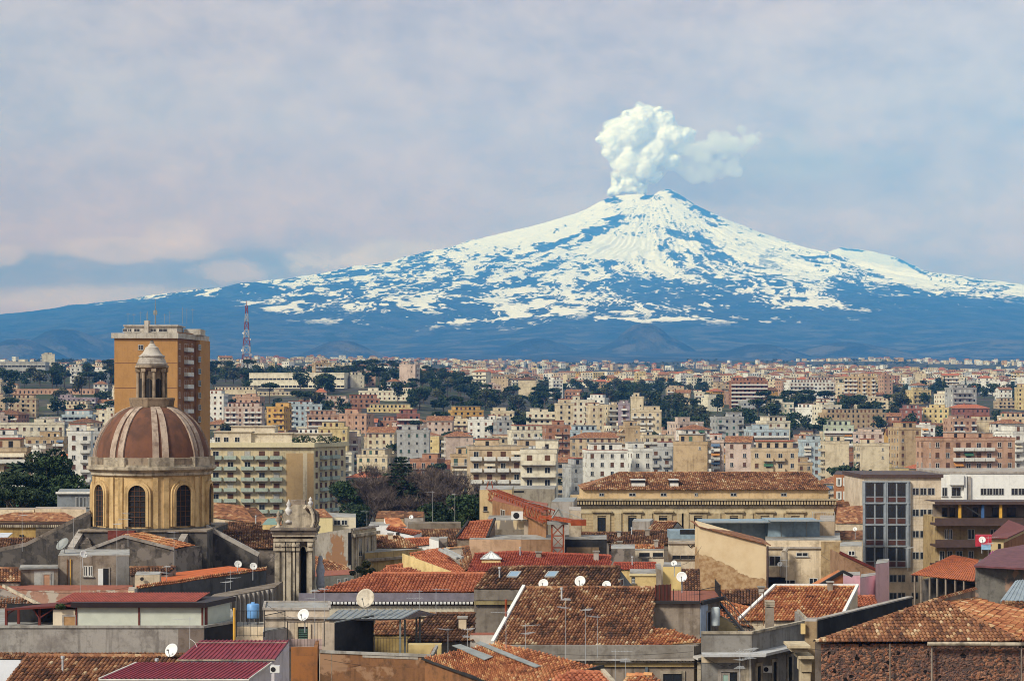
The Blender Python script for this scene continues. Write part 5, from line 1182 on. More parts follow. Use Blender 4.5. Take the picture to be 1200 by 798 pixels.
# far suburbs: thousands of small houses nobody could count
random.seed(5)
mats = [WALL[k] for k in ('white', 'cream', 'ivory', 'pale pink', 'salmon', 'beige', 'ochre', 'terracotta', 'yellow')] + [MATS['far_old'], MATS['far_orange'], M_FLAT, M_DARK]
mb = MB(); n = 0
def far_house(x, y, s=1.0):
    wd = random.uniform(7, 17) * s; d = random.uniform(8, 12) * s; h = random.choice([5, 6, 6.5, 9, 10, 13]) * s; z = gz(x, y) - 1; a = random.uniform(-.6, .6); u = (math.cos(a), math.sin(a)); m_ = random.choices(range(9), [9, 7, 7, 3, 1.5, 5, 1, .8, 1])[0]
    mb.obox((x, y), u, wd / 2, d / 2, z, z + h + 1, m_)
    if random.random() < .36:
        U = Vector((u[0], u[1], 0)); W = Vector((-u[1], u[0], 0)); c = Vector((x, y, z + h + 1)); e = [c + U * wd * .54 * i + W * d * .56 * j for i, j in ((-1, -1), (1, -1), (1, 1), (-1, 1))]; t = Vector((0, 0, d * .2))
        r1, r2 = c - U * wd * .3 + t, c + U * wd * .3 + t; mb.add([*e, r1, r2], [(0, 1, 5, 4), (1, 2, 5), (2, 3, 4, 5), (3, 0, 4)], random.choice([9, 9, 9, 9, 10]))
    else: mb.obox((x, y), u, wd / 2 - .3, d / 2 - .3, z + h + 1, z + h + 1.05, 11)
    nw = int(wd / 3); U = Vector((u[0], u[1], 0)); W = Vector((u[1], -u[0], 0))
    for fl in range(int(h / 3)):
        for i in range(nw):
            if random.random() < .8:
                c = Vector((x, y, 0)) + U * (-wd / 2 + (i + .5) * wd / nw) + W * (d / 2); mb.obox(c, u, .6, .06, z + 2 + fl * 3.1, z + 3.6 + fl * 3.1, 12)
for _ in range(5200):
    Y = 2150 * (6300 / 2150) ** random.random(); px = random.uniform(-30, 1230); x = (px - 600) / F * Y
    if fbm(np.array([x / 260.]), np.array([Y / 420.]), 77, 3)[0] < (.44 if px > 430 else .50) or (px < 130 and Y < 2500): continue
    if px < 560 and Y < 4200 and random.random() < .7: continue
    far_house(x, Y)
for _ in range(420):      # hamlets scattered over the plain
    Y = random.uniform(6300, 10500); px = random.uniform(-60, 1260); x = (px - 600) / F * Y
    if fbm(np.array([x / 700.]), np.array([Y / 900.]), 78, 3)[0] < .5: continue
    t = float(sstep(Y, 6300, 7600)); z_ = gz(x, min(Y, 6999)) * (1 - t) + float(mountain(np.array([x]), np.array([Y]))[0]) * t
    w_ = random.uniform(5, 11); mb.box(x - w_ / 2, x + w_ / 2, Y, Y + 10, z_ - 4, z_ + random.uniform(2, 5), random.randrange(6))
o = mb.build('distant_suburb_houses', mats); tag(o, 'countless small pale and tiled houses of the far suburbs below the mountain', 'houses', kind='stuff')
# trees of the town: each one a thing; the far woods are stuff
random.seed(8)
for (a, b, y0, y1, n, kinds) in ((-5, 138, 1440, 1880, 40, 'ru'), (238, 290, 1500, 1850, 18, 'ru'), (288, 420, 1510, 1560, 12, 'ru'), (300, 420, 1390, 1450, 9, 'r'), (400, 560, 1350, 1900, 60, 'rru'), (470, 660, 1250, 1600, 32, 'ru'), (690, 775, 1480, 1900, 14, 'r'), (764, 802, 1160, 1300, 11, 'c'),
                                 (885, 1062, 1230, 1420, 46, 'rru'), (1060, 1210, 1450, 2000, 18, 'rc'), (600, 1200, 700, 1250, 55, 'rru'), (240, 600, 700, 1300, 32, 'ru'), (-10, 130, 900, 1400, 20, 'rru'), (640, 1200, 1600, 2100, 45, 'r')):
    for _ in range(n):
        for _t in range(12):
            Y = random.uniform(y0, y1); px = random.uniform(a, b); x = (px - 600) / F * Y
            if free(x, Y, 2.5): break
        else: continue
        k = random.choice(kinds); s = random.uniform(.95, 1.6)
        if k == 'r': i = random.randrange(8); plant(ROUND[i], TNAME[i % 4], x, Y, s, desc=RDESC[i] + ' tree')
        elif k == 'u': plant(random.choice(UMB), 'umbrella_pine', x, Y, s, desc='flat topped umbrella pine')
        else: plant(random.choice(CYP), 'cypress', x, Y, random.uniform(1.0, 1.6), desc='slim dark cypress')
for _ in range(900):
    if len(TREES) > 620: break
    Y = random.uniform(640, 2150); px = random.uniform(-5, 1205); x = (px - 600) / F * Y
    if fbm(np.array([x / 110.]), np.array([Y / 150.]), 57, 3)[0] < .585 or not free(x, Y, 1.0) or (Y < 700 and px < 660): continue
    i = random.randrange(8); plant(ROUND[i], TNAME[i % 4], x, Y, random.uniform(1.0, 1.6), desc=RDESC[i] + ' tree')
vs, fs, rs = [], [], []; nv = 0
for _ in range(5200):
    Y = 1900 * (6400 / 1900) ** random.random(); px = random.uniform(-40, 1240); x = (px - 600) / F * Y
    if fbm(np.array([x / 300.]), np.array([Y / 500.]), 177, 3)[0] < (.46 if Y > 2300 else .50): continue
    z = gz(x, Y); bl = [(x + random.gauss(0, 2.5), Y + random.gauss(0, 2.5), z + random.uniform(2, 6), random.uniform(2, 4), .8) for _ in range(3)]
    v, f, r = leaf_cloud(bl, 60, 1.25); vs.append(v); fs.append(f + nv); rs.append(r); nv += len(v)
o = npmesh('distant_woodland', np.concatenate(vs), np.concatenate(fs), LEAF['dark'], {'rnd': np.concatenate(rs)}); tag(o, 'dark green woods and gardens between the far suburbs', 'woodland', kind='stuff')
# ---------------------------------------------------------------- palazzo
YP = 280.0
def palazzo():
    r = thing('palazzo', 'long ochre stone palazzo with bracketed cornice and low hipped tile roof', 'palazzo', ((828 - 600) / F * YP, YP, 0))
    A, B = V(673, 586, YP), V(977, 586, YP); z = A.z; D = 19
    def X(px): return (px - 600) / F * YP
    mb = MB(); mb.box(A.x, B.x, YP, YP + D, 0, z); mb.build('wall', M_COURSE, r)
    # attic and roof
    za = Zat(574, YP + .8); mb = MB(); mb.box(X(684), X(972), YP + .8, YP + D - 1, z + .003, za); mb.build('attic', P_('attic_render', (.60, .44, .25), .25), r)
    AP, AQ = Vector((0, YP + .8, 0)), Vector((1, YP + .8, 0))
    for a, b in ((702, 708), (737, 745), (774, 781), (814, 818), (856, 863), (915, 922)): opening(r, AP, AQ, a, b, 577.5, 581.5, 'glass', sill=False, frame=M_GREYS)
    e0, e1 = Vector((X(683), YP + .4, za + .02)), Vector((X(973), YP + .4, za + .02)); t = .25; ry = YP + D / 2; zr = za + (ry - YP - .4) * t
    f_ = F / ry; xl, xr = (725 - 600) / f_, (948 - 600) / f_; R0, R1 = Vector((xl, ry, zr)), Vector((xr, ry, zr)); b0, b1 = Vector((e0.x, YP + D - .4, e0.z)), Vector((e1.x, YP + D - .4, e0.z))
    tile_roof(r, [([e0, e1, R1, R0], Vector((0, 1, t))), ([b0, e0, R0], Vector((1, 0, .3))), ([e1, b1, R1], Vector((-1, 0, .3)))], [(R0, R1), (e0, R0), (e1, R1)], 'old', .30, .5)
    for a, b, hh in ((740, 756, 0), (785, 795, 0)):      # roof lights set in the tiles
        y0 = YP + 2.0; zz = za + (y0 - YP - .4) * t; s = F / y0; mb = MB(); x0, x1 = (a - 600) / s, (b - 600) / s; mb.box(x0, x1, y0, y0 + 2.4, zz + .1, zz + 1.0); o = mb.build('dormer_light', M_DARK, r); mb = MB(); mb.box(x0, x1, y0 - .12, y0 - .003, zz + .08, zz + .55); mb.box(x0 - .1, x1 + .1, y0 - .1, y0 + 2.5, zz + 1.003, zz + 1.1); mb.build('frame', M_FRAME, o)
    # cornice with brackets
    P, Q = A, B; mb = MB(); mb.box(X(668), X(981), YP - .95, YP + .6, z - .02, z + .22); mb.box(X(670), X(979), YP - .35, YP + .3, z - 1.05, z - .72); mb.build('cornice', P_('cornice_stone', (.36, .30, .20), .55), r)
    k = MB(); n = 96
    for i in range(n): x = X(671) + (X(978) - X(671)) * i / (n - 1); k.box(x - .12, x + .12, YP - .8, YP - .003, z - .6, z - .023)
    k.build('brackets', M_PALAZZO, r)
    mb = MB(); mb.box(A.x - .05, B.x + .05, YP - .12, YP - .003, z - 1.9, z - 1.053); mb.build('frieze', P_('frieze_stone', (.58, .48, .31), .3), r)
    for px in (676, 724, 760, 797, 803, 840, 878, 914, 950, 972): mb = MB(); mb.box(X(px) - .5, X(px) + .5, YP - .2, YP - .003, 0, z - 1.903); mb.build('pilaster', M_PALAZZO, r)
    for px in (705, 741, 777, 818, 860, 896, 932):
        q = opening(r, P, Q, px - 4.6, px + 4.6, 606, 622, 'glass', sill=False, frame=M_DARK)
        mb = MB(); o0 = X(px); zz = Zat(606, YP)
        mb.box(o0 - 1.25, o0 - .62, YP - .18, YP - .003, zz - 2.4, zz + .25); mb.box(o0 + .62, o0 + 1.25, YP - .18, YP - .003, zz - 2.4, zz + .25); mb.box(o0 - 1.25, o0 + 1.25, YP - .181, YP - .003, zz + .253, zz + .75); mb.box(o0 - 1.45, o0 + 1.45, YP - .5, YP - .003, zz + .753, zz + .98); mb.build('window_pediment', M_PALAZZO, r)
palazzo()
blk('terrace', 'small roof terrace block with wire railing at the palazzo corner', 'terrace', 276, [(952, 611), (978, 611), (977, 603), (953, 603)], M_CREAMP, M_TERR)
a, b = V(952, 610.5, 276), V(978, 610.5, 276); railing('terrace_railing', 'grey wire railing round the small terrace at the palazzo corner', [a, b], 1.25, M_METAL, .3)
# ---------------------------------------------------------------- offices on the right
def office():
    Y = 277.0; r = thing('office_building', 'stone clad office with a blue-grey glazed grid front and dark windows', 'office', ((1055 - 600) / F * Y, Y, 0)); z = Zat(563, Y)
    def X(px): return (px - 600) / F * Y
    st = P_('travertine_cladding', (.62, .52, .40), .3); mb = MB(); mb.box(X(1012), X(1103), Y, Y + 16, 0, z + .4); mb.build('wall', st, r)
    mb = MB(); mb.box(X(1010), X(1105), Y - .35, Y + 16.4, z + .402, z + .9); mb.build('roof', M_BROWNR, r)
    fr = plain('blue_grey_grid', (.27, .30, .33), .5, .4); P, Q = Vector((0, Y, 0)), Vector((1, Y, 0)); mb = MB(); mb.box(X(1010.5), X(1066), Y - .5, Y - .003, Zat(665, Y), z - .05); g = mb.build('curtain_wall', fr, r)
    P2, Q2 = Vector((0, Y - .5, 0)), Vector((1, Y - .5, 0)); bp = plain('brown_spandrel', (.075, .032, .025), .6)
    for fl in range(4):
        y0 = 566 + fl * 25.2
        for a, b in ((1015, 1024), (1026, 1035), (1041, 1049.5), (1051.5, 1061)):
            opening(r, P2, Q2, a, b, y0, y0 + 15.2, 'glass', frame=M_IRON, sill=False); strip(r, P2, Q2, a, b, y0 + 16.5, y0 + 22, .06, bp, 'spandrel', 0)
        for px in (1012.5, 1037.5, 1039, 1063.5): strip(r, P2, Q2, px - 1, px + 1, y0 - 2, y0 + 23, .18, fr, 'mullion', -.003)
        strip(r, P2, Q2, 1011, 1065.5, y0 - 2.6, y0 - 1.0, .2, fr, 'transom', -.002)
    for fl in range(5):
        y0 = 571.5 + fl * 25
        for a, b in ((1069, 1077), (1078, 1086), (1087, 1095.5)):
            if fl < 4 or a < 1000: opening(r, P, Q, a, b, y0, y0 + 8.5, 'glass', frame=M_GREYS, sill=False)
    for a, b in ((1042, 1051), (1052, 1061), (1068, 1076)): opening(r, P, Q, a, b, 673, 682, 'glass', frame=M_GREYS, sill=False); opening(r, P, Q, a, b, 694, 702, 'glass', frame=M_GREYS, sill=False)
    for px in (1068, 1077.5, 1086.5, 1097): strip(r, P, Q, px - .15, px + .15, 566, 720, .02, M_CREAMP, 'joint', -.001)
    for y in (583, 590, 608, 615, 633, 640, 658, 665): strip(r, P, Q, 1066.5, 1102.5, y, y + .35, .02, M_CREAMP, 'joint', -.001)
    Y = 303.0; r = thing('office_building', 'white rendered office with long grey ribbon windows behind brown terraces', 'office', ((1160 - 600) / F * Y, Y, 0)); z = Zat(555, Y)
    mb = MB(); mb.box((1103 - 600) / F * Y, (1260 - 600) / F * Y, Y, Y + 18, 0, z); mb.build('wall', P_('bright_white_render', (.78, .77, .73), .18), r); P, Q = Vector((0, Y, 0)), Vector((1, Y, 0))
    mb = MB(); mb.box((1102.5 - 600) / F * Y, (1261 - 600) / F * Y, Y - .12, Y + 18.1, z + .003, z + .35); mb.build('coping', M_GREYP, r)
    for a, b in ((1149, 1156), (1156.5, 1163), (1163.5, 1170), (1170.5, 1176.5), (1185, 1193), (1193.5, 1201), (1201.5, 1209)): opening(r, P, Q, a, b, 572, 580, 'glass', frame=M_GREYS, sill=False)
    for a, b in ((1104, 1110), (1115, 1126)): opening(r, P, Q, a, b, 571, 581.5, 'glass', frame=M_GREYS)
    strip(r, P, Q, 1112.5, 1128, 556, 568, .9, M_WHITE, 'projecting_bay', -.01); strip(r, P, Q, 1129, 1132, 556, 620, .5, M_WHITE, 'fin', -.01); strip(r, P, Q, 1134, 1137, 558, 620, .35, M_GREYP, 'pipe', -.01)
    opening(r, P, Q, 1186, 1192, 597, 602, 'glass', frame=M_GREYS)
    Y = 262.0; r = thing('terraced_flats', 'ochre flats with deep dark brown clad terraces and yellow posts', 'apartment block', ((1155 - 600) / F * Y, Y, 0)); P, Q = Vector((0, Y, 0)), Vector((1, Y, 0))
    def X(px): return (px - 600) / F * Y
    mb = MB(); mb.box(X(1104), X(1260), Y + 3.4, Y + 12, 0, Zat(608, Y)); mb.build('wall', P_('ochre_render', (.40, .29, .15), .45), r); P3, Q3 = Vector((0, Y + 3.4, 0)), Vector((1, Y + 3.4, 0))
    for nm, a, y0, y1, o in (('pergola_roof', 1096, 587.5, 591, 0), ('terrace_front', 1096, 607, 616, 0), ('terrace_front', 1096, 632, 641, .3), ('terrace_front', 1096, 657, 664, .3)):
        mb = MB(); mb.box(X(a), X(1146 if y0 > 620 else 1260), Y - o, Y - o + .25, Zat(y1, Y), Zat(y0, Y)); mb.build(nm, M_BROWNR, r); mb = MB(); mb.box(X(a) + .02, X(1259), Y - o + .252, Y + 3.39, Zat(y1, Y) + .02, Zat(y1, Y) + .3) if nm != 'pergola_roof' else mb.box(X(a) + .02, X(1259), Y + .252, Y + 7, Zat(588.5, Y), Zat(588, Y)); mb.build('terrace_slab', M_BROWNR, r)
    for px, mt in ((1126, M_YPIPE), (1153, plain('blue_post', (.05, .12, .28), .6)), (1174, M_YPIPE)): mb = MB(); mb.box(X(px) - .18, X(px) + .18, Y + .5, Y + .86, Zat(607, Y) - .3, Zat(591.2, Y)); mb.build('post', mt, r)
    mb = MB(); mb.box(X(1104), X(1260), Y + 5.6, Y + 6, Zat(616, Y) + .3, Zat(593, Y)); mb.build('back_screen', M_GREYR, r)
    for a, b in ((1104, 1110), (1113, 1119), (1140, 1146), (1163, 1171), (1180, 1190)): opening(r, Vector((0, Y + 5.58, 0)), Vector((1, Y + 5.58, 0)), a, b, 595, 606, 'glass', frame=M_IRON, sill=False)
    for a, b in ((1107, 1111), (1112, 1116), (1134, 1142), (1160, 1168)): opening(r, P3, Q3, a, b, 620, 632, 'glass', sill=False)
    for a, b in ((1101, 1107), (1110, 1116), (1120, 1128), (1135, 1141)): opening(r, P3, Q3, a, b, 645, 657, 'glass', sill=False)
    mb = MB(); q0, q1 = V(1133, 594, Y + 2), V(1152, 606, Y + 2); mb.tube(q0, q1, .12, n=4); mb.build('stair_rail', M_GSHEET, r)
office()
# houses right of centre, in front of the offices
r_, T = blk('render_house', 'cream flat-roofed house with an outside boiler shaft below the blue metal box', 'house', 228, [(897, 633), (985, 633), (984, 622), (897, 622)], M_CREAMP, M_FLATG)
P, Q = T[0], T[1]
for a, b, y0, y1, f_ in ((901, 915, 651, 663, 'glass'), (933, 947, 647, 652, 'glass'), (919, 932, 679, 688, 'glass'), (948, 958, 677, 685, 'glass')): opening(r_, P, Q, a, b, y0, y1, f_)
strip(r_, P, Q, 896, 963, 640.5, 642.5, .25, M_GREYP, 'pipe_ledge', -.01); strip(r_, P, Q, 898, 919, 663, 675, 1.0, M_CREAMP, 'balcony', -.01); strip(r_, P, Q, 897, 920, 675.3, 690, .25, M_DARK, 'under_balcony_shade', -.05); strip(r_, P, Q, 962, 985.5, 634, 705, .35, P_('stained_tan_render', (.42, .31, .18), .7), 'pier', -.01)  # black slab below the balcony is its shade, painted in
mb = MB(); c = V(919, 660, 226.8); mb.tube((c.x, c.y, Zat(676, 226.8)), (c.x, c.y, Zat(647, 226.8)), .42, n=12); mb.tube((c.x, c.y, Zat(647, 226.8)), (c.x + .3, c.y + .4, Zat(643, 226.8)), .3, n=8); mb.build('boiler_flue', P_('stained_metal', (.38, .33, .27), .5), r_)
dish('small white dish beside the boiler shaft on the cream house', 914, 661, 226, 3)
r_ = thing('sheet_clad_plant_room', 'blue-grey sheet metal plant room along the roof behind the peeling wall', 'plant room', V(890, 634, 234))
for px0, px1, yy, y1, Yc in ((822, 899.5, 611, 634, 236), (900, 960.5, 609.5, 632, 234)):
    mb = MB(); a, b = V(px0, yy, Yc), V(px1, yy, Yc); mb.box(a.x, b.x, Yc, Yc + 6, Zat(y1 + 3, Yc), a.z); o = mb.build('casing', M_BLUEM, r_)
    P, Q = a, b; n = 5 if px0 < 850 else 4
    for i in range(n + 1): px = px0 + .4 + (px1 - px0 - .8) * i / n; strip(r_, P, Q, px - .35, px + .35, yy, y1, .07, M_GSHEET if i % 2 else M_BLUEM, 'seam', -.001)
    strip(r_, P, Q, px0, px1, yy - .8, yy, .15, M_GSHEET, 'flashing', -3)
blk('stair_tower', 'tan rendered stair tower beside the blue metal box', 'stair tower', 236, [(960.5, 611), (978, 611), (978, 604), (961, 604)], P_('tan_render', (.42, .32, .22), .35), M_GREYP)
# peeling wall
A, B = V(819, 616, 215), V(898, 638.5, 215); r_ = thing('peeling_house', 'tall cream gable end with render peeling away low down', 'house', ((A.x + B.x) / 2, 215, 0))
mb = MB(); mb.prism([xy(A), xy(B), (B.x + .6, 226), (A.x + .6, 226)], Zat(691, 215), [A.z, B.z, B.z, A.z]); mb.build('wall', M_PEEL, r_); mb = MB(); mb.prism([xy(A), xy(B), (B.x + .6, 225.9), (A.x + .6, 225.9)], 0, Zat(691, 215) - .01); mb.build('base_wall', P_('brick_red_render', (.30, .12, .06), .4), r_)
mb = MB(); up = Vector((0, 0, .0)); mb.add([A + up + Vector((-.1, -.3, 0)), B + up + Vector((.5, -.3, 0)), B + up + Vector((1, 11, 0)), A + up + Vector((0, 11, 0)), A + Vector((-.1, -.3, -.08)), B + Vector((.5, -.3, -.08)), B + Vector((1, 11, -.08)), A + Vector((0, 11, -.08))], [(0, 1, 2, 3), (4, 5, 1, 0), (5, 6, 2, 1), (7, 4, 0, 3), (4, 7, 6, 5)]); mb.build('roof', MATS['far_old'], r_)
mb = MB(); mb.tube((B.x + .12, 214.85, B.z - .1), (B.x + .12, 214.85, 10), .12, n=6); mb.build('downpipe', M_BROWNR, r_)
# white and cream blocks before the palazzo
r_, T = blk('render_house', 'white house with a dark strip window and black roof screen, next to the peeling wall', 'house', 226, [(783, 634), (818, 634), (818, 628), (783, 628)], P_('dingy_white_render', (.62, .55, .44), .35), M_FLATG)
opening(r_, T[0], T[1], 788, 797, 650.5, 655, 'glass', frame=M_IRON); opening(r_, T[0], T[1], 797.6, 806, 650.5, 655, 'glass', frame=M_IRON); opening(r_, T[0], T[1], 806.6, 815, 650.5, 655, 'glass', frame=M_IRON); strip(r_, T[0], T[1], 782.5, 818.3, 634.5, 637, .2, M_GREYP, 'ledge', -.01)
mb = MB(); z = T[0].z; pts = [(-.5, .3), (-.2, 0), (.1, .25), (.35, .1), (.6, .35), (.3, .4), (.75, .1)]; c = V(811, 641, 225.9)
for a, b in zip(pts[:-1], pts[1:]): mb.tube(c + Vector((a[0], 0, a[1])), c + Vector((b[0], 0, b[1])), .055, n=4)
mb.build('graffiti', M_DARK, r_)
mb = MB(); a, b = V(785, 634, 229), V(818, 634, 229); mb.box(a.x, b.x, 229, 233, z + .06, Zat(622, 229)); o = mb.build('roof_screen', M_BLUEM, r_); mb = MB(); mb.box(a.x + 1.2, b.x - .1, 228.93, 228.997, Zat(625.5, 229), Zat(620.5, 229)); mb.build('louvre', M_DARK, o)
r_, T = blk('render_house', 'low white house with two strip windows under a band of red tiles', 'house', 222, [(744, 645), (778, 645), (778, 641), (744, 641)], P_('warm_white_render', (.66, .58, .45), .3), M_FLATG)
opening(r_, T[0], T[1], 749, 761, 647.5, 652, 'glass', frame=M_IRON); opening(r_, T[0], T[1], 765, 777, 647.5, 652, 'glass', frame=M_IRON); opening(r_, T[0], T[1], 752, 760, 652.6, 658, 'grey')
def sh(label, e0, e1, r0, r1, Y, tile='old', wall=None, pitch=18, name='tiled_house', cat='house', **kw): return pitched(name, label, cat, e0, e1, r0, r1, Y, pitch, tile, wall, 'tiled houses of the old town', **kw)
sh('narrow red tile strip roof above the two strip windows', (714, 645), (778, 645), (716, 639), (778, 639), 224, 'bright', M_GREYP, 15, mode='shed', tw=.3)
sh('small tiled rooftop house with grey gable and pale eave before the palazzo windows', (758, 621.5), (786, 621.5), (766, 611), (794, 611), 240, 'old', M_GREYP, 22, tw=.3)
r_, T = blk('brick_rooftop_box', 'grey plaster box abutting the small tiled rooftop house', 'roof hut', 242, [(741, 611), (762, 611), (766, 608), (743, 608)], M_GREYP, M_FLATG)
sh('wide dull brown tiled roof just in front of the palazzo', (678, 630), (742, 638), (680, 624), (744, 624), 236, 'dark', M_LAVA, 15, mode='shed', tw=.3)
sh('brown tiled roof with dark eave beside the white strip window house', (713, 638), (784, 638), (740, 622), (786, 622), 233, 'dark', M_LAVA, 16, tw=.3)
r_, T = blk('lava_walled_house', 'black lava stone walled house behind the crane mast', 'house', 218, [(662, 632), (711, 632), (711, 627), (662, 627)], M_BLACKS, M_FLATG); strip(r_, T[0], T[1], 664, 702, 641, 654, .05, P_('dun_render', (.27, .19, .12), .5), 'render_panel', 0)
r_, T = blk('lava_walled_house', 'dark plaster yard wall block beside the white strip window house', 'house', 214, [(716, 643), (744, 643), (744, 638), (716, 638)], M_LAVA, M_FLATG)
r_, T = blk('pale_rooftop_hut', 'pale stained chimney tower at the palazzo corner by the crane', 'roof hut', 222, [(667, 598), (681, 598), (681, 594), (667, 594)], P_('stained_pale', (.48, .40, .30), .5), M_GREYP)
r_, T = blk('grey_flat_house', 'long grey flat-roofed building with dark slot behind the crane jib', 'house', 300, [(598, 573), (650, 573), (652, 569), (600, 569)], P_('drab_grey', (.30, .27, .22), .4), M_FLATG); opening(r_, T[0], T[1], 599, 614, 575, 577, 'glass', frame=M_DARK, sill=False)
blk('grey_flat_house', 'low grey roof extension between the jib and the palazzo', 'house', 262, [(646, 588), (672, 588), (676, 583), (652, 583)], M_GREYP, M_GSHEET)
# crane
YC = 205.0; kc = YC / F
crane = thing('tower_crane', 'rusty orange tower crane with its lattice jib reaching away', 'crane', ((653.5 - 600) * kc, YC, 0)); cx_ = (653.5 - 600) * kc
def lattice(mb, a, b, s, n, r, r2=None):
    a = Vector(a); b = Vector(b); d = (b - a).normalized(); x = d.orthogonal().normalized() if abs(d.z) > .9 else Vector((d.y, -d.x, 0)).normalized(); y = d.cross(x)
    if abs(d.z) > .9: x, y = Vector((1, 0, 0)), Vector((0, 1, 0))
    cs = [(-1, -1), (1, -1), (1, 1), (-1, 1)]
    for i in range(n):
        p, q = a.lerp(b, i / n), a.lerp(b, (i + 1) / n)
        for j in range(4):
            c, e = cs[j], cs[(j + 1) % 4]; P0 = p + (x * c[0] + y * c[1]) * s; P1 = q + (x * c[0] + y * c[1]) * s; E0 = p + (x * e[0] + y * e[1]) * s; E1 = q + (x * e[0] + y * e[1]) * s
            mb.tube(P0, P1, r, n=4); mb.tube(P0, E1, r2 or r * .6, n=4); mb.tube(P1, E1, r2 or r * .6, n=4)
            if i % 2: mb.tube(E0, P1, r2 or r * .6, n=4)
mb = MB(); lattice(mb, (cx_, YC, 0), (cx_, YC, Zat(614, YC)), .62, 22, .10, .042); mb.build('mast', M_CRANE, crane)
zc = Zat(607, YC); far_ = V(574, 578, 266); mb = MB(); mb.box(cx_ - 1.1, cx_ + 1.1, YC - 1.0, YC + 1.0, Zat(614, YC), Zat(611, YC)); mb.build('slewing_ring', M_GSHEET, crane)
st = Vector((cx_ - .9, YC + 3, zc)); d = (far_ - st).normalized(); mb = MB(); lattice(mb, st, far_, .66, 20, .085, .05); mb.build('jib', M_CRANE, crane)
mb = MB(); tail = Vector((cx_ + 2.6, YC - 4.2, Zat(609, YC))); mb.tube(st, tail, .22, n=4); mb.tube(st + Vector((-.9, 0, 0)), tail + Vector((-.9, 0, 0)), .22, n=4); mb.build('counter_jib', M_CRANE, crane)
mb = MB(); mb.box(tail.x - 1.3, tail.x + .3, tail.y - .2, tail.y + 1.2, tail.z - .35, tail.z + .25); mb.build('counterweight', M_CRANE, crane)
mb = MB(); ap = Vector((cx_ + .1, YC, Zat(596, YC))); mb.tube((cx_ - .6, YC, zc), ap, .1, n=5); mb.tube((cx_ + .6, YC, zc), ap, .1, n=5); mb.build('tower_head', M_GSHEET, crane)
mb = MB(); mb.tube(ap, st + d * 26 + Vector((0, 0, .6)), .035, n=4); mb.tube(ap, tail + Vector((0, 0, .3)), .035, n=4); mb.build('tie_cables', M_GSHEET, crane)
for s in (-1, 1): mb = MB(); q = far_ + Vector((s * .8, 0, 0)); mb.tube(q + Vector((0, 0, -.9)), far_ + Vector((s * .2, -.5, 1.7)), .09, n=4); mb.build('jib_head_frame', M_CRANE, crane)
# red roofs round the crane
M_ = MATS
r_, g = sh('bright red tiled roof with a white glazed cupola', (548, 669), (663, 669), (556, 649), (612, 646), 196, 'red', M_YELLOWP, 17, mode='shed', lean=8, tw=.26)
def cupola(label, px, yb, Y, w_):
    c = V(px, yb, Y); r = thing('glazed_cupola', label, 'skylight', c); h = w_ * .62; mb = MB(); mb.box(c.x - w_, c.x + w_, c.y, c.y + 2 * w_, c.z - 1, c.z + h * .75); mb.build('curb', M_YELLOWP, r); z = c.z + h * .75; ap = Vector((c.x, c.y + w_, z + w_ * .75)); a = [Vector((c.x - w_ - .1, c.y - .1, z)), Vector((c.x + w_ + .1, c.y - .1, z)), Vector((c.x + w_ + .1, c.y + 2 * w_ + .1, z)), Vector((c.x - w_ - .1, c.y + 2 * w_ + .1, z))]
    mb = MB()
    for i in range(4): mb.quad(a[i], a[(i + 1) % 4], ap)
    mb.build('glazing', plain('frosted_glass', (.62, .63, .62), .3, .5), r); fb = MB()
    for i in range(4):
        fb.tube(a[i], ap, .05, n=4); fb.tube(a[i], a[(i + 1) % 4], .05, n=4)
        for t in (.33, .66): fb.tube(a[i].lerp(a[(i + 1) % 4], t), ap, .025, n=4)
    fb.build('frame', M_GREYS, r)
cupola('small white pyramid skylight on a cream curb in the red roof', 575.5, 660, 198, .98)
sh('bright red tiled roof running behind the crane mast', (602, 664), (716, 664), (602, 646.5), (716, 651), 199, 'red', M_YELLOWP, 16, mode='shed', lean=7, tw=.26)
sh('short red tiled roof with yellow wall by the palazzo side', (716, 667), (770, 667), (720, 659.5), (769, 659.5), 196, 'red', M_YELLOWP, 16, mode='shed', tw=.26)
blk('peach_rendered_house', 'smooth peach rendered wall block behind the glazed cupola', 'house', 212, [(550, 632), (611, 632), (612, 627), (552, 627)], M_PEACH, M_FLATG)
blk('peach_rendered_house', 'duller brown rendered block beside the crane mast', 'house', 210, [(611, 632), (646, 632), (648, 627), (612, 627)], P_('brown_render', (.33, .20, .12), .4), M_FLATG)
m = Mat('rain_streaked_wall', .93, .1); g_ = m.n.new('ShaderNodeTexCoord'); sp = m.n.new('ShaderNodeSeparateXYZ'); m.l.new(g_.outputs['Generated'], sp.inputs[0]); wv = m.noise(1.1, 4, .6, (1, 1, .05))
m.col(m.mix(m.step(m.math('ADD', sp.outputs[2], m.math('MULTIPLY', m.math('SUBTRACT', wv, .5), .6)), .955, .975), (.22, .19, .155), (.60, .49, .31))); M_STREAK = m.mat
r_, T = blk('stained_house', 'flat-roofed house with cream wall streaked dark by rain under the jib', 'house', 222, [(571, 609.5), (626, 609.5), (628, 604), (573, 604)], M_STREAK, M_FLATG); strip(r_, T[0], T[1], 571, 614, 620, 632, .03, P_('damp_grey_render', (.23, .20, .16), .5), 'damp_patch', 0); strip(r_, T[0], T[1], 614, 625, 611, 632, .35, P_('pale_return', (.52, .45, .36), .3), 'end_pier', -.01); opening(r_, T[0], T[1], 617.5, 623, 613, 622, 'grey')
r_, T = blk('brick_house', 'tall brown rendered house with a glass door below the crane jib', 'house', 244, [(577, 586), (640, 602), (642, 590), (580, 580)], M_BROWNB, M_TERR); opening(r_, T[0], T[1], 587, 592, 597, 610, 'glass')
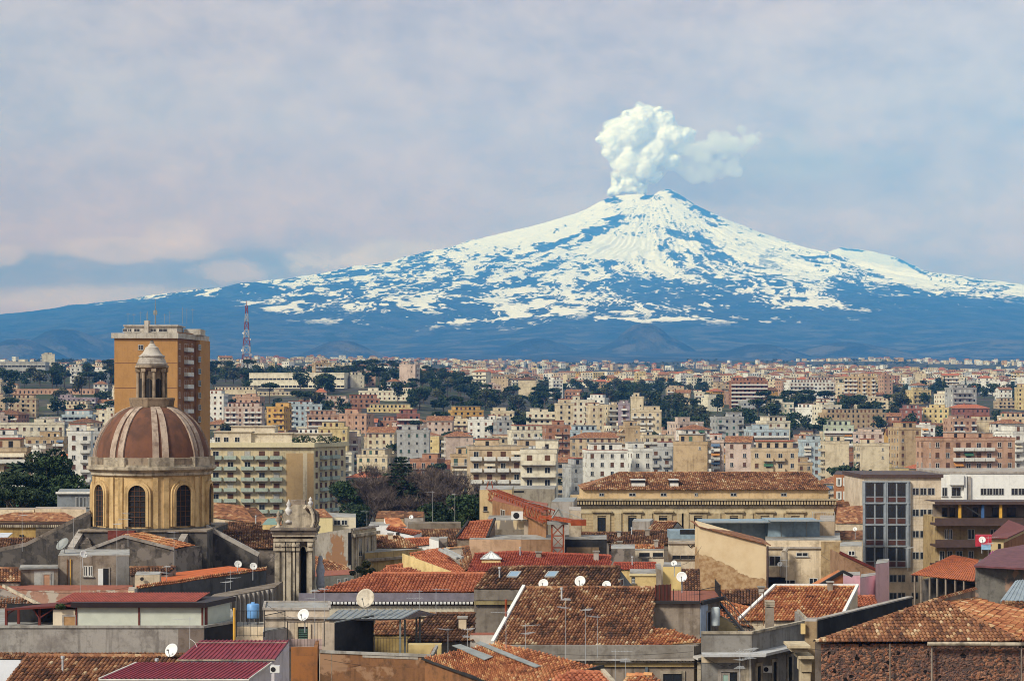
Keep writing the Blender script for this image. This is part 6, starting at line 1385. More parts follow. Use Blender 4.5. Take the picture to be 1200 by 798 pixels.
r_, T = blk('brick_house', 'cream rendered house with one small window behind the brown one', 'house', 262, [(562, 574), (600, 574), (602, 569), (563, 569)], P_('pale_ochre', (.60, .45, .25), .3), M_FLATG); opening(r_, T[0], T[1], 566.5, 571, 593, 598.5, 'glass', frame=M_IRON)
def ac(label, px, py, Y, s=1.0):
    c = V(px, py, Y); r = thing('air_conditioner', label, 'air conditioner', c); mb = MB(); mb.box(c.x - .45 * s, c.x + .45 * s, c.y, c.y + .35, c.z - .32 * s, c.z + .32 * s); mb.build('casing', M_WHITE, r); mb = MB(); mb.tube((c.x - .1, c.y - .02, c.z), (c.x - .1, c.y + .01, c.z), .24 * s, n=14); mb.build('fan_grille', M_DARK, r); mb = MB(); mb.box(c.x - .4 * s, c.x - .3 * s, c.y, c.y + .4, c.z - .42 * s, c.z - .325 * s); mb.box(c.x + .3 * s, c.x + .4 * s, c.y, c.y + .4, c.z - .42 * s, c.z - .325 * s); mb.build('bracket', M_GSHEET, r)
ac('big white rooftop air conditioner on the rain streaked house', 606, 604, 221, 1.5)
# roofs left of the crane, behind the long orange roof
sh('dark brown tiled gable house with black verge near the rain streaked wall', (535, 631), (571, 631), (549, 612), (580, 609), 214, 'orange', M_GREYR, 24, mode='shed', tw=.3, verge=M_IRON)
sh('wide rusty brown tiled roof below the long garden wall', (497, 640), (566, 640), (492, 621), (548, 620), 224, 'dark', M_LAVA, 15, tw=.3)
r_, T = blk('garden_wall', 'long grey mossy garden wall in front of the evergreen trees', 'wall', 246, [(478, 613), (540, 613), (540, 611), (478, 611)], P_('mossy_wall', (.22, .18, .14), .6)); 
sh('brown tiled cottage with grey gable under the dark trees', (440, 607), (473, 607), (443, 598.5), (474, 598.5), 262, 'dark', P_('stone_cottage', (.40, .31, .2), .4), 20, far=True)
sh('small brown tiled cottage beside it carrying a white dish', (474, 606), (496, 606), (474, 599), (497, 599), 258, 'dark', M_GREYP, 20, far=True); dish('white dish on the small cottage under the dark trees', 482, 606, 256, 2.6)
sh('little orange roof on the lilac white house below the cottages', (453, 617), (477, 617), (450, 606), (468, 606.5), 240, 'bright', M_WHITEP, 16, mode='shed', far=True)
r_, T = blk('whitewashed_house', 'bluish white house wall below the two tiled cottages', 'house', 238, [(432, 616), (456, 616), (458, 612), (434, 612)], M_WHITEP, M_FLATG)
r_, g = sh('bright white house with low orange roof and one dark window', (452, 620), (485, 627), (455, 616.5), (494, 623), 226, 'orange', P_('pure_white_render', (.82, .82, .82), .1), 14, mode='shed', tw=.28); opening(r_, g[0], g[1], 464, 468, 624, 628, 'glass', frame=M_IRON)
sh('vivid orange tiled roof beside the white house chimney stack', (474, 641), (514, 637), (470, 632), (505, 630), 216, 'orange', M_WHITEP, 16, mode='shed', tw=.28)
sh('faded brown tiled roof over the ochre cornice house', (430, 641), (492, 642), (426, 626), (470, 629), 214, 'old', M_CREAMP, 15, mode='shed', tw=.28)
r_, T = blk('cornice_house', 'ochre house with a stone cornice band below the faded brown roof', 'house', 208, [(428, 648), (494, 643), (494, 640), (430, 641)], P_('dull_ochre', (.40, .29, .14), .5), M_FLATG); strip(r_, T[0], T[1], 428, 493, 652, 655, .4, M_GREYR, 'cornice', -.01)
r_, T = blk('rooftop_hut', 'small dark brick rooftop hut with pale parapet by the orange roof', 'roof hut', 214, [(514, 631), (524, 631), (525, 629), (515, 629)], M_LAVA, M_FLATG); blk('rooftop_hut', 'low white parapet hut beside the dark brick one', 'roof hut', 216, [(503, 631), (514, 634), (515, 630), (504, 629)], M_WHITEP, M_FLATG)
r_, g = sh('orange tiled lean-to roof above the pale yellow sloping wall', (527, 671), (546, 669), (480, 649), (516, 643), 196, 'orange', M_YELLOWP, 16, mode='shed', tw=.28)
A, B = V(471.5, 648.5, 193.5), V(528.5, 669.5, 188); mb = MB(); mb.prism([xy(A), xy(B), (B.x, B.y + .5), (A.x, A.y + .5)], 5, [A.z, B.z, B.z, A.z]); mb.build('side_wall', M_YELLOWP, r_)
sh('rusty brown tiled roof with a long roof light by the peach wall', (546, 668), (556, 664), (500, 645), (550, 640), 202, 'old', M_GREYR, 15, mode='shed', tw=.3)
r_ = thing('roof_light', 'long slanting grey glass roof light on the rusty brown roof', 'skylight', V(525, 653, 199)); mb = MB()
for o_ in (0, 1.0): a, b = V(515 + o_ * 6, 647.5 - o_ * .5, 199), V(536 + o_ * 6, 658 - o_ * .5, 196); up = Vector((0, 0, .35)); mb.tube(a + up, b + up, .18, n=4)
mb.build('frame', M_GREYS, r_); mb = MB(); a, b, c, d = V(516, 648, 198.9), V(536, 658, 195.9), V(541, 657.5, 196.1), V(521, 647.5, 199.1); up = Vector((0, 0, .3)); mb.quad(a + up, b + up, c + up, d + up); mb.build('glazing', M_DARK, r_)
sh('small orange roof at the foot of the yellow sloping wall', (440, 675), (475, 675), (452, 664), (472, 661), 184, 'orange', M_GREYR, 16, mode='shed', tw=.28)
sh('low orange roof strip behind the long orange roof', (455, 674), (505, 674), (462, 667), (482, 666), 182, 'orange', M_GREYR, 16, mode='shed', tw=.28)
# between the bell gable and the balconied block
r_, T = blk('annex', 'pale cream annex with a strip of windows below the balconied block', 'house', 330, [(384, 606), (417, 606), (417, 602), (376, 600)], P_('annex_cream', (.66, .58, .44), .2), M_FLATG); opening(r_, T[0], T[1], 391, 399, 609, 615, 'glass'); opening(r_, T[0], T[1], 400, 407, 609, 615, 'glass')
sh('pale yellow gabled shed roof beside the stone bell gable', (373, 606), (390, 606), (369, 596), (380, 596), 325, 'old', P_('shed_yellow', (.66, .55, .3), .2), 15, far=True)
A, B, C = V(366, 626, 214), V(411, 619, 206), V(440, 618, 212); r_ = thing('classical_house', 'grey plastered house with a tall classical stone front and blank flank', 'house', ((A.x + B.x) / 2, 208, 0))
mb = MB(); mb.prism([xy(A), xy(B), xy(C), (A.x + 4, A.y + 6)], 0, [A.z, B.z, B.z, A.z]); mb.build('wall', P_('patched_grey_flank', (.34, .31, .27), .45, patch=(.25, .135, .075)), r_); P, Q = B, C
strip(r_, P, Q, 412, 440, 620.5, 700, .12, P_('classical_stone', (.46, .40, .29), .45), 'stone_front', 0)
for a, b in ((419.5, 424), (428, 431.5)): opening(r_, P + Vector((.17, -.09, 0)), Q + Vector((.17, -.09, 0)), a, b, 630, 652, 'glass', frame=M_GREYP, sill=False)
for px in (415, 417, 426, 434, 436.5): strip(r_, P, Q, px - .7, px + .7, 628, 700, .3, M_PALEST, 'pilaster', -.12)
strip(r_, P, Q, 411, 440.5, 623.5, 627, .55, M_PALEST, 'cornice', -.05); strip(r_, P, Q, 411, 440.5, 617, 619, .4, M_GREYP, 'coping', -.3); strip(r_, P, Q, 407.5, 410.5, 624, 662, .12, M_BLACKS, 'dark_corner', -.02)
sh('orange brown tiled roof sloping beside the bell gable', (352, 670), (413, 671), (362, 650), (405, 664), 192, 'old', M_GREYP, 16, mode='shed', tw=.28)
r_, T = blk('pale_terrace_house', 'pale terrace house front with small windows below the classical house', 'house', 182, [(366, 676), (415, 673), (415, 668), (368, 669)], P_('pale_green_grey', (.45, .43, .36), .4), M_TERR); opening(r_, T[0], T[1], 395, 399, 678, 684, 'glass'); opening(r_, T[0], T[1], 403, 407, 677, 683, 'glass')
for i, (px, py, r) in enumerate(((421, 667, 4.5), (430, 662, 5), (437, 670, 4), (414, 671, 3))):
    if i == 0: v, f, rr = leaf_cloud([(*V(p, q, 181 + s_), w_ * 181 / F, .8) for p, q, w_, s_ in ((421, 667, 4.5, 0), (429, 661, 5.5, 1), (436, 669, 4.5, 0), (413, 671, 3.5, 0), (428, 671, 5, -1))], 1500, .11); o = npmesh('roof_shrub', v, f, LEAF['olive'], {'rnd': rr}); tag(o, 'olive green shrub growing on the terrace by the classical house', 'shrub')
mb = MB(); c = V(375.5, 690, 176); mb.lathe([(.32, 0), (.4, .5), (.34, 1.3), (.42, 1.7), (.3, 2.2), (.18, 2.5), (.24, 2.8), (.1, 3.1)], c, 12); o = mb.build('draped_statue', P_('grey_wrapped_stone', (.34, .35, .39), .5), smooth=True, loc=c); tag(o, 'pale draped stone finial figure standing behind the bell gable', 'statue')
for args in (('rusty tiled roof stepping behind the drum', (248, 606), (300, 612), (246, 588), (285, 592), 250, 'old', M_CREAMP), ('ridged brown roof below the balconied block', (262, 612), (322, 616), (268, 596), (300, 594), 258, 'dark', P_('rubble_cream', (.42, .30, .18), .6)), ('dark tiled roof beside the bell gable urns', (290, 616), (330, 616), (296, 608), (330, 604), 240, 'old', M_GREYR)):
    sh(args[0], *args[1:6], args[6], args[7], 18, far=True)
sh('long dark brown tiled nave roof sloping from the drum towards the bell gable', (282, 642), (330, 643), (246, 622), (330, 622), 206, 'dark', M_LAVA, 18, mode='shed', tw=.27)
sh('narrow tiled strip roof with white end cap right behind the drum', (262, 621), (308, 621), (264, 612), (306, 612), 222, 'dark', M_YELLOWP, 14, mode='shed', tw=.28)
r_, T = blk('green_roofed_hut', 'yellow hut with a flat green roof beside the bell gable', 'roof hut', 226, [(307, 615), (324, 615), (326, 607.5), (314, 607.5)], M_YELLOWP, plain('green_sheet', (.17, .27, .22), .6))
# left: palace roofs behind the church, pine grove annex
r_, g = sh('low hipped brown roof over an ochre frieze of ornament at the frame edge', (-30, 610), (98, 611), (16, 600), (75, 600), 262, 'old', P_('ochre_frieze', (.50, .34, .13), .5), 18, far=True); P, Q = g[0], g[1]
strip(r_, P, Q, -30, 97, 611.5, 614, .35, M_BROWNR, 'eave_shade_strip', -.01); k = MB()  # dark strip stands in for the shade under the eave
for i in range(52): px = -20 + i * 2.25; x, y = on_face(P, Q, px); k.box(x - .09, x + .09, y - .3, y - .003, Zat(617.5, 262), Zat(614.6, 262))
k.build('bracket_row', M_PALEST, r_); strip(r_, P, Q, 42, 86, 616.5, 630, .1, P_('sooty_ornament', (.16, .13, .10), .7), 'sooty_frieze', -.01)
for px in (24, 27, 47, 51, 60, 64): opening(r_, P + Vector((0, -.1, 0)), Q + Vector((0, -.1, 0)), px - 1.2, px + 1.2, 626.5, 629, 'glass', frame=M_DARK, sill=False)
mb = MB(); a = [V(-10, 631, 240), V(8, 630, 240), V(15, 624, 246), V(-4, 624, 246)]; mb.quad(*a); mb.quad(*[p - Vector((0, 0, .1)) for p in a[::-1]]); o = mb.build('glass_awning', plain('pale_sheet', (.55, .57, .6), .4, .5), r_)
for lab, pts, Y, wl in (('cream flat parapet terrace behind the palace roof', [(-20, 597), (40, 597), (42, 595), (-20, 595)], 290, M_CREAMP), ('second cream parapet terrace beside the slate grey annex', [(41, 596), (72, 596), (74, 594), (42, 594)], 288, M_CREAMP), ('pale cream stair block beside the drum', [(72, 596.5), (101, 597), (101, 594), (73, 594)], 282, P_('stair_cream', (.58, .47, .34), .3))): blk('terrace_block', lab, 'roof terrace', Y, pts, wl, M_FLAT)
r_, T = blk('annex', 'slate grey two-storey annex with tall windows between pines and drum', 'annex', 318, [(67, 577), (109, 577), (112, 573), (70, 573)], P_('slate_grey_render', (.22, .24, .26), .25), M_GSHEET); strip(r_, T[0], T[1], 66, 109, 576, 578.5, .5, M_FRAME, 'eave', -.1)
for px in (90, 95, 100, 105): opening(r_, T[0], T[1], px - 1.7, px + 1.7, 582, 594, 'glass', frame=M_GREYS)
sh('tile roof behind the sooty nave wall at the frame edge', (-30, 643), (40, 643), (-26, 631), (68, 631), 214, 'dark', M_LAVA, 18, mode='shed', tw=.28)
sh('small orange striped tile roof beside the plaster shed', (-20, 681), (23, 681), (-18, 666), (23, 666), 176, 'old', M_LAVA, 20, mode='shed', tw=.27)
r_, T = blk('plaster_shed', 'low grey plaster shed with peach door on the church terrace', 'shed', 178, [(22, 667), (68, 666), (68, 662), (24, 662)], M_GREYR, M_FLATG); opening(r_, T[0], T[1], 51, 58, 673, 689, name='door', leaf=plain('peach_door', (.55, .30, .18), .7)); strip(r_, T[0], T[1], 40, 63, 669, 690, .03, P_('limewash', (.5, .49, .45), .4), 'limewashed_patch', -.001); strip(r_, T[0], T[1], 22, 68, 664.5, 666.3, .25, M_GSHEET, 'eave', -.1)
r_, T = blk('terrace_house', 'grey plaster rooftop house with a white half-open door on the church terrace', 'house', 180, [(68, 651), (152, 650.5), (152, 644), (72, 644)], M_GREYR, M_FLATG); P, Q = T[0], T[1]
opening(r_, P, Q, 98, 103, 663, 675, 'glass'); opening(r_, P, Q, 103.6, 108.5, 663, 675, 'glass'); opening(r_, P, Q, 121, 127.5, 666, 689, name='door', leaf=M_DARK); strip(r_, P, Q, 115, 121, 666, 689, .1, M_WHITE, 'door_leaf', -.01); strip(r_, P, Q, 136, 151.5, 651.5, 690, .08, P_('grey_boards', (.21, .20, .19), .5), 'side_panel', -.01)
for px in (79, 83): strip(r_, P, Q, px - .4, px + .4, 655, 690, .12, M_YPIPE if px == 83 else M_RUST, 'pipe', -.01)
dish('large grey-blue mesh dish above the plaster terrace house', 74, 638, 182, 8.5, (-.5, -.7, .75), M_GSHEET); dish('white dish tilted steeply on the terrace house roof', 98, 649.5, 178, 4.6, (.55, -.6, .35))
r_, T = blk('terrace_wall', 'pinkish patched parapet of the church terrace with peeling paint', 'wall', 172, [(-20, 692), (155, 691), (156, 686), (-20, 686)], P_('pink_patched_render', (.44, .25, .18), .3, patch=(.5, .42, .34), scale=2.2), M_TERR)
blk('parapet_box', 'small cream box at the end of the pinkish parapet', 'roof hut', 170, [(150, 692), (161, 692), (162, 688), (151, 688)], M_CREAMP, M_GREYP)
sh('ochre striped tile roof under a pale stone verge at the frame edge', (-40, 722), (50, 712), (-30, 686), (4, 688), 158, 'old', M_LAVA, 18, mode='shed', tw=.26, verge=M_PALEST, vl=False)
# orange flat roof with grey parapet
z = Zat(690, 165); r_ = thing('flat_orange_roof_house', 'house with a flat vivid orange tiled roof behind a dark grey parapet', 'house', V(230, 690, 172)); T = [V(p, q, Yat(q, z)) for p, q in ((160, 687), (310, 668.5), (268, 663), (160, 676))]
mb = MB(); mb.prism([xy(p) for p in T], 0, z - .12); mb.build('wall', M_LAVA, r_); mb = MB(); mb.prism([xy(p) for p in T], z - .117, z); mb.build('roof', M_ORNG, r_)
a, b = V(161, 690, 163), V(312, 668, 182); mb = MB(); d = Vector((b.x - a.x, b.y - a.y, 0)).normalized(); n = Vector((d.y, -d.x, 0)); mb.prism([xy(a), xy(b), xy(b + n * -.3), xy(a + n * -.3)], a.z - 1.6, [a.z, b.z, b.z, a.z]); mb.build('parapet', P_('dark_grey_parapet', (.10, .10, .105), .4, (.05, .05, .05)), r_)
tile_roof(r_, [([a + Vector((0, .1, .0)), b + Vector((0, .1, .0)), b + Vector((0, .9, .22)), a + Vector((0, .9, .22))], None)], [], 'bright', .3, .5, 'tile_coping')
r_, T = blk('parapet_box', 'pale rooftop box with a small round vent on the orange flat roof', 'roof hut', 168, [(158, 674), (187, 673.5), (189, 670), (160, 670)], M_CREAMP, M_FLATG); mb = MB(); c = V(166.5, 678, 167.9); mb.tube(c, c + Vector((0, -.1, 0)), .16, n=12); mb.build('vent', M_IRON, r_)
sh('small striped brown tile roof behind the pale rooftop box', (152, 674), (196, 672), (152, 665), (206, 664), 177, 'dark', M_LAVA, 18, mode='shed', tw=.27)
dish('white dish beside its twin at the end of the orange flat roof', 279, 661, 178, 4.4, (.3, -.8, .4)); dish('white dish at the corner by the bell gable foot', 297, 663.5, 176, 4.4, (.3, -.8, .4))
# ribbed wall behind the penthouse
r_ = thing('ribbed_wall_house', 'grey brown house flank ribbed with vertical pilasters behind the blue tank', 'house', V(285, 700, 160)); a, b = V(238, 704, 156), V(322, 688, 168); mb = MB(); mb.prism([xy(a), xy(b), (b.x, b.y + 6), (a.x, a.y + 6)], 0, [a.z, b.z, b.z, a.z]); mb.build('wall', P_('brown_grey_render', (.22, .18, .145), .5), r_)
for i in range(15): px = 241 + i * 5.4; strip(r_, a, b, px - .7, px + .7, 700 - (px - 238) * .19 + 5, 745, .25, M_GREYP, 'pilaster', -.01)
for px in (270, 295, 313): x, y = on_face(a, b, px); opening(r_, a, b, px - 1.3, px + 1.3, 706, 715, 'glass', frame=M_DARK, sill=False)
# ---------------------------------------------------------------- nearest roofs, left
r_, T = blk('whitewashed_house', 'bright whitewashed house end at the very corner of the picture', 'house', 124, [(-60, 773), (24, 773), (26, 768), (-60, 768)], P_('blue_white_lime', (.72, .74, .78), .12)); tile_roof(r_, [([V(-60, 772.5, 124.1), V(29, 772.5, 124.1), V(33, 765, 126), V(-55, 765, 126)], None)], [], 'old', .25, .42)
sh('dark weathered barrel tile roof in front of the long concrete parapet', (-4, 812), (196, 812), (31, 768), (230, 769), 116, 'old', M_GREYR, 21, mode='shed', lean=32, tw=.26, row=.45)
YQ = 140.0; zq = Zat(735, YQ)
r_, T = blk('concrete_parapet_house', 'long bare concrete parapet wall stained and cracked above the barrel tiles', 'house', YQ, [(-60, 735), (209, 735), (239, 735), (276, 729), (270, 715), (-60, 715)], P_('cracked_concrete', (.33, .305, .275), .6, (.15, .13, .115), scale=1.4), M_FLATG, cap=M_CONC); strip(r_, T[1], T[2], 209, 239, 737, 775, .03, P_('brown_patch', (.19, .15, .125), .4), 'repair_patch', -.001); strip(r_, T[2], T[3], 239.5, 275, 732, 775, .03, M_BLACKS, 'dark_flank', -.001)  # return wall covered by a strip darker than the front
tile_roof(r_, [([V(28, 768.5, 138.2), V(239, 768.5, 138.2), V(240, 764.5, 139.6), V(30, 764.5, 139.6)], None)], [], 'old', .26, .45, 'tile_band')
ph = thing('rooftop_penthouse', 'long rooftop penthouse of pale panels with dark red frame and rust red roof', 'penthouse', V(180, 735, YQ + 1)); zb = zq + .06
def Xq(px, y=YQ + .6): return (px - 600) / F * y
yp = YQ + .6; A, B = Vector((Xq(89), yp, zb)), Vector((Xq(239), yp, zb)); C = Vector((Xq(270, yp + 4.2), yp + 4.2, zb)); D = Vector((Xq(89), yp + 5, zb)); zt = Zat(711, yp)
mb = MB(); mb.prism([xy(A), xy(B), xy(C), xy(D)], zb, zt); mb.build('panels', M_PANEL, ph); mb = MB(); mb.prism([xy(A + Vector((-.3, -.4, 0))), xy(B + Vector((.2, -.45, 0))), xy(C + Vector((.4, .1, 0))), xy(D)], zt + .003, zt + .36); mb.build('fascia', plain('black_fascia', (.02, .012, .013), .5), ph)
for px in (89.6, 163, 237): strip(ph, A, B, px - .9, px + .9, 711.5, 735, .06, M_REDM, 'post', 0)
strip(ph, B, C, 240, 242.5, 711.5, 736, .06, M_REDM, 'post', 0); strip(ph, A, B, 89, 239, 733, 736, .05, M_BROWNR, 'sill', 0); strip(ph, B, C, 239.5, 270, 731, 735.5, .05, M_GSHEET, 'sill', 0)
R0, R1 = Vector((Xq(64), yp + .2, zt + .37)), Vector((Xq(229), yp + .2, zt + .37)); R3, R2 = Vector((Xq(86, yp + 3.6), yp + 3.6, zt + .72)), Vector((Xq(246, yp + 3.6), yp + 3.6, zt + .72)); corrugate(ph, R0, R1, R2, R3, M_REDSHEET, .22, .03)
pg = thing('timber_pergola', 'dark red timber pergola with slanting roof at the end of the penthouse', 'pergola', V(40, 735, YQ + 1)); mb = MB(); a, b, c, d = V(6, 713, YQ + .4), V(85, 708.5, YQ + .4), V(88, 703.5, YQ + 4), V(50, 707, YQ + 4); mb.quad(a, b, c, d); up = Vector((0, 0, -.14)); mb.quad(d + up, c + up, b + up, a + up); mb.quad(a + up, b + up, b, a); mb.build('roof', M_REDM, pg)
for px, y_ in ((7, .6), (21.5, 2.0), (46, .9)): mb = MB(); q = V(px, 735, YQ + y_); mb.box(q.x - .09, q.x + .09, q.y, q.y + .18, zq, Zat(712.5, YQ + y_)); mb.build('post', M_REDM, pg)
for (p0, q0), (p1, q1) in (((7, 721), (20, 712)), ((46, 724), (38, 712)), ((46, 724), (66, 711)), ((87, 718), (72, 711))): mb = MB(); mb.tube(V(p0, q0, YQ + .8), V(p1, q1, YQ + .8), .06, n=4); mb.build('brace', M_REDM, pg)
mb = MB(); mb.box(Xq(8, YQ + 3), Xq(62, YQ + 3), YQ + 3, YQ + 3.1, zq, zq + 1.45); mb.build('dark_screen', M_BLACKS, pg)
r_, T = blk('rooftop_shed', 'small cream rooftop shed with wooden door between pergola and penthouse', 'shed', YQ + .7, [(62, 714.5), (88, 714.5), (89, 711), (63, 711)], P_('shed_cream', (.66, .56, .42), .2), M_FLATG, zbot=zq + .05); opening(r_, T[0], T[1], 75, 88, 722, 735, name='door', leaf=M_DOOR)
v, f, rr = leaf_cloud([(*V(70, 710, YQ + .3), .32, .7), (*V(73, 711, YQ + .3), .25, .7)], 200, .09); tag(npmesh('climbing_plant', v, f, LEAF['mid'], {'rnd': rr}), 'small bright green creeper on the pergola edge', 'plant')
# maroon sheet roofs
r_ = thing('maroon_roofed_house', 'house with two stepped maroon corrugated roofs and a lilac white flank', 'house', V(230, 800, 118)); Y1_, Y2_ = 113., 119.
a, b = V(116, 795, Y1_), V(292, 795, Y1_); c, d = up_pt((292, 795), Y1_, (318, 776), 14), up_pt((116, 795), Y1_, (160, 776), 14); corrugate(r_, a, b, c, d, M_MAROON, .27, .055); mb = MB(); mb.tube(a + Vector((0, -.05, -.06)), b + Vector((0, -.05, -.06)), .07, n=6); mb.tube(b, c, .07, n=4); mb.tube(a, d, .07, n=4); mb.build('gutter', plain('pale_gutter', (.5, .48, .43), .5), r_)
e, f_ = V(207, 773, Y2_), V(322, 773, Y2_); g, h = up_pt((322, 773), Y2_, (339, 750), 15), up_pt((207, 773), Y2_, (234, 750), 15); corrugate(r_, e, f_, g, h, M_MAROON, .27, .055, 'upper_roof'); mb = MB(); mb.tube(e, f_, .05, n=4); mb.tube(h.lerp(e, .2) + Vector((0, 0, .1)), g.lerp(f_, .2) + Vector((0, 0, .1)), .03, n=4); mb.build('snow_bar', M_PALEST, r_)
mb = MB(); dn = Vector((0, 0, -.15)); mb.prism([xy(b), xy(c), xy(d), xy(a)], 0, [b.z - .15, c.z - .15, d.z - .15, a.z - .15]) if False else None
mb.prism([xy(a + Vector((.4, .3, 0))), xy(b + Vector((-.1, .3, 0))), xy(c), xy(d)], 0, [a.z - .12, b.z - .12, c.z - .12, d.z - .12]); mb.prism([xy(e + Vector((.2, .2, 0))), xy(f_ + Vector((-.05, .2, 0))), xy(g), xy(h)], 0, [e.z - .1, f_.z - .1, g.z - .1, h.z - .1]); mb.build('wall', P_('lilac_white_render', (.60, .56, .57), .25), r_)
ac('white air conditioner on the lilac white flank under the maroon roof', 322, 784, 114.6, .62)
dish('big white dish leaning over the edge of the maroon roof', 201.5, 762, 120, 8.2, (-.35, -.8, .42))
antenna('bent aerial with trailing white wire behind the maroon roof', 222.5, 722, 770, 121, 200, 1); r_ = BUILT and None
mb = MB(); pts = [V(222.5, 748, 121), V(228, 752, 121), V(232, 760, 121), V(240, 765, 121.5), V(252, 769, 121.5), V(268, 774, 121.2)]
for p, q in zip(pts[:-1], pts[1:]): mb.tube(p, q, .018, n=4)
o = mb.build('loose_wire', M_WHITE, loc=pts[0]); tag(o, 'loose white wire hanging over the maroon roof', 'wire')
# rusty wall house with terrace
r_, T = blk('rusty_walled_house', 'rusty orange brown plaster wall patch beside the lilac flank', 'house', 131, [(341, 758), (372, 758), (374, 750), (341, 750)], P_('rust_orange', (.32, .13, .045), .6, (.16, .085, .05)), M_FLATG, hollow=.6); r2, T2 = blk('rusty_walled_house', 'long dark rusty brown wall with flaked grey coping under the terrace', 'house', 130, [(375, 764), (506, 769), (512, 758), (375, 752)], P_('dark_rust', (.22, .105, .05), .75, (.085, .052, .033), patch=(.29, .17, .1)), M_FLATG, cap=M_CONC, hollow=.8); pole_thing('downpipe', 'thin pale downpipe on the rusty brown wall', 'pipe', 389, 764, 800, 129.8, .05, M_PALEST)
strip(r2, T2[0], T2[1], 425, 490, 764.6, 771, .04, P_('flaked_grey', (.40, .36, .31), .5), 'flaked_band', -.001)
r_, T = blk('terrace_house', 'cream terrace house with green shutter behind bars and a big white dish', 'house', 142, [(309, 714), (386, 714), (386, 706), (311, 706)], P_('terrace_cream', (.60, .50, .39), .35), M_FLATG, cap=M_GREYP); opening(r_, T[0], T[1], 349.5, 361, 734, 749, 'green', surround=M_CREAMP); strip(r_, T[0], T[1], 378, 393, 729, 765, .5, P_('pier_cream', (.62, .52, .42), .3), 'pier', -.01); strip(r_, T[0], T[1], 309, 386, 722.5, 724.5, .2, M_GREYP, 'ledge', -.01); strip(r_, T[0], T[1], 337, 378, 748, 760, .3, P_('pink_terrace', (.48, .36, .33), .3), 'low_wall', -.01)
dish('big white dish on the cream terrace house above the green shutter', 356, 720.5, 139, 7.2, (-.3, -.85, .4)); railing('terrace_railing', 'thin black terrace railing before the green shutter', [V(337, 757, 134), V(380, 757, 134)], 1.7, M_IRON, .22)
r_, T = blk('pale_terrace_box', 'pale balcony box with grey screen railing beside the blue tank', 'terrace', 139, [(308, 741), (336, 736), (334, 732), (309, 735)], P_('balcony_lilac', (.5, .46, .44), .4), M_FLATG); railing('balcony_screen', 'dark mesh balcony screen above the pale balcony box', [V(310, 741, 138.5), V(334, 736, 140)], 1.25, M_IRON, .09)
r_, T = blk('cream_terrace_wall', 'cream yard wall below the blue water tank', 'wall', 143, [(276, 734), (312, 734), (312, 729), (278, 729)], M_CREAMP, M_FLATG); railing('yard_railing', 'tall black wire fence round the yard with the blue tank', [V(277, 746, 139), V(310, 746, 139)], 1.9, M_IRON, .25)
c = V(296.5, 724, 144); r_ = thing('water_tank', 'blue plastic water tank on a stand by the ribbed wall', 'water tank', c); mb = MB(); mb.lathe([(.45, 0), (.47, .1), (.47, 1.0), (.4, 1.08), (.15, 1.1), (.15, 1.2), (.01, 1.2)], c, 18); mb.build('tank', M_BLUEDRUM, r_, smooth=True); mb = MB()
for s in (-1, 1):
    for q in (-1, 1): mb.tube(c + Vector((s * .35, q * .35, 0)), c + Vector((s * .35, q * .35, -2.2)), .03, n=4)
mb.build('stand', M_IRON, r_)
pole_thing('vent_pipe', 'upright yellow pipe at the end of the maroon roof', 'pipe', 274.5, 712, 752, 124, .085, M_YPIPE)
r_ = thing('black_sheet_screen', 'black tarred sheet metal screen wall under the grey canopy', 'screen', V(415, 765, 135)); a, b = V(392.5, 729, 135), V(438, 720, 139); mb = MB(); zl = Zat(765, 135); mb.prism([xy(a), xy(b), (b.x - .05, b.y + .12), (a.x - .05, a.y + .12)], zl - .5, [a.z, b.z, b.z, a.z]); mb.build('sheet', M_BLACKS, r_); mb = MB(); mb.tube(a, b, .06, n=4); mb.build('edge_trim', M_GSHEET, r_)
cn = thing('metal_canopy', 'grey corrugated metal canopy on steel posts over the terrace', 'canopy', V(440, 765, 139)); e0, e1, q1, q0 = V(381, 726, 137), V(470, 725.5, 137), V(492, 714.5, 145), V(396, 714.5, 145); corrugate(cn, e0, e1, q1, q0, M_GSHEET, .42, .06); mb = MB(); t = V(512, 719.5, 143.6); mb.quad(e1, t, q1); mb.quad(q1, t, e1); mb.build('hip_sheet', M_BROWNR, cn); mb = MB(); mb.tube(e0, e1, .07, n=4); mb.build('edge_beam', M_IRON, cn)
for px, y in ((469, 137.3), (474.5, 139), (492, 143), (488, 144)): mb = MB(); q = V(px, 725, y); mb.box(q.x - .07, q.x + .07, q.y - .07, q.y + .07, Zat(764, 137) - .3, q.z - .05 + (.4 if px > 480 else 0)); mb.build('post', plain('grey_post', (.16, .17, .16), .6), cn)
dish('very large weathered cream dish standing above the grey canopy', 429, 701, 139.5, 11.3, (-.3, -.9, .32), P_('weathered_dish', (.56, .50, .40), .4), 1.6)
r_, T = blk('storage_bench', 'yellow slatted storage box on the terrace below the tile roof', 'storage box', 134, [(478, 755.5), (517, 755.5), (518, 753), (479, 753)], plain('yellow_boards', (.48, .36, .16), .7)); railing('terrace_railing', 'black terrace railing below the grey canopy', [V(439, 764, 133), V(478, 764, 133)], 1.0, M_IRON, .2)
sh('dark mottled barrel tile roof between the canopy and the grey block', (477, 751), (556, 751), (504, 719), (557, 718.5), 146, 'dark', P_('shadow_grey', (.17, .15, .13), .4), 21, mode='shed', lean=24, tw=.27, row=.45)
sh('ochre striped tile roof seen under the grey canopy', (436, 743), (484, 743), (440, 729), (496, 727), 149, 'old', P_('dull_yellow', (.40, .29, .12), .5), 19, mode='shed', lean=9, tw=.27)
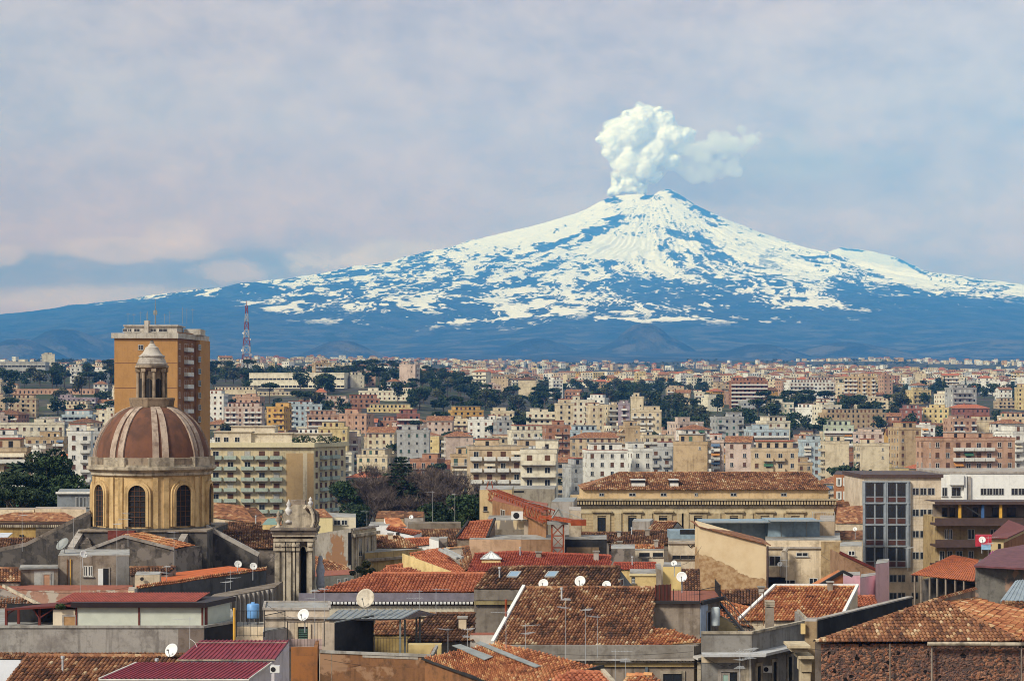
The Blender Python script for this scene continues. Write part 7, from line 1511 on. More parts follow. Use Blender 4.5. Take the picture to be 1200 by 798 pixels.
# long orange roof
r_, g = sh('very long even orange tiled roof with lilac gutter and white dentils', (366, 693.5), (560, 693.5), (437, 671.5), (569, 671.5), 166, 'orange', P_('dentil_wall', (.56, .49, .37), .3), 19, mode='shed', lean=11, tw=.30, row=.4)
P, Q = V(351, 694, 165.4), V(556, 694, 165.4); strip(r_, P, Q, 351, 556, 694.5, 703.5, .7, M_LEAD, 'gutter_band', -.3); strip(r_, P, Q, 355, 556, 703.6, 704.6, .5, M_GREYR, 'gutter_lip', -.3); k = MB()
for i in range(45): px = 357 + i * 4.45; x, y = on_face(P, Q, px); k.box(x - .11, x + .11, y - .72, y - .3, Zat(707.6, 164.7), Zat(704.8, 164.7))
k.build('dentils', M_WHITE, r_); strip(r_, P, Q, 356, 556, 709, 722, .12, P_('dentil_frieze', (.58, .52, .40), .3), 'frieze', -.3); strip(r_, P, Q, 356, 556, 703.7, 708.9, .03, M_BROWNR, 'soffit', -.3)
# grey block and mottled roof with skylights
r_, g = sh('mottled brown barrel tile roof with two blue skylights and three dishes', (555, 689.5), (726, 691), (577, 664.5), (727, 664), 162, 'dark', P_('grey_brown_block', (.24, .205, .17), .4), 22, lean=19, tw=.28, row=.46)
P, Q = g[0], g[1]; strip(r_, P, Q, 555.5, 617, 704, 708, .18, P_('mossy_ledge', (.3, .24, .12), .6), 'ledge', -.05); strip(r_, P, Q, 555.5, 617, 690.5, 703, .06, P_('upper_band', (.22, .19, .16), .4), 'upper_band', -.05)
E0, E1, R0, R1 = g; nn = (E1 - E0).cross(R0 - E0).normalized(); nn = nn if nn.z > 0 else -nn
for px0, px1 in ((594, 606), (638.5, 650)):
    def on_roof(px, py): d = V(px, py, 1) - Vector((0, 0, ZC)); o_ = Vector((0, 0, ZC)); t = (E0 - o_).dot(nn) / d.dot(nn); return o_ + d * t
    c4 = [on_roof(px0, 677.5), on_roof(px1, 677.5), on_roof(px1 + 4.5, 671.5), on_roof(px0 + 4.5, 671.5)]; mb = MB(); mb.quad(*[p + nn * .2 for p in c4]); o = mb.build('skylight', M_SKYGL, r_); mb = MB()
    for i in range(4): mb.tube(c4[i] + nn * .17, c4[(i + 1) % 4] + nn * .17, .07, n=4)
    mb.build('frame', M_GREYS, o)
GP, GQ, GA = V(721, 690, 163), V(741.5, 687, 167), V(727, 668, 166); mb = MB(); mb.prism([xy(GP), xy(GQ), (GQ.x - .3, GQ.y + .5), (GP.x - .3, GP.y + .5)], 5, [GP.z, GQ.z, GQ.z, GP.z]); mb.add([GP, GQ, GA], [(0, 1, 2)]); mb.build('gable_wall', P_('slate_gable', (.16, .155, .15), .4), r_); opening(r_, GP, GQ, 724, 730, 678, 687, 'glass')
blk('low_white_wall', 'low white parapet with red edge beside the white verge roof', 'wall', 146, [(551, 744), (580, 744), (580, 741.5), (552, 741.5)], P_('low_white', (.62, .56, .5), .3), M_TERR)
for px, py, rp, lab in ((637, 684, 5.8, 'half hidden dish on the mottled roof, below the first blue skylight'), (680, 681, 6.4, 'full round dish on the mottled roof above the big ridge'), (711, 685.5, 5.2, 'half hidden dish by the slate gable of the mottled roof')): dish('white ' + lab, px, py, 151, rp, (-.2, -.85, .42))
# ---------------------------------------------------------------- the big central roof
r_, g = sh('largest brown barrel tile roof, with white verge, over a grey corner house', (577, 754.5), (762, 757), (614, 688.5), (769, 688.5), 140, 'old', M_GREYR, 21, mode='shed', lean=36, tw=.235, row=.40, verge=M_WHITE, vr=False)
E0, E1, R0, R1 = g; zE = E1.z
tile_roof(r_, [([V(748, 757, 139.6), V(829, 752.5, 139.6), up_pt((829, 752.5), 139.6, (789, 737), 12), up_pt((748, 757), 139.6, (764, 735), 14)], None)], [(V(748, 757.4, 139.8), up_pt((748, 757), 139.6, (764, 735), 14))], 'bright', .25, .42, 'side_roof')
P, Q = V(618, 757, 138.6), V(813, 757, 138.6); zb_ = [xy(P), xy(Q), xy(V(837, 751, 143)), (V(837, 751, 143).x, 152), (P.x, 152)]
mb = MB(); mb.prism(zb_, 0, Zat(771, 138.6)); mb.build('corner_wall', M_GREYR, r_)
C0, C1 = Q, V(837, 750.5, 142.6); strip(r_, P, Q, 575, 813, 755.5, 771, .25, P_('parapet_grey', (.27, .245, .215), .55), 'parapet', .1); strip(r_, C0, C1, 813, 837, 753, 769, .1, MATS['parapet_grey'], 'parapet', .2)
for y0, y1, o_, mt in ((771.1, 772.8, .55, M_GREYP), (774.5, 776, .34, M_PALEST), (776.1, 780.5, .16, P_('yellow_frieze', (.52, .38, .18), .3))): strip(r_, P, Q, 575, 813, y0, y1, o_, mt, 'cornice', -.05)
k = MB()
for i in range(52): px = 600 + i * 4.1; x, y = on_face(P, Q, px); k.box(x - .09, x + .09, y - .42, y - .02, Zat(774.4, 138.6), Zat(772.9, 138.6))
k.build('brackets', M_PALEST, r_); a, b, c, d = V(812, 768, 138.0), V(846, 760, 142.5), V(846, 763, 141.5), V(818, 771, 137.2); mb = MB(); mb.add([a, b, c, d] + [p - Vector((0, 0, .15)) for p in (a, b, c, d)], [(0, 3, 2, 1), (4, 5, 6, 7), (0, 1, 5, 4), (1, 2, 6, 5), (2, 3, 7, 6), (3, 0, 4, 7)]); mb.build('stone_ledge', P_('pale_ledge', (.52, .49, .45), .3), r_)
opening(r_, P, Q, 777, 799, 789, 815, 'glass', surround=M_PALEST, frame=M_DARK); strip(r_, P, Q, 756, 759, 779, 800, .12, plain('blue_grey_pipe', (.12, .14, .16), .5), 'downpipe', -.02); strip(r_, P, Q, 817, 821, 775, 800, .2, M_PALEST, 'quoin', -.02)
# roof terrace block with railing
r_, T = blk('roof_terrace_block', 'grey plaster block with red tiled roof terrace and black edge', 'roof terrace', 147, [(764, 706), (820, 706.5), (844, 701), (838, 693), (770, 692)], M_GREYR, M_TERR); P, Q, S = T[0], T[1], T[2]; strip(r_, P, Q, 763, 820.5, 703.6, 706.8, .35, M_IRON, 'edge_band', -.1); strip(r_, Q, S, 820, 845, 701, 705.5, .3, M_IRON, 'edge_band', -.1)
strip(r_, Q, S, 820.5, 829, 706.5, 745, .05, plain('pale_blue_wall', (.42, .48, .58), .8), 'blue_wall', -.02); opening(r_, Q, S, 827.5, 832, 717, 741, name='door', leaf=M_DARK); strip(r_, P, Q, 764.5, 766.5, 706, 742, .06, M_PALEST, 'edge_strip', -.02)
z = T[0].z + .06; tp = [Vector((p.x, p.y, z)) for p in T]; railing('terrace_railing', 'black iron railing round the red tiled roof terrace', [tp[0].lerp(tp[1], .45), tp[1], tp[2], tp[3]], .95, M_IRON, .2); r3 = thing('terrace_screen', 'brown panelled screen standing on the red tiled roof terrace', 'screen', tp[0]); mb = MB(); a = tp[0] + Vector((.3, .4, 0)); b = tp[0].lerp(tp[1], .42) + Vector((0, 1.2, 0)); d = (b - a).normalized(); n = Vector((d.y, -d.x, 0)); mb.prism([xy(a), xy(b), xy(b - n * .06), xy(a - n * .06)], z, z + 1.25); mb.build('panel', plain('brown_panel', (.11, .055, .04), .7), r3); mb = MB(); [mb.tube(a.lerp(b, i / 4), a.lerp(b, i / 4) + Vector((0, 0, 1.3)), .04, n=4) for i in range(5)]; mb.build('frame', M_REDM, r3)
dish('large white dish on the red tiled roof terrace', 799, 676, 152, 6.2, (-.15, -.9, .35)); dish('smaller white dish on the yellow house above the roof terrace', 790, 660, 182, 3.6, (-.2, -.85, .4))
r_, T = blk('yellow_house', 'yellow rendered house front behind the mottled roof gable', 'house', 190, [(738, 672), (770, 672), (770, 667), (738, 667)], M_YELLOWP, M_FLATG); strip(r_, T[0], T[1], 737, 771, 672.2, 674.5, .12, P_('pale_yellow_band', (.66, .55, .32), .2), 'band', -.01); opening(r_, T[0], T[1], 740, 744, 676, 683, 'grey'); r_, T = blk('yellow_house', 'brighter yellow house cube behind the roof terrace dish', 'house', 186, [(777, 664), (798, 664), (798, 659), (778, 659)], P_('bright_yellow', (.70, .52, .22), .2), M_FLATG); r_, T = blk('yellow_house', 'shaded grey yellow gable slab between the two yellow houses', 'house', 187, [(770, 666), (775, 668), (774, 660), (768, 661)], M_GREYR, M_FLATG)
sh('dark red striped tile roof strip in front of the peeling wall base', (797, 692), (820, 692), (799, 668), (819, 668), 196, 'dark', M_GREYR, 24, mode='shed', tw=.3)
sh('broken red brown tile roofs at the foot of the peeling wall', (843, 708), (900, 708), (850, 692), (900, 690), 178, 'dark', P_('red_plaster', (.33, .12, .06), .4), 18, mode='shed', tw=.28); sh('bright orange tile slope beside the iron stair', (836, 726), (882, 735), (843, 704), (878, 712), 160, 'bright', M_GREYR, 18, mode='shed', tw=.26)
a, b = V(842, 690, 152), V(881, 735, 140); r_ = thing('iron_stair', 'black iron stair descending from the roof terrace', 'stair', b); mb = MB(); mb.tube(a + Vector((0, 0, -1)), b + Vector((0, 0, -1)), .12, n=4); mb.build('stringer', M_IRON, r_); mb = MB(); mb.tube(a, b, .035, n=4); mb.tube(a + Vector((0, 0, -.4)), b + Vector((0, 0, -.4)), .025, n=4); [mb.tube(a.lerp(b, i / 14) + Vector((0, 0, -1)), a.lerp(b, i / 14), .02, n=4) for i in range(15)]; mb.build('handrail', M_IRON, r_); mb = MB()
for i in range(14): p = a.lerp(b, (i + .5) / 14); mb.box(p.x - .3, p.x + .1, p.y, p.y + .8, p.z - 1.05, p.z - 1.0)
mb.build('treads', M_IRON, r_)
c = V(838.5, 733, 148); mb = MB(); mb.lathe([(.3, 0), (.33, .08), (.33, 1.35), (.26, 1.45), (.01, 1.47)], c, 16); o = mb.build('water_heater', plain('pale_enamel', (.55, .60, .60), .4), smooth=True, loc=c); tag(o, 'pale enamel water heater outside the blue wall door', 'water heater')
A, B = V(842, 722, 150), V(868, 735, 150); r_ = thing('sloping_wall', 'pale yellow sloping garden wall under the iron stair', 'wall', B); mb = MB(); mb.prism([xy(A), xy(B), (B.x, B.y + .4), (A.x, A.y + .4)], 8, [A.z, B.z, B.z, A.z]); mb.build('wall', P_('pale_yellow_wall', (.56, .44, .24), .5), r_); mb = MB(); mb.tube(A + Vector((0, .2, .05)), B + Vector((0, .2, .05)), .14, n=4); mb.build('coping', M_PALEST, r_)
# ---------------------------------------------------------------- nearest houses, right
z = Zat(742, 131); r_, T = blk('grey_parapet_house', 'grey house with tall plain parapet, pale ledge and narrow windows', 'house', 131, [(822, 742), (881, 742), (947, 728), (935, 716), (830, 722)], P_('parapet_mid_grey', (.25, .235, .215), .5), M_TERR, cap=M_PALEST, hollow=1.3); P, Q, S = T[0], T[1], T[2]
lg = MB()
for (p, q) in ((P, Q), (Q, S)):
    d = Vector((q.x - p.x, q.y - p.y, 0)).normalized(); n = Vector((d.y, -d.x, 0)); zz = Zat(764, 131); lg.prism([xy(p + n * 1.1), xy(q + n * 1.1 + d * (.8 if p is P else 0)), xy(q), xy(p)], zz - .18, zz)
lg.build('stone_ledge', P_('pale_grey_ledge', (.48, .48, .48), .25), r_)
strip(r_, P, Q, 822, 880, 765.5, 776, .05, M_CREAMP, 'upper_band', -.01); strip(r_, P, Q, 868, 880, 765.5, 800, .22, M_PALEST, 'pilaster', -.01); opening(r_, P, Q, 845, 864, 787, 805, 'glass', surround=M_GREYP, frame=M_DARK); opening(r_, P, Q, 847, 853, 790, 805, name='door', leaf=plain('pale_green_leaf', (.3, .42, .36), .6))
for px, y0 in ((888.5, 778), (907, 773), (925, 767)): opening(r_, Q, S, px - 2, px + 2, y0 + 2, y0 + 30, 'glass', surround=M_PALEST, frame=M_DARK, sill=False)
x, y = on_face(Q, S, 899); ac('grey air conditioner between the narrow windows of the grey house', 899.5, 784, y - .5, .7)
ant = antenna('cluster of white aerials before the grey parapet house', 867, 760, 805, 124, 10, 3); antenna('second white aerial leaning by the grey house pilaster', 879, 758, 800, 124, 60, 2)
r_, T = blk('stone_pier', 'tall tan weathered chimney pier beside the rubble wall', 'chimney', 128, [(943, 728), (957, 728), (958, 724), (945, 724)], P_('tan_pier', (.40, .29, .17), .6), M_GREYP); strip(r_, T[0], T[1], 938, 943, 730, 742, .1, M_YELLOWP, 'yellow_box', -.3); r_ = thing('cornice_fragment', 'pale classical cornice end beside the tan pier', 'cornice', V(935, 800, 126)); 
for i, (a, b, y0, y1, o_) in enumerate(((922, 947, 754, 757, 1.0), (926, 945, 758, 762, .7), (934, 952, 767, 770, .8), (938, 950, 770.5, 786, .4), (940, 949, 787, 805, .3))): mb = MB(); q0, q1 = V(a, y0, 126), V(b, y1, 126); mb.box(q0.x, q1.x, 126 - o_ + i * .002, 127.5, q1.z, q0.z); mb.build('molding', P_('cream_molding', (.56, .46, .31), .45), r_)
# dark parapet strip running back behind the rubble house
zt = Zat(727, 137); a, b = V(957, 727, 137), V(1069, 700, Yat(700, zt)); r_ = thing('tarred_parapet', 'long black tarred parapet running behind the rubble house roof', 'wall', a); d = Vector((b.x - a.x, b.y - a.y, 0)).normalized(); n = Vector((-d.y, d.x, 0)); mb = MB(); mb.prism([xy(a), xy(b), xy(b + n * .35), xy(a + n * .35)], zt - 4, zt); mb.build('wall', M_BLACKS, r_); mb = MB(); mb.prism([xy(a - n * .08), xy(b - n * .08), xy(b + n * .43), xy(a + n * .43)], zt + .003, zt + .1); mb.build('coping', M_GREYP, r_)
# rubble house
Yr = 118.0; e0, e1 = V(955, 752, Yr), V(1197, 751, Yr); t = .40; ze = e0.z; kk = (702 - YH) / F; Yp = (ZC - ze + t * Yr) / (t + kk); ap = V(1099, 702, Yp); bk = V(1143, 690, Yat(690, ap.z)); er = Vector((e1.x + (bk.x - ap.x) + 1.5, Yr + 14, ze)); el_ = Vector((e0.x + 3.6, Yr + 15, ze)); e1b = e1
r_ = thing('rubble_house', 'red brick and lava rubble wall under the nearest hipped barrel tile roof', 'house', ((e0.x + e1.x) / 2, Yr, 0)); mb = MB(); f = [(e0.x + .1, Yr + .25), (e1.x - .1, Yr + .25), (er.x - .2, er.y), (bk.x, bk.y), (ap.x, ap.y)]; mb.prism(f, 0, ze - .15); mb.build('wall', M_RUBBLE, r_)
tile_roof(r_, [([e0, e1, ap], Vector((0, 1, t)))], [(e0, ap), (e1, ap)], 'old', .235, .40); tile_roof(r_, [([e1, er, bk, ap], (ap - (e1 + er) / 2) + Vector((0, 2, 0)))], [(ap, bk)], 'bright', .25, .42, 'side_roof')
mb = MB(); lo = Vector((0, 0, -3)); mb.quad(e0, ap, ap + lo, e0 + lo); mb.quad(ap, bk, bk + lo * 1.2, ap + lo); mb.build('back_wall', M_GREYR, r_)
mb = MB(); mb.tube(V(1087, 754, Yr - .25), V(1160, 754, Yr - .25), .12, n=8); mb.tube(V(1160.5, 754.5, Yr - .25), V(1230, 754.5, Yr - .25), .12, n=8); mb.build('gutter', M_PALEST, r_); mb = MB()
for px in (1092, 1043, 1197): mb.tube(V(px, 754, Yr - .1), V(px, 800, Yr - .1), .04 if px != 1092 else .06, n=6)
mb.build('downpipe', M_GREYR, r_)
ex = MB(); ex.box(e1.x - .1, e1.x + 6, Yr + .25, Yr + 12, 0, ze - .4); ex.build('rubble_extension', M_RUBBLE, r_)
tile_roof(r_, [([Vector((e1.x, Yr - .1, ze + .05)), Vector((e1.x + 7, Yr - .1, ze + .05)), Vector((e1.x + 7, Yr + 5, ze + 1.6)), Vector((e1.x + 1.5, Yr + 5, ze + 1.6))], Vector((0, 1, .32)))], [], 'bright', .25, .42, 'corner_roof')
# white verge roof
r_, g = sh('bright speckled tile roof framed by white verges above the black parapet', (866, 727), (985, 727), (908, 687.5), (1005, 687.5), 160, 'bright', M_CREAMP, 21, mode='shed', lean=26, tw=.26, row=.42, verge=M_WHITE); E0, E1, R0, R1 = g; mb = MB(); mb.tube(R0 + Vector((0, .1, .12)), R1 + Vector((0, .1, .12)), .2, n=4); mb.build('white_ridge', M_WHITE, r_)
c = V(902.5, 712, 150); r4 = thing('chimney_stack', 'grey rendered chimney with slotted cap before the white verge roof', 'chimney', c); mb = MB(); mb.box(c.x - .32, c.x + .32, c.y, c.y + .64, c.z - 4, c.z); mb.build('stack', M_GREYR, r4); mb = MB(); [mb.box(c.x - .36, c.x + .36, c.y - .04, c.y + .68, c.z + .1 + i * .17, c.z + .2 + i * .17) for i in range(3)]; mb.box(c.x - .28, c.x + .28, c.y + .04, c.y + .6, c.z, c.z + .5); mb.build('slotted_cap', M_PALEST, r4)
sh('little orange tile roof wedged behind the black parapet', (985, 713), (1030, 709), (992, 700), (1025, 698), 168, 'orange', M_YELLOWP, 14, mode='shed', tw=.28); railing('roof_railing', 'rusty posts and wires along the roof edge by the chimney', [V(880, 735, 146), V(895, 733, 147)], 2.6, M_RUST, .7)
# pink walls and roofs below the office
for lab, pts, Y, wl in (('pale pink insulation board wall with a stepped top below the office', [(1026, 661), (1041, 659), (1042, 655), (1028, 656)], 190, M_PINK), ('lower pink board wall beside the orange gable', [(1008, 677), (1027, 674), (1027, 671), (1009, 673)], 189, M_PINK), ('pink wall patch next to the orange gable', [(982, 675), (1008, 674), (1008, 670), (983, 671)], 191, M_PINK)): blk('pink_boarded_house', lab, 'house', Y, pts, wl, M_FLATG)
A, B, C = V(955, 690, 186), V(983, 676, 186), V(988, 670.5, 187); r_ = thing('orange_gable_house', 'orange rendered half gable with dark roof edge beside the pink boards', 'house', B); mb = MB(); mb.prism([xy(A), xy(C), (C.x, 190), (A.x, 190)], 5, [A.z, C.z, C.z, A.z]); mb.build('wall', P_('burnt_orange', (.46, .17, .07), .25), r_); mb = MB(); mb.tube(A + Vector((0, 0, .1)), C + Vector((0, 0, .1)), .2, n=4); mb.tube(C + Vector((0, 0, .1)), V(999, 676, 187) + Vector((0, 0, .1)), .2, n=4); mb.build('roof_edge', M_IRON, r_)
A, B = V(984, 648, 202), V(1026, 668, 202); r_ = thing('brown_gable_house', 'brown plaster half gable falling from the cream house towards the office', 'house', A); mb = MB(); mb.prism([xy(A), xy(B), (B.x, 208), (A.x, 208)], 5, [A.z, B.z, B.z, A.z]); mb.build('wall', P_('brown_gable', (.33, .2, .12), .4), r_); mb = MB(); mb.tube(A + Vector((0, 0, .1)), B + Vector((0, 0, .1)), .2, n=4); mb.build('roof_edge', M_REDM, r_)
r_, T = blk('cream_hut', 'cream rooftop hut with one window between the cream house and the office', 'roof hut', 222, [(984, 640), (1010, 640), (1010, 635), (985, 635)], P_('hut_cream', (.58, .50, .38), .3), M_FLATG); opening(r_, T[0], T[1], 994, 1002, 645, 651, 'glass')
for lab, e0, e1, q0, q1, Y, tl in (('dark red brown tile roof beside the office grid front', (979, 613), (1011, 613), (981, 594), (1011, 592), 262, 'old'), ('brown red tile roof behind the palazzo corner', (976, 602), (1008, 602), (980, 588), (1010, 586), 285, 'dark'), ('rust coloured tile slope under the dark one by the office', (977, 632), (1011, 632), (979, 622), (1011, 621), 240, 'dark')): sh(lab, e0, e1, q0, q1, Y, tl, M_CREAMP, 20, far=True)
r_, T = blk('brick_flats', 'red brown brick flats with pale arched windows behind the palazzo corner', 'apartment block', 330, [(977, 556), (1012, 556), (1014, 552), (980, 552)], P_('red_brick_flats', (.38, .17, .085), .3), M_BROWNR); [opening(r_, T[0], T[1], px - 1.6, px + 1.6, y0, y0 + 8, 'glass', surround=M_FRAME) for px in (983, 991, 1000, 1007) for y0 in (561, 577)]
dish('white dish on the wall between palazzo and office', 1002, 620, 240, 2.6)
# right edge roofs
r_ = thing('orange_lean_to', 'shed with a rusty orange sheet roof on dark timber posts', 'shed', V(1105, 690, 172)); a, b, c, d = V(1067, 673, 172), V(1142, 681, 165), V(1147, 656, 178), V(1116, 650, 183); z0_ = a.z; corrugate(r_, a, b, c, d, M_OSHEET, .3, .05); mb = MB(); mb.prism([xy(a.lerp(d, .25)), xy(b.lerp(c, .25)), xy(c), xy(d)], 5, a.z - .7); mb.build('dark_interior', M_DARKST, r_)
for px in (1073, 1081, 1091, 1100, 1110, 1121, 1131): mb = MB(); t_ = (px - 1067) / 75; q = a.lerp(b, t_); mb.tube((q.x, q.y + .3, 8), (q.x, q.y + .3, q.z - .1), .09, n=5); mb.build('post', M_GREYR, r_)
A, B = V(1143, 664, 166), V(1215, 668, 163); r_, T = blk('sooty_roofed_house', 'sooty patched wall under a broad maroon roof at the frame edge', 'house', 165, [(1143, 664), (1215, 664), (1215, 655), (1148, 655)], P_('sooty_patched', (.20, .185, .16), .6, (.06, .055, .05), patch=(.36, .23, .16))); q = [V(1141, 664, 164.5), V(1220, 668, 162), V(1220, 636, 178), V(1168, 645, 176)]; up = Vector((0, 0, .12)); mb = MB(); mb.add([p + up for p in q] + [p - up * .3 for p in q], [(0, 1, 2, 3), (4, 7, 6, 5), (0, 4, 5, 1), (1, 5, 6, 2), (3, 7, 4, 0)]); mb.build('roof', plain('brown_maroon_sheet', (.13, .045, .05), .6, .3, 0, .2), r_)
r_, T = blk('cream_dormer_house', 'cream attic house with brown brick side and maroon roof at the frame edge', 'house', 184, [(1161, 630), (1176, 630), (1200, 619), (1185, 618)], P_('attic_cream', (.60, .46, .25), .2)); P, Q, S = T[0], T[1], T[2]; strip(r_, Q, S, 1176.3, 1200, 630, 652, .04, P_('brown_brick_side', (.33, .15, .075), .4), 'brick_side', -.01); opening(r_, P, Q, 1169.5, 1172.5, 637, 650, 'glass', frame=M_DARK); up = Vector((0, 0, .12)); mb = MB(); q = [T[0] + Vector((-.3, -.3, .05)), T[1] + Vector((.3, -.4, .05)), T[2] + Vector((.5, 0, .1)), T[3] + Vector((-.2, .3, .8))]; mb.add(q + [p - up for p in q], [(0, 1, 2, 3), (4, 7, 6, 5), (0, 4, 5, 1), (1, 5, 6, 2), (3, 7, 4, 0)]); mb.build('roof', plain('maroon_tiles', (.16, .05, .045), .8), r_)
r_, T = blk('red_panel', 'red board panel carrying a dish on the roof at the frame edge', 'panel', 181, [(1143, 627), (1162, 627), (1162, 626), (1143, 626)], plain('red_board', (.45, .03, .05), .6), zbot=Zat(640, 181)); dish('white dish in front of the red board panel', 1151, 632.5, 180, 4, (-.1, -.9, .3)); blk('blue_box', 'light blue plastic crate below the red board panel', 'crate', 180, [(1150, 638.5), (1161, 638.5), (1161, 637), (1151, 637)], plain('light_blue_plastic', (.25, .45, .62), .5), zbot=Zat(644, 180)); v, f, rr = leaf_cloud([(*V(1166, 648, 179), .4, .7), (*V(1163, 650, 179), .3, .7)], 160, .09); m = plain('magenta_petals', (.42, .06, .33), .7); tag(npmesh('bougainvillea', v, f, m, {'rnd': rr}), 'magenta flowering pot plant by the cream attic house', 'plant')
A, B, C, D = V(1172, 704, 140), V(1215, 704, 140), V(1215, 678, 144), V(1190, 680, 144); r_ = thing('sheet_metal_dormer', 'bluish ribbed sheet metal dormer at the frame edge above tiles', 'dormer', A); corrugate(r_, A, B, C, D, plain('bluish_sheet', (.24, .28, .31), .45, .5), .3, .05); mb = MB(); mb.prism([xy(A), xy(B), xy(C), xy(D)], 10, A.z - .06); mb.build('base', M_GREYR, r_); tile_roof(r_, [([V(1172, 712, 136), V(1215, 712, 136), V(1215, 705, 139.5), V(1174, 705, 139.5)], None)], [], 'old', .26, .42, 'tile_apron')
# nearest centre: broken orange roof with sheet flashings
L_, B_, R_, T_ = V(495, 771, 126), V(606, 812, 118), V(707, 783, 121), V(585, 752.5, 127.5)
r_ = thing('patched_tile_house', 'nearest uneven orange tile roof patched with grey metal flashing strips', 'house', (B_ + T_) / 2 * Vector((1, 1, 0)) if False else ((B_.x + T_.x) / 2, 122, 0)); tile_roof(r_, [([L_, B_, T_], T_ - B_), ([B_, R_, T_], T_ - B_)], [], 'bright', .24, .38); mb = MB(); mb.prism([xy(L_.lerp(T_, .03)), xy(B_ + Vector((0, .2, 0))), xy(R_), xy(T_)], 0, [L_.z - .1, B_.z - .1, R_.z - .1, T_.z - .1]); mb.build('wall', M_RUST, r_); mb = MB(); mb.tube(B_ + Vector((.2, 0, .08)), R_ + Vector((0, 0, .08)), .25, n=4); mb.tube(L_, B_, .12, n=4); mb.build('tarred_edge', M_BLACKS, r_)
nn2 = (B_ - L_).cross(T_ - L_).normalized(); nn2 = nn2 if nn2.z > 0 else -nn2; nn3 = (R_ - B_).cross(T_ - B_).normalized(); nn3 = nn3 if nn3.z > 0 else -nn3
def hit(px, py, p0, nv): d = V(px, py, 1) - Vector((0, 0, ZC)); o_ = Vector((0, 0, ZC)); return o_ + d * ((p0 - o_).dot(nv) / d.dot(nv))
for quad_, nv in (([(530, 759), (540, 757.5), (578, 772), (568, 776)], nn2), ([(558, 756), (563, 754), (592, 766), (588, 769)], nn2), ([(588, 769), (592, 766), (634, 783), (628, 785)], nn3)):
    q = [hit(x, y, B_, nv) + nv * .2 for x, y in quad_]; mb = MB(); mb.add(q + [p - nv * .05 for p in q], [(0, 1, 2, 3), (4, 7, 6, 5), (0, 4, 5, 1), (1, 5, 6, 2), (2, 6, 7, 3), (3, 7, 4, 0)]); mb.build('flashing', M_GSHEET, r_)
sh('low red orange tile roof at the bottom edge beside the patched roof', (612, 812), (728, 812), (668, 786.5), (706, 788), 113, 'orange', M_PALEST, 12, mode='shed', tw=.3, verge=M_PALEST, vl=False)
sh('tiny bright orange roof corner peeping up at the bottom edge', (720, 812), (790, 806), (735, 791), (765, 790), 112, 'bright', M_PALEST, 14, mode='shed', tw=.26)
# aerials
random.seed(9)
for i, (px, a, b, Y, lab) in enumerate(((663, 700, 782, 130, 'tall thin aerial crossing the big brown roof'), (686, 712, 778, 131, 'second aerial before the big brown roof'), (616, 730, 775, 129, 'aerial on the parapet of the big brown roof'), (593, 715, 780, 126, 'aerial rising from the patched orange roof'), (721, 760, 805, 122, 'dark aerial pole before the grey corner house'), (733, 772, 805, 122, 'short dark pole before the grey corner house'),
        (492, 690, 720, 150, 'aerial before the long orange roof gutter'), (511, 688, 722, 150, 'aerial above the canopy end'), (369, 690, 745, 138, 'aerial rising beside the cream dish terrace'), (380, 688, 742, 138, 'aerial close to the very large cream dish'), (270, 668, 690, 170, 'white comb aerial on the grey parapet'), (264, 680, 707, 166, 'tangled white aerial below the comb aerial'),
        (150, 600, 640, 188, 'thin aerial in front of the drum windows'), (137, 612, 700, 176, 'tall pole in front of the gabled church block'), (204, 622, 672, 186, 'aerial pole between gable and buttress'), (94, 650, 716, 170, 'dark pole on the pinkish parapet'), (26, 596, 646, 200, 'aerial above the palace roof edge'), (86, 606, 650, 196, 'aerial beside the large mesh dish'), (195, 662, 690, 170, 'white aerial on the orange flat roof'),
        (507, 575, 612, 250, 'aerial rising before the evergreen grove'), (533, 578, 614, 252, 'aerial near the mossy garden wall'), (430, 598, 620, 245, 'white aerial by the brown tiled cottage'), (548, 735, 762, 140, 'aerial before the mottled roof between canopy and block'), (525, 735, 765, 138, 'aerial over the yellow storage box'), (1158, 628, 655, 176, 'aerial by the red board panel'), (1064, 640, 668, 190, 'aerial before the office corner'), (922, 655, 690, 200, 'thin aerial before the cream house'), (700, 720, 770, 130, 'faint aerial right of the tall thin one'))):
    antenna(lab, px, a, b, Y, random.uniform(0, 180), 1 if i % 2 else 2)
pole_thing('warning_cone_pole', 'orange capped pole on the white verge of the big roof', 'pole', 593, 702, 722, 141, .09, M_CRANE)
# trees close behind the old town
random.seed(14)
CON = tree_meshes('conifer', 501, n=5200, size=.42, leaf='dark'); plant(CON, 'araucaria', V(470, 600, 420).x, 420, 1.0, 'tall dark layered conifer standing among the leafless trees', 'tree', z=Zat(606, 420), sz=.62)
PALM = tree_meshes('palm', 502, leaf='dark')
for i, (px, Y, s, lab) in enumerate(((21, 415, .8, 'small pale palm at the frame edge'), (33, 412, .9, 'small palm next to the tall dark evergreen'), (42, 418, .7, 'smallest palm between its neighbours'))): plant(PALM, 'palm_tree', V(px, 0, Y).x, Y, s, lab, 'palm', 'palms by the pine grove', z=Zat(549, Y) - 7.6 * s)
BIG = [tree_meshes('umbrella', 520 + i, n=3600, size=.30, leaf='dark') for i in range(3)]; BIGR = [tree_meshes('round', 530 + i, n=3000, size=.30, leaf=('dark', 'mid', 'dark')[i]) for i in range(3)]
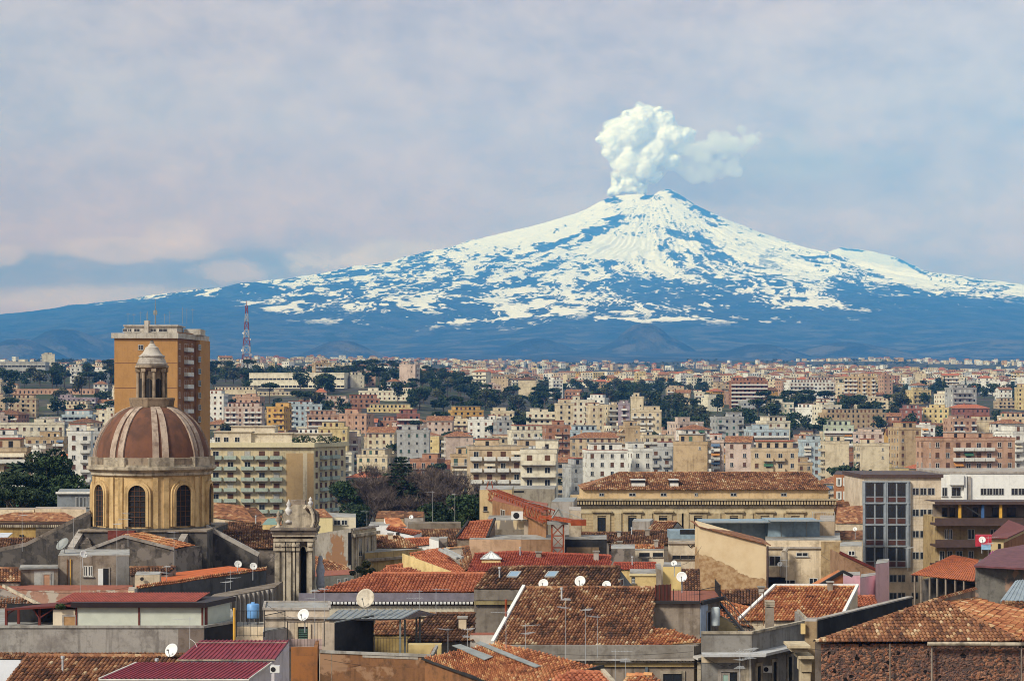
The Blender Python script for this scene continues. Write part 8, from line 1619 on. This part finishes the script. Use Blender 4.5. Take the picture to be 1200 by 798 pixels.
for i, (px, py, Y, s, lib, lab) in enumerate(((8, 566, 345, 1.2, BIG, 'broad umbrella pine at the frame edge'), (34, 573, 335, 1.1, BIG, 'broad umbrella pine lower in the grove'), (58, 568, 350, 1.1, BIG, 'umbrella pine in the middle of the grove'), (20, 582, 322, 1.0, BIG, 'front umbrella pine of the grove'), (88, 560, 345, 1.1, BIGR, 'round evergreen above the slate grey annex'), (99, 556, 360, 1.2, BIGR, 'round evergreen touching the drum'), (60, 524, 395, 1.25, BIGR, 'tall dark evergreen in front of the pale apartment blocks'), (57, 537, 392, 1.2, BIGR, 'dark evergreen just below the tall one'), (74, 556, 365, 1.1, BIGR, 'round evergreen beside the tall dark one'), (90, 575, 332, .8, BIGR, 'lighter bush in front of the slate grey annex'), (48, 580, 325, .9, BIGR, 'low evergreen in front of the grove'), (-2, 555, 380, 1.1, BIGR, 'evergreen behind the grove at the frame edge'),
        (410, 560, 470, 1.25, BIGR, 'dark evergreen against the end of the balconied block'), (418, 566, 440, 1.2, BIGR, 'dark evergreen with two crowns beside the balconied block'), (414, 580, 400, 1.1, BIGR, 'lower dark evergreen beside the balconied block'), (520, 586, 330, 1.0, BIGR, 'dark evergreen behind the mossy garden wall'), (537, 582, 335, 1.1, BIGR, 'broad evergreen behind the mossy garden wall'), (504, 590, 325, .9, BIGR, 'small evergreen behind the mossy garden wall'), (552, 578, 340, 1.2, BIGR, 'evergreen beside the cream house with one window'), (543, 598, 262, .5, BIGR, 'small green bush on the terrace by the mossy wall'))):
    l = lib[i % 3]; H = 10 if lib is BIG else 9; plant(l, 'umbrella_pine' if lib is BIG else 'evergreen_tree', V(px, 0, Y).x, Y, s, lab, 'tree', 'evergreens behind the old town roofs', z=Zat(py, Y) - H * s)
for i in range(34):
    px = random.uniform(412, 556); Y = random.uniform(400, 500); s = random.uniform(1.1, 1.6); top = random.uniform(528, 548) + (0 if 440 < px < 545 else 6)
    cm, tm = BARE[i % 4]; plant(BARE[i % 4], 'leafless_tree', V(px, 0, Y).x, Y, s, None, z=Zat(top, Y) - 12.5 * s, desc=random.choice(['grey brown', 'pinkish grey', 'pale twiggy', 'dense brown']) + ' leafless tree')
# ---------------------------------------------------------------- slack cables between roofs
def cable(label, a, b, sag, r=.016):
    A, B = V(*a), V(*b); mb = MB(); pts = [A.lerp(B, i / 10) - Vector((0, 0, sag * 4 * (i / 10) * (1 - i / 10))) for i in range(11)]
    for p, q in zip(pts[:-1], pts[1:]): mb.tube(p, q, r, n=4)
    tag(mb.build('cable', M_IRON, loc=A), label, 'cable', 'slack cables between the roofs')
for lab, a, b, s in (('slack cable from the drum ledge to the mesh dish', (150, 620, 198), (74, 640, 183), .8), ('cable along the pinkish parapet', (20, 689, 170), (150, 688, 171), .5), ('cable from the orange flat roof to the bell gable', (270, 672, 172), (322, 650, 174), .7), ('cable over the cream dish terrace to the canopy', (312, 708, 141), (392, 726, 137), .6), ('cable across the rusty brown wall', (380, 772, 129), (505, 776, 129.5), .35),
                     ('cable from the tall thin aerial to the roof terrace block', (663, 704, 130), (768, 708, 146), .9), ('cable along the parapet under the big roof', (620, 764, 138), (812, 763, 138), .25), ('cable between the grey corner house and the grey parapet house', (812, 782, 137), (862, 776, 130), .3), ('cable down the front of the grey parapet house', (826, 770, 130.3), (880, 783, 130.3), .3), ('cable from the tan pier along the rubble wall', (950, 760, 117.5), (1195, 765, 117.5), .35),
                     ('cable from the cream boiler house to the pink boards', (962, 650, 226), (1028, 660, 190), .9), ('cable over the red roofs to the crane mast', (560, 650, 194), (646, 648, 203), .8), ('cable from the yellow house cube to the peeling wall', (796, 662, 185), (822, 640, 213), .5)): cable(lab, a, b, s)
# ---------------------------------------------------------------- labels of the generated blocks and trees
ANCH = [(-20, 'the grove edge'), (25, 'the pine grove'), (75, 'the slate grey annex'), (120, 'the brown dome'), (165, 'the dome lantern'), (215, 'the orange tower'), (262, 'the balconied block'), (290, 'the radio mast'), (335, 'the stone bell gable'), (385, 'the balconied block end'),
        (425, 'the bare wood'), (470, 'the dark araucaria'), (515, 'the leafless trees'), (560, 'the crane jib tip'), (600, 'the long beige block'), (640, 'the crane mast'), (680, 'the palazzo corner'), (720, 'the palazzo roof hip'), (760, 'the wide palazzo skylight'), (800, 'the narrow palazzo skylight'), (845, 'the peeling cream wall'),
        (885, 'the blue metal box'), (925, 'the palazzo ridge end'), (965, 'the palazzo east corner'), (1000, 'the office-side red roofs'), (1040, 'the glass fronted office'), (1085, 'the office stone bay'), (1125, 'the salmon block'), (1165, 'the white office'), (1200, 'the brown terraces')]
def where(px, Y):
    a = min(ANCH, key=lambda t: abs(t[0] - px))[1]
    d = 'close behind' if Y < 720 else 'in town behind' if Y < 960 else 'upslope behind' if Y < 1250 else 'high behind' if Y < 1600 else 'far behind'
    return d + ' ' + a
def feat(b):
    if b['roof'] in ('gable', 'hip'): r = ('ridged' if b['roof'] == 'gable' else 'hipped') + ' tile roof'
    else: r = 'red roof edge' if b['band'] == 'red' else None
    s = {'balcony': 'balconies', 'band': 'continuous balconies', 'window': 'plain windows', 'few': 'few windows', 'blank': 'blank front', 'strip': 'strip windows'}[b['style']]
    return r or s, s
ORD = ['first', 'second', 'third', 'fourth', 'fifth', 'sixth', 'seventh', 'eighth', 'ninth', 'tenth', 'eleventh', 'twelfth']
def uniq(items, mk, grp):
    by = {}
    for b in items: by.setdefault(mk(b), []).append(b)
    for lab, g in by.items():
        g.sort(key=lambda b: b['px'])
        for i, b in enumerate(g):
            l = lab
            if len(g) == 2: l = ('left-hand ' if i == 0 else 'right-hand ') + lab
            elif len(g) > 2: l = ORD[min(i, 11)] + ' from left: ' + lab
            tag(b['o'], l, *grp(b))
def blab(b):
    r, s = feat(b); wide = 'narrow' if b['w'] < 13 else 'wide' if b['w'] > 22 else ''
    noun = 'block' if b['kind'] == 'apartment_building' else 'house'
    return ' '.join(f"{wide} {b['color']} {NUM.get(b['nf'], 'tall')}-storey {noun} with {r} {where(b['px'], b['Y'])}".split())
uniq(BUILT, blab, lambda b: ('apartment block' if b['kind'] == 'apartment_building' else 'house', 'apartment blocks of the town' if b['kind'] == 'apartment_building' else 'houses of the town'))
uniq(TREES, lambda b: f"{b['desc']} {where(b['px'], b['Y'])}", lambda b: ('tree', 'trees among the town blocks'))
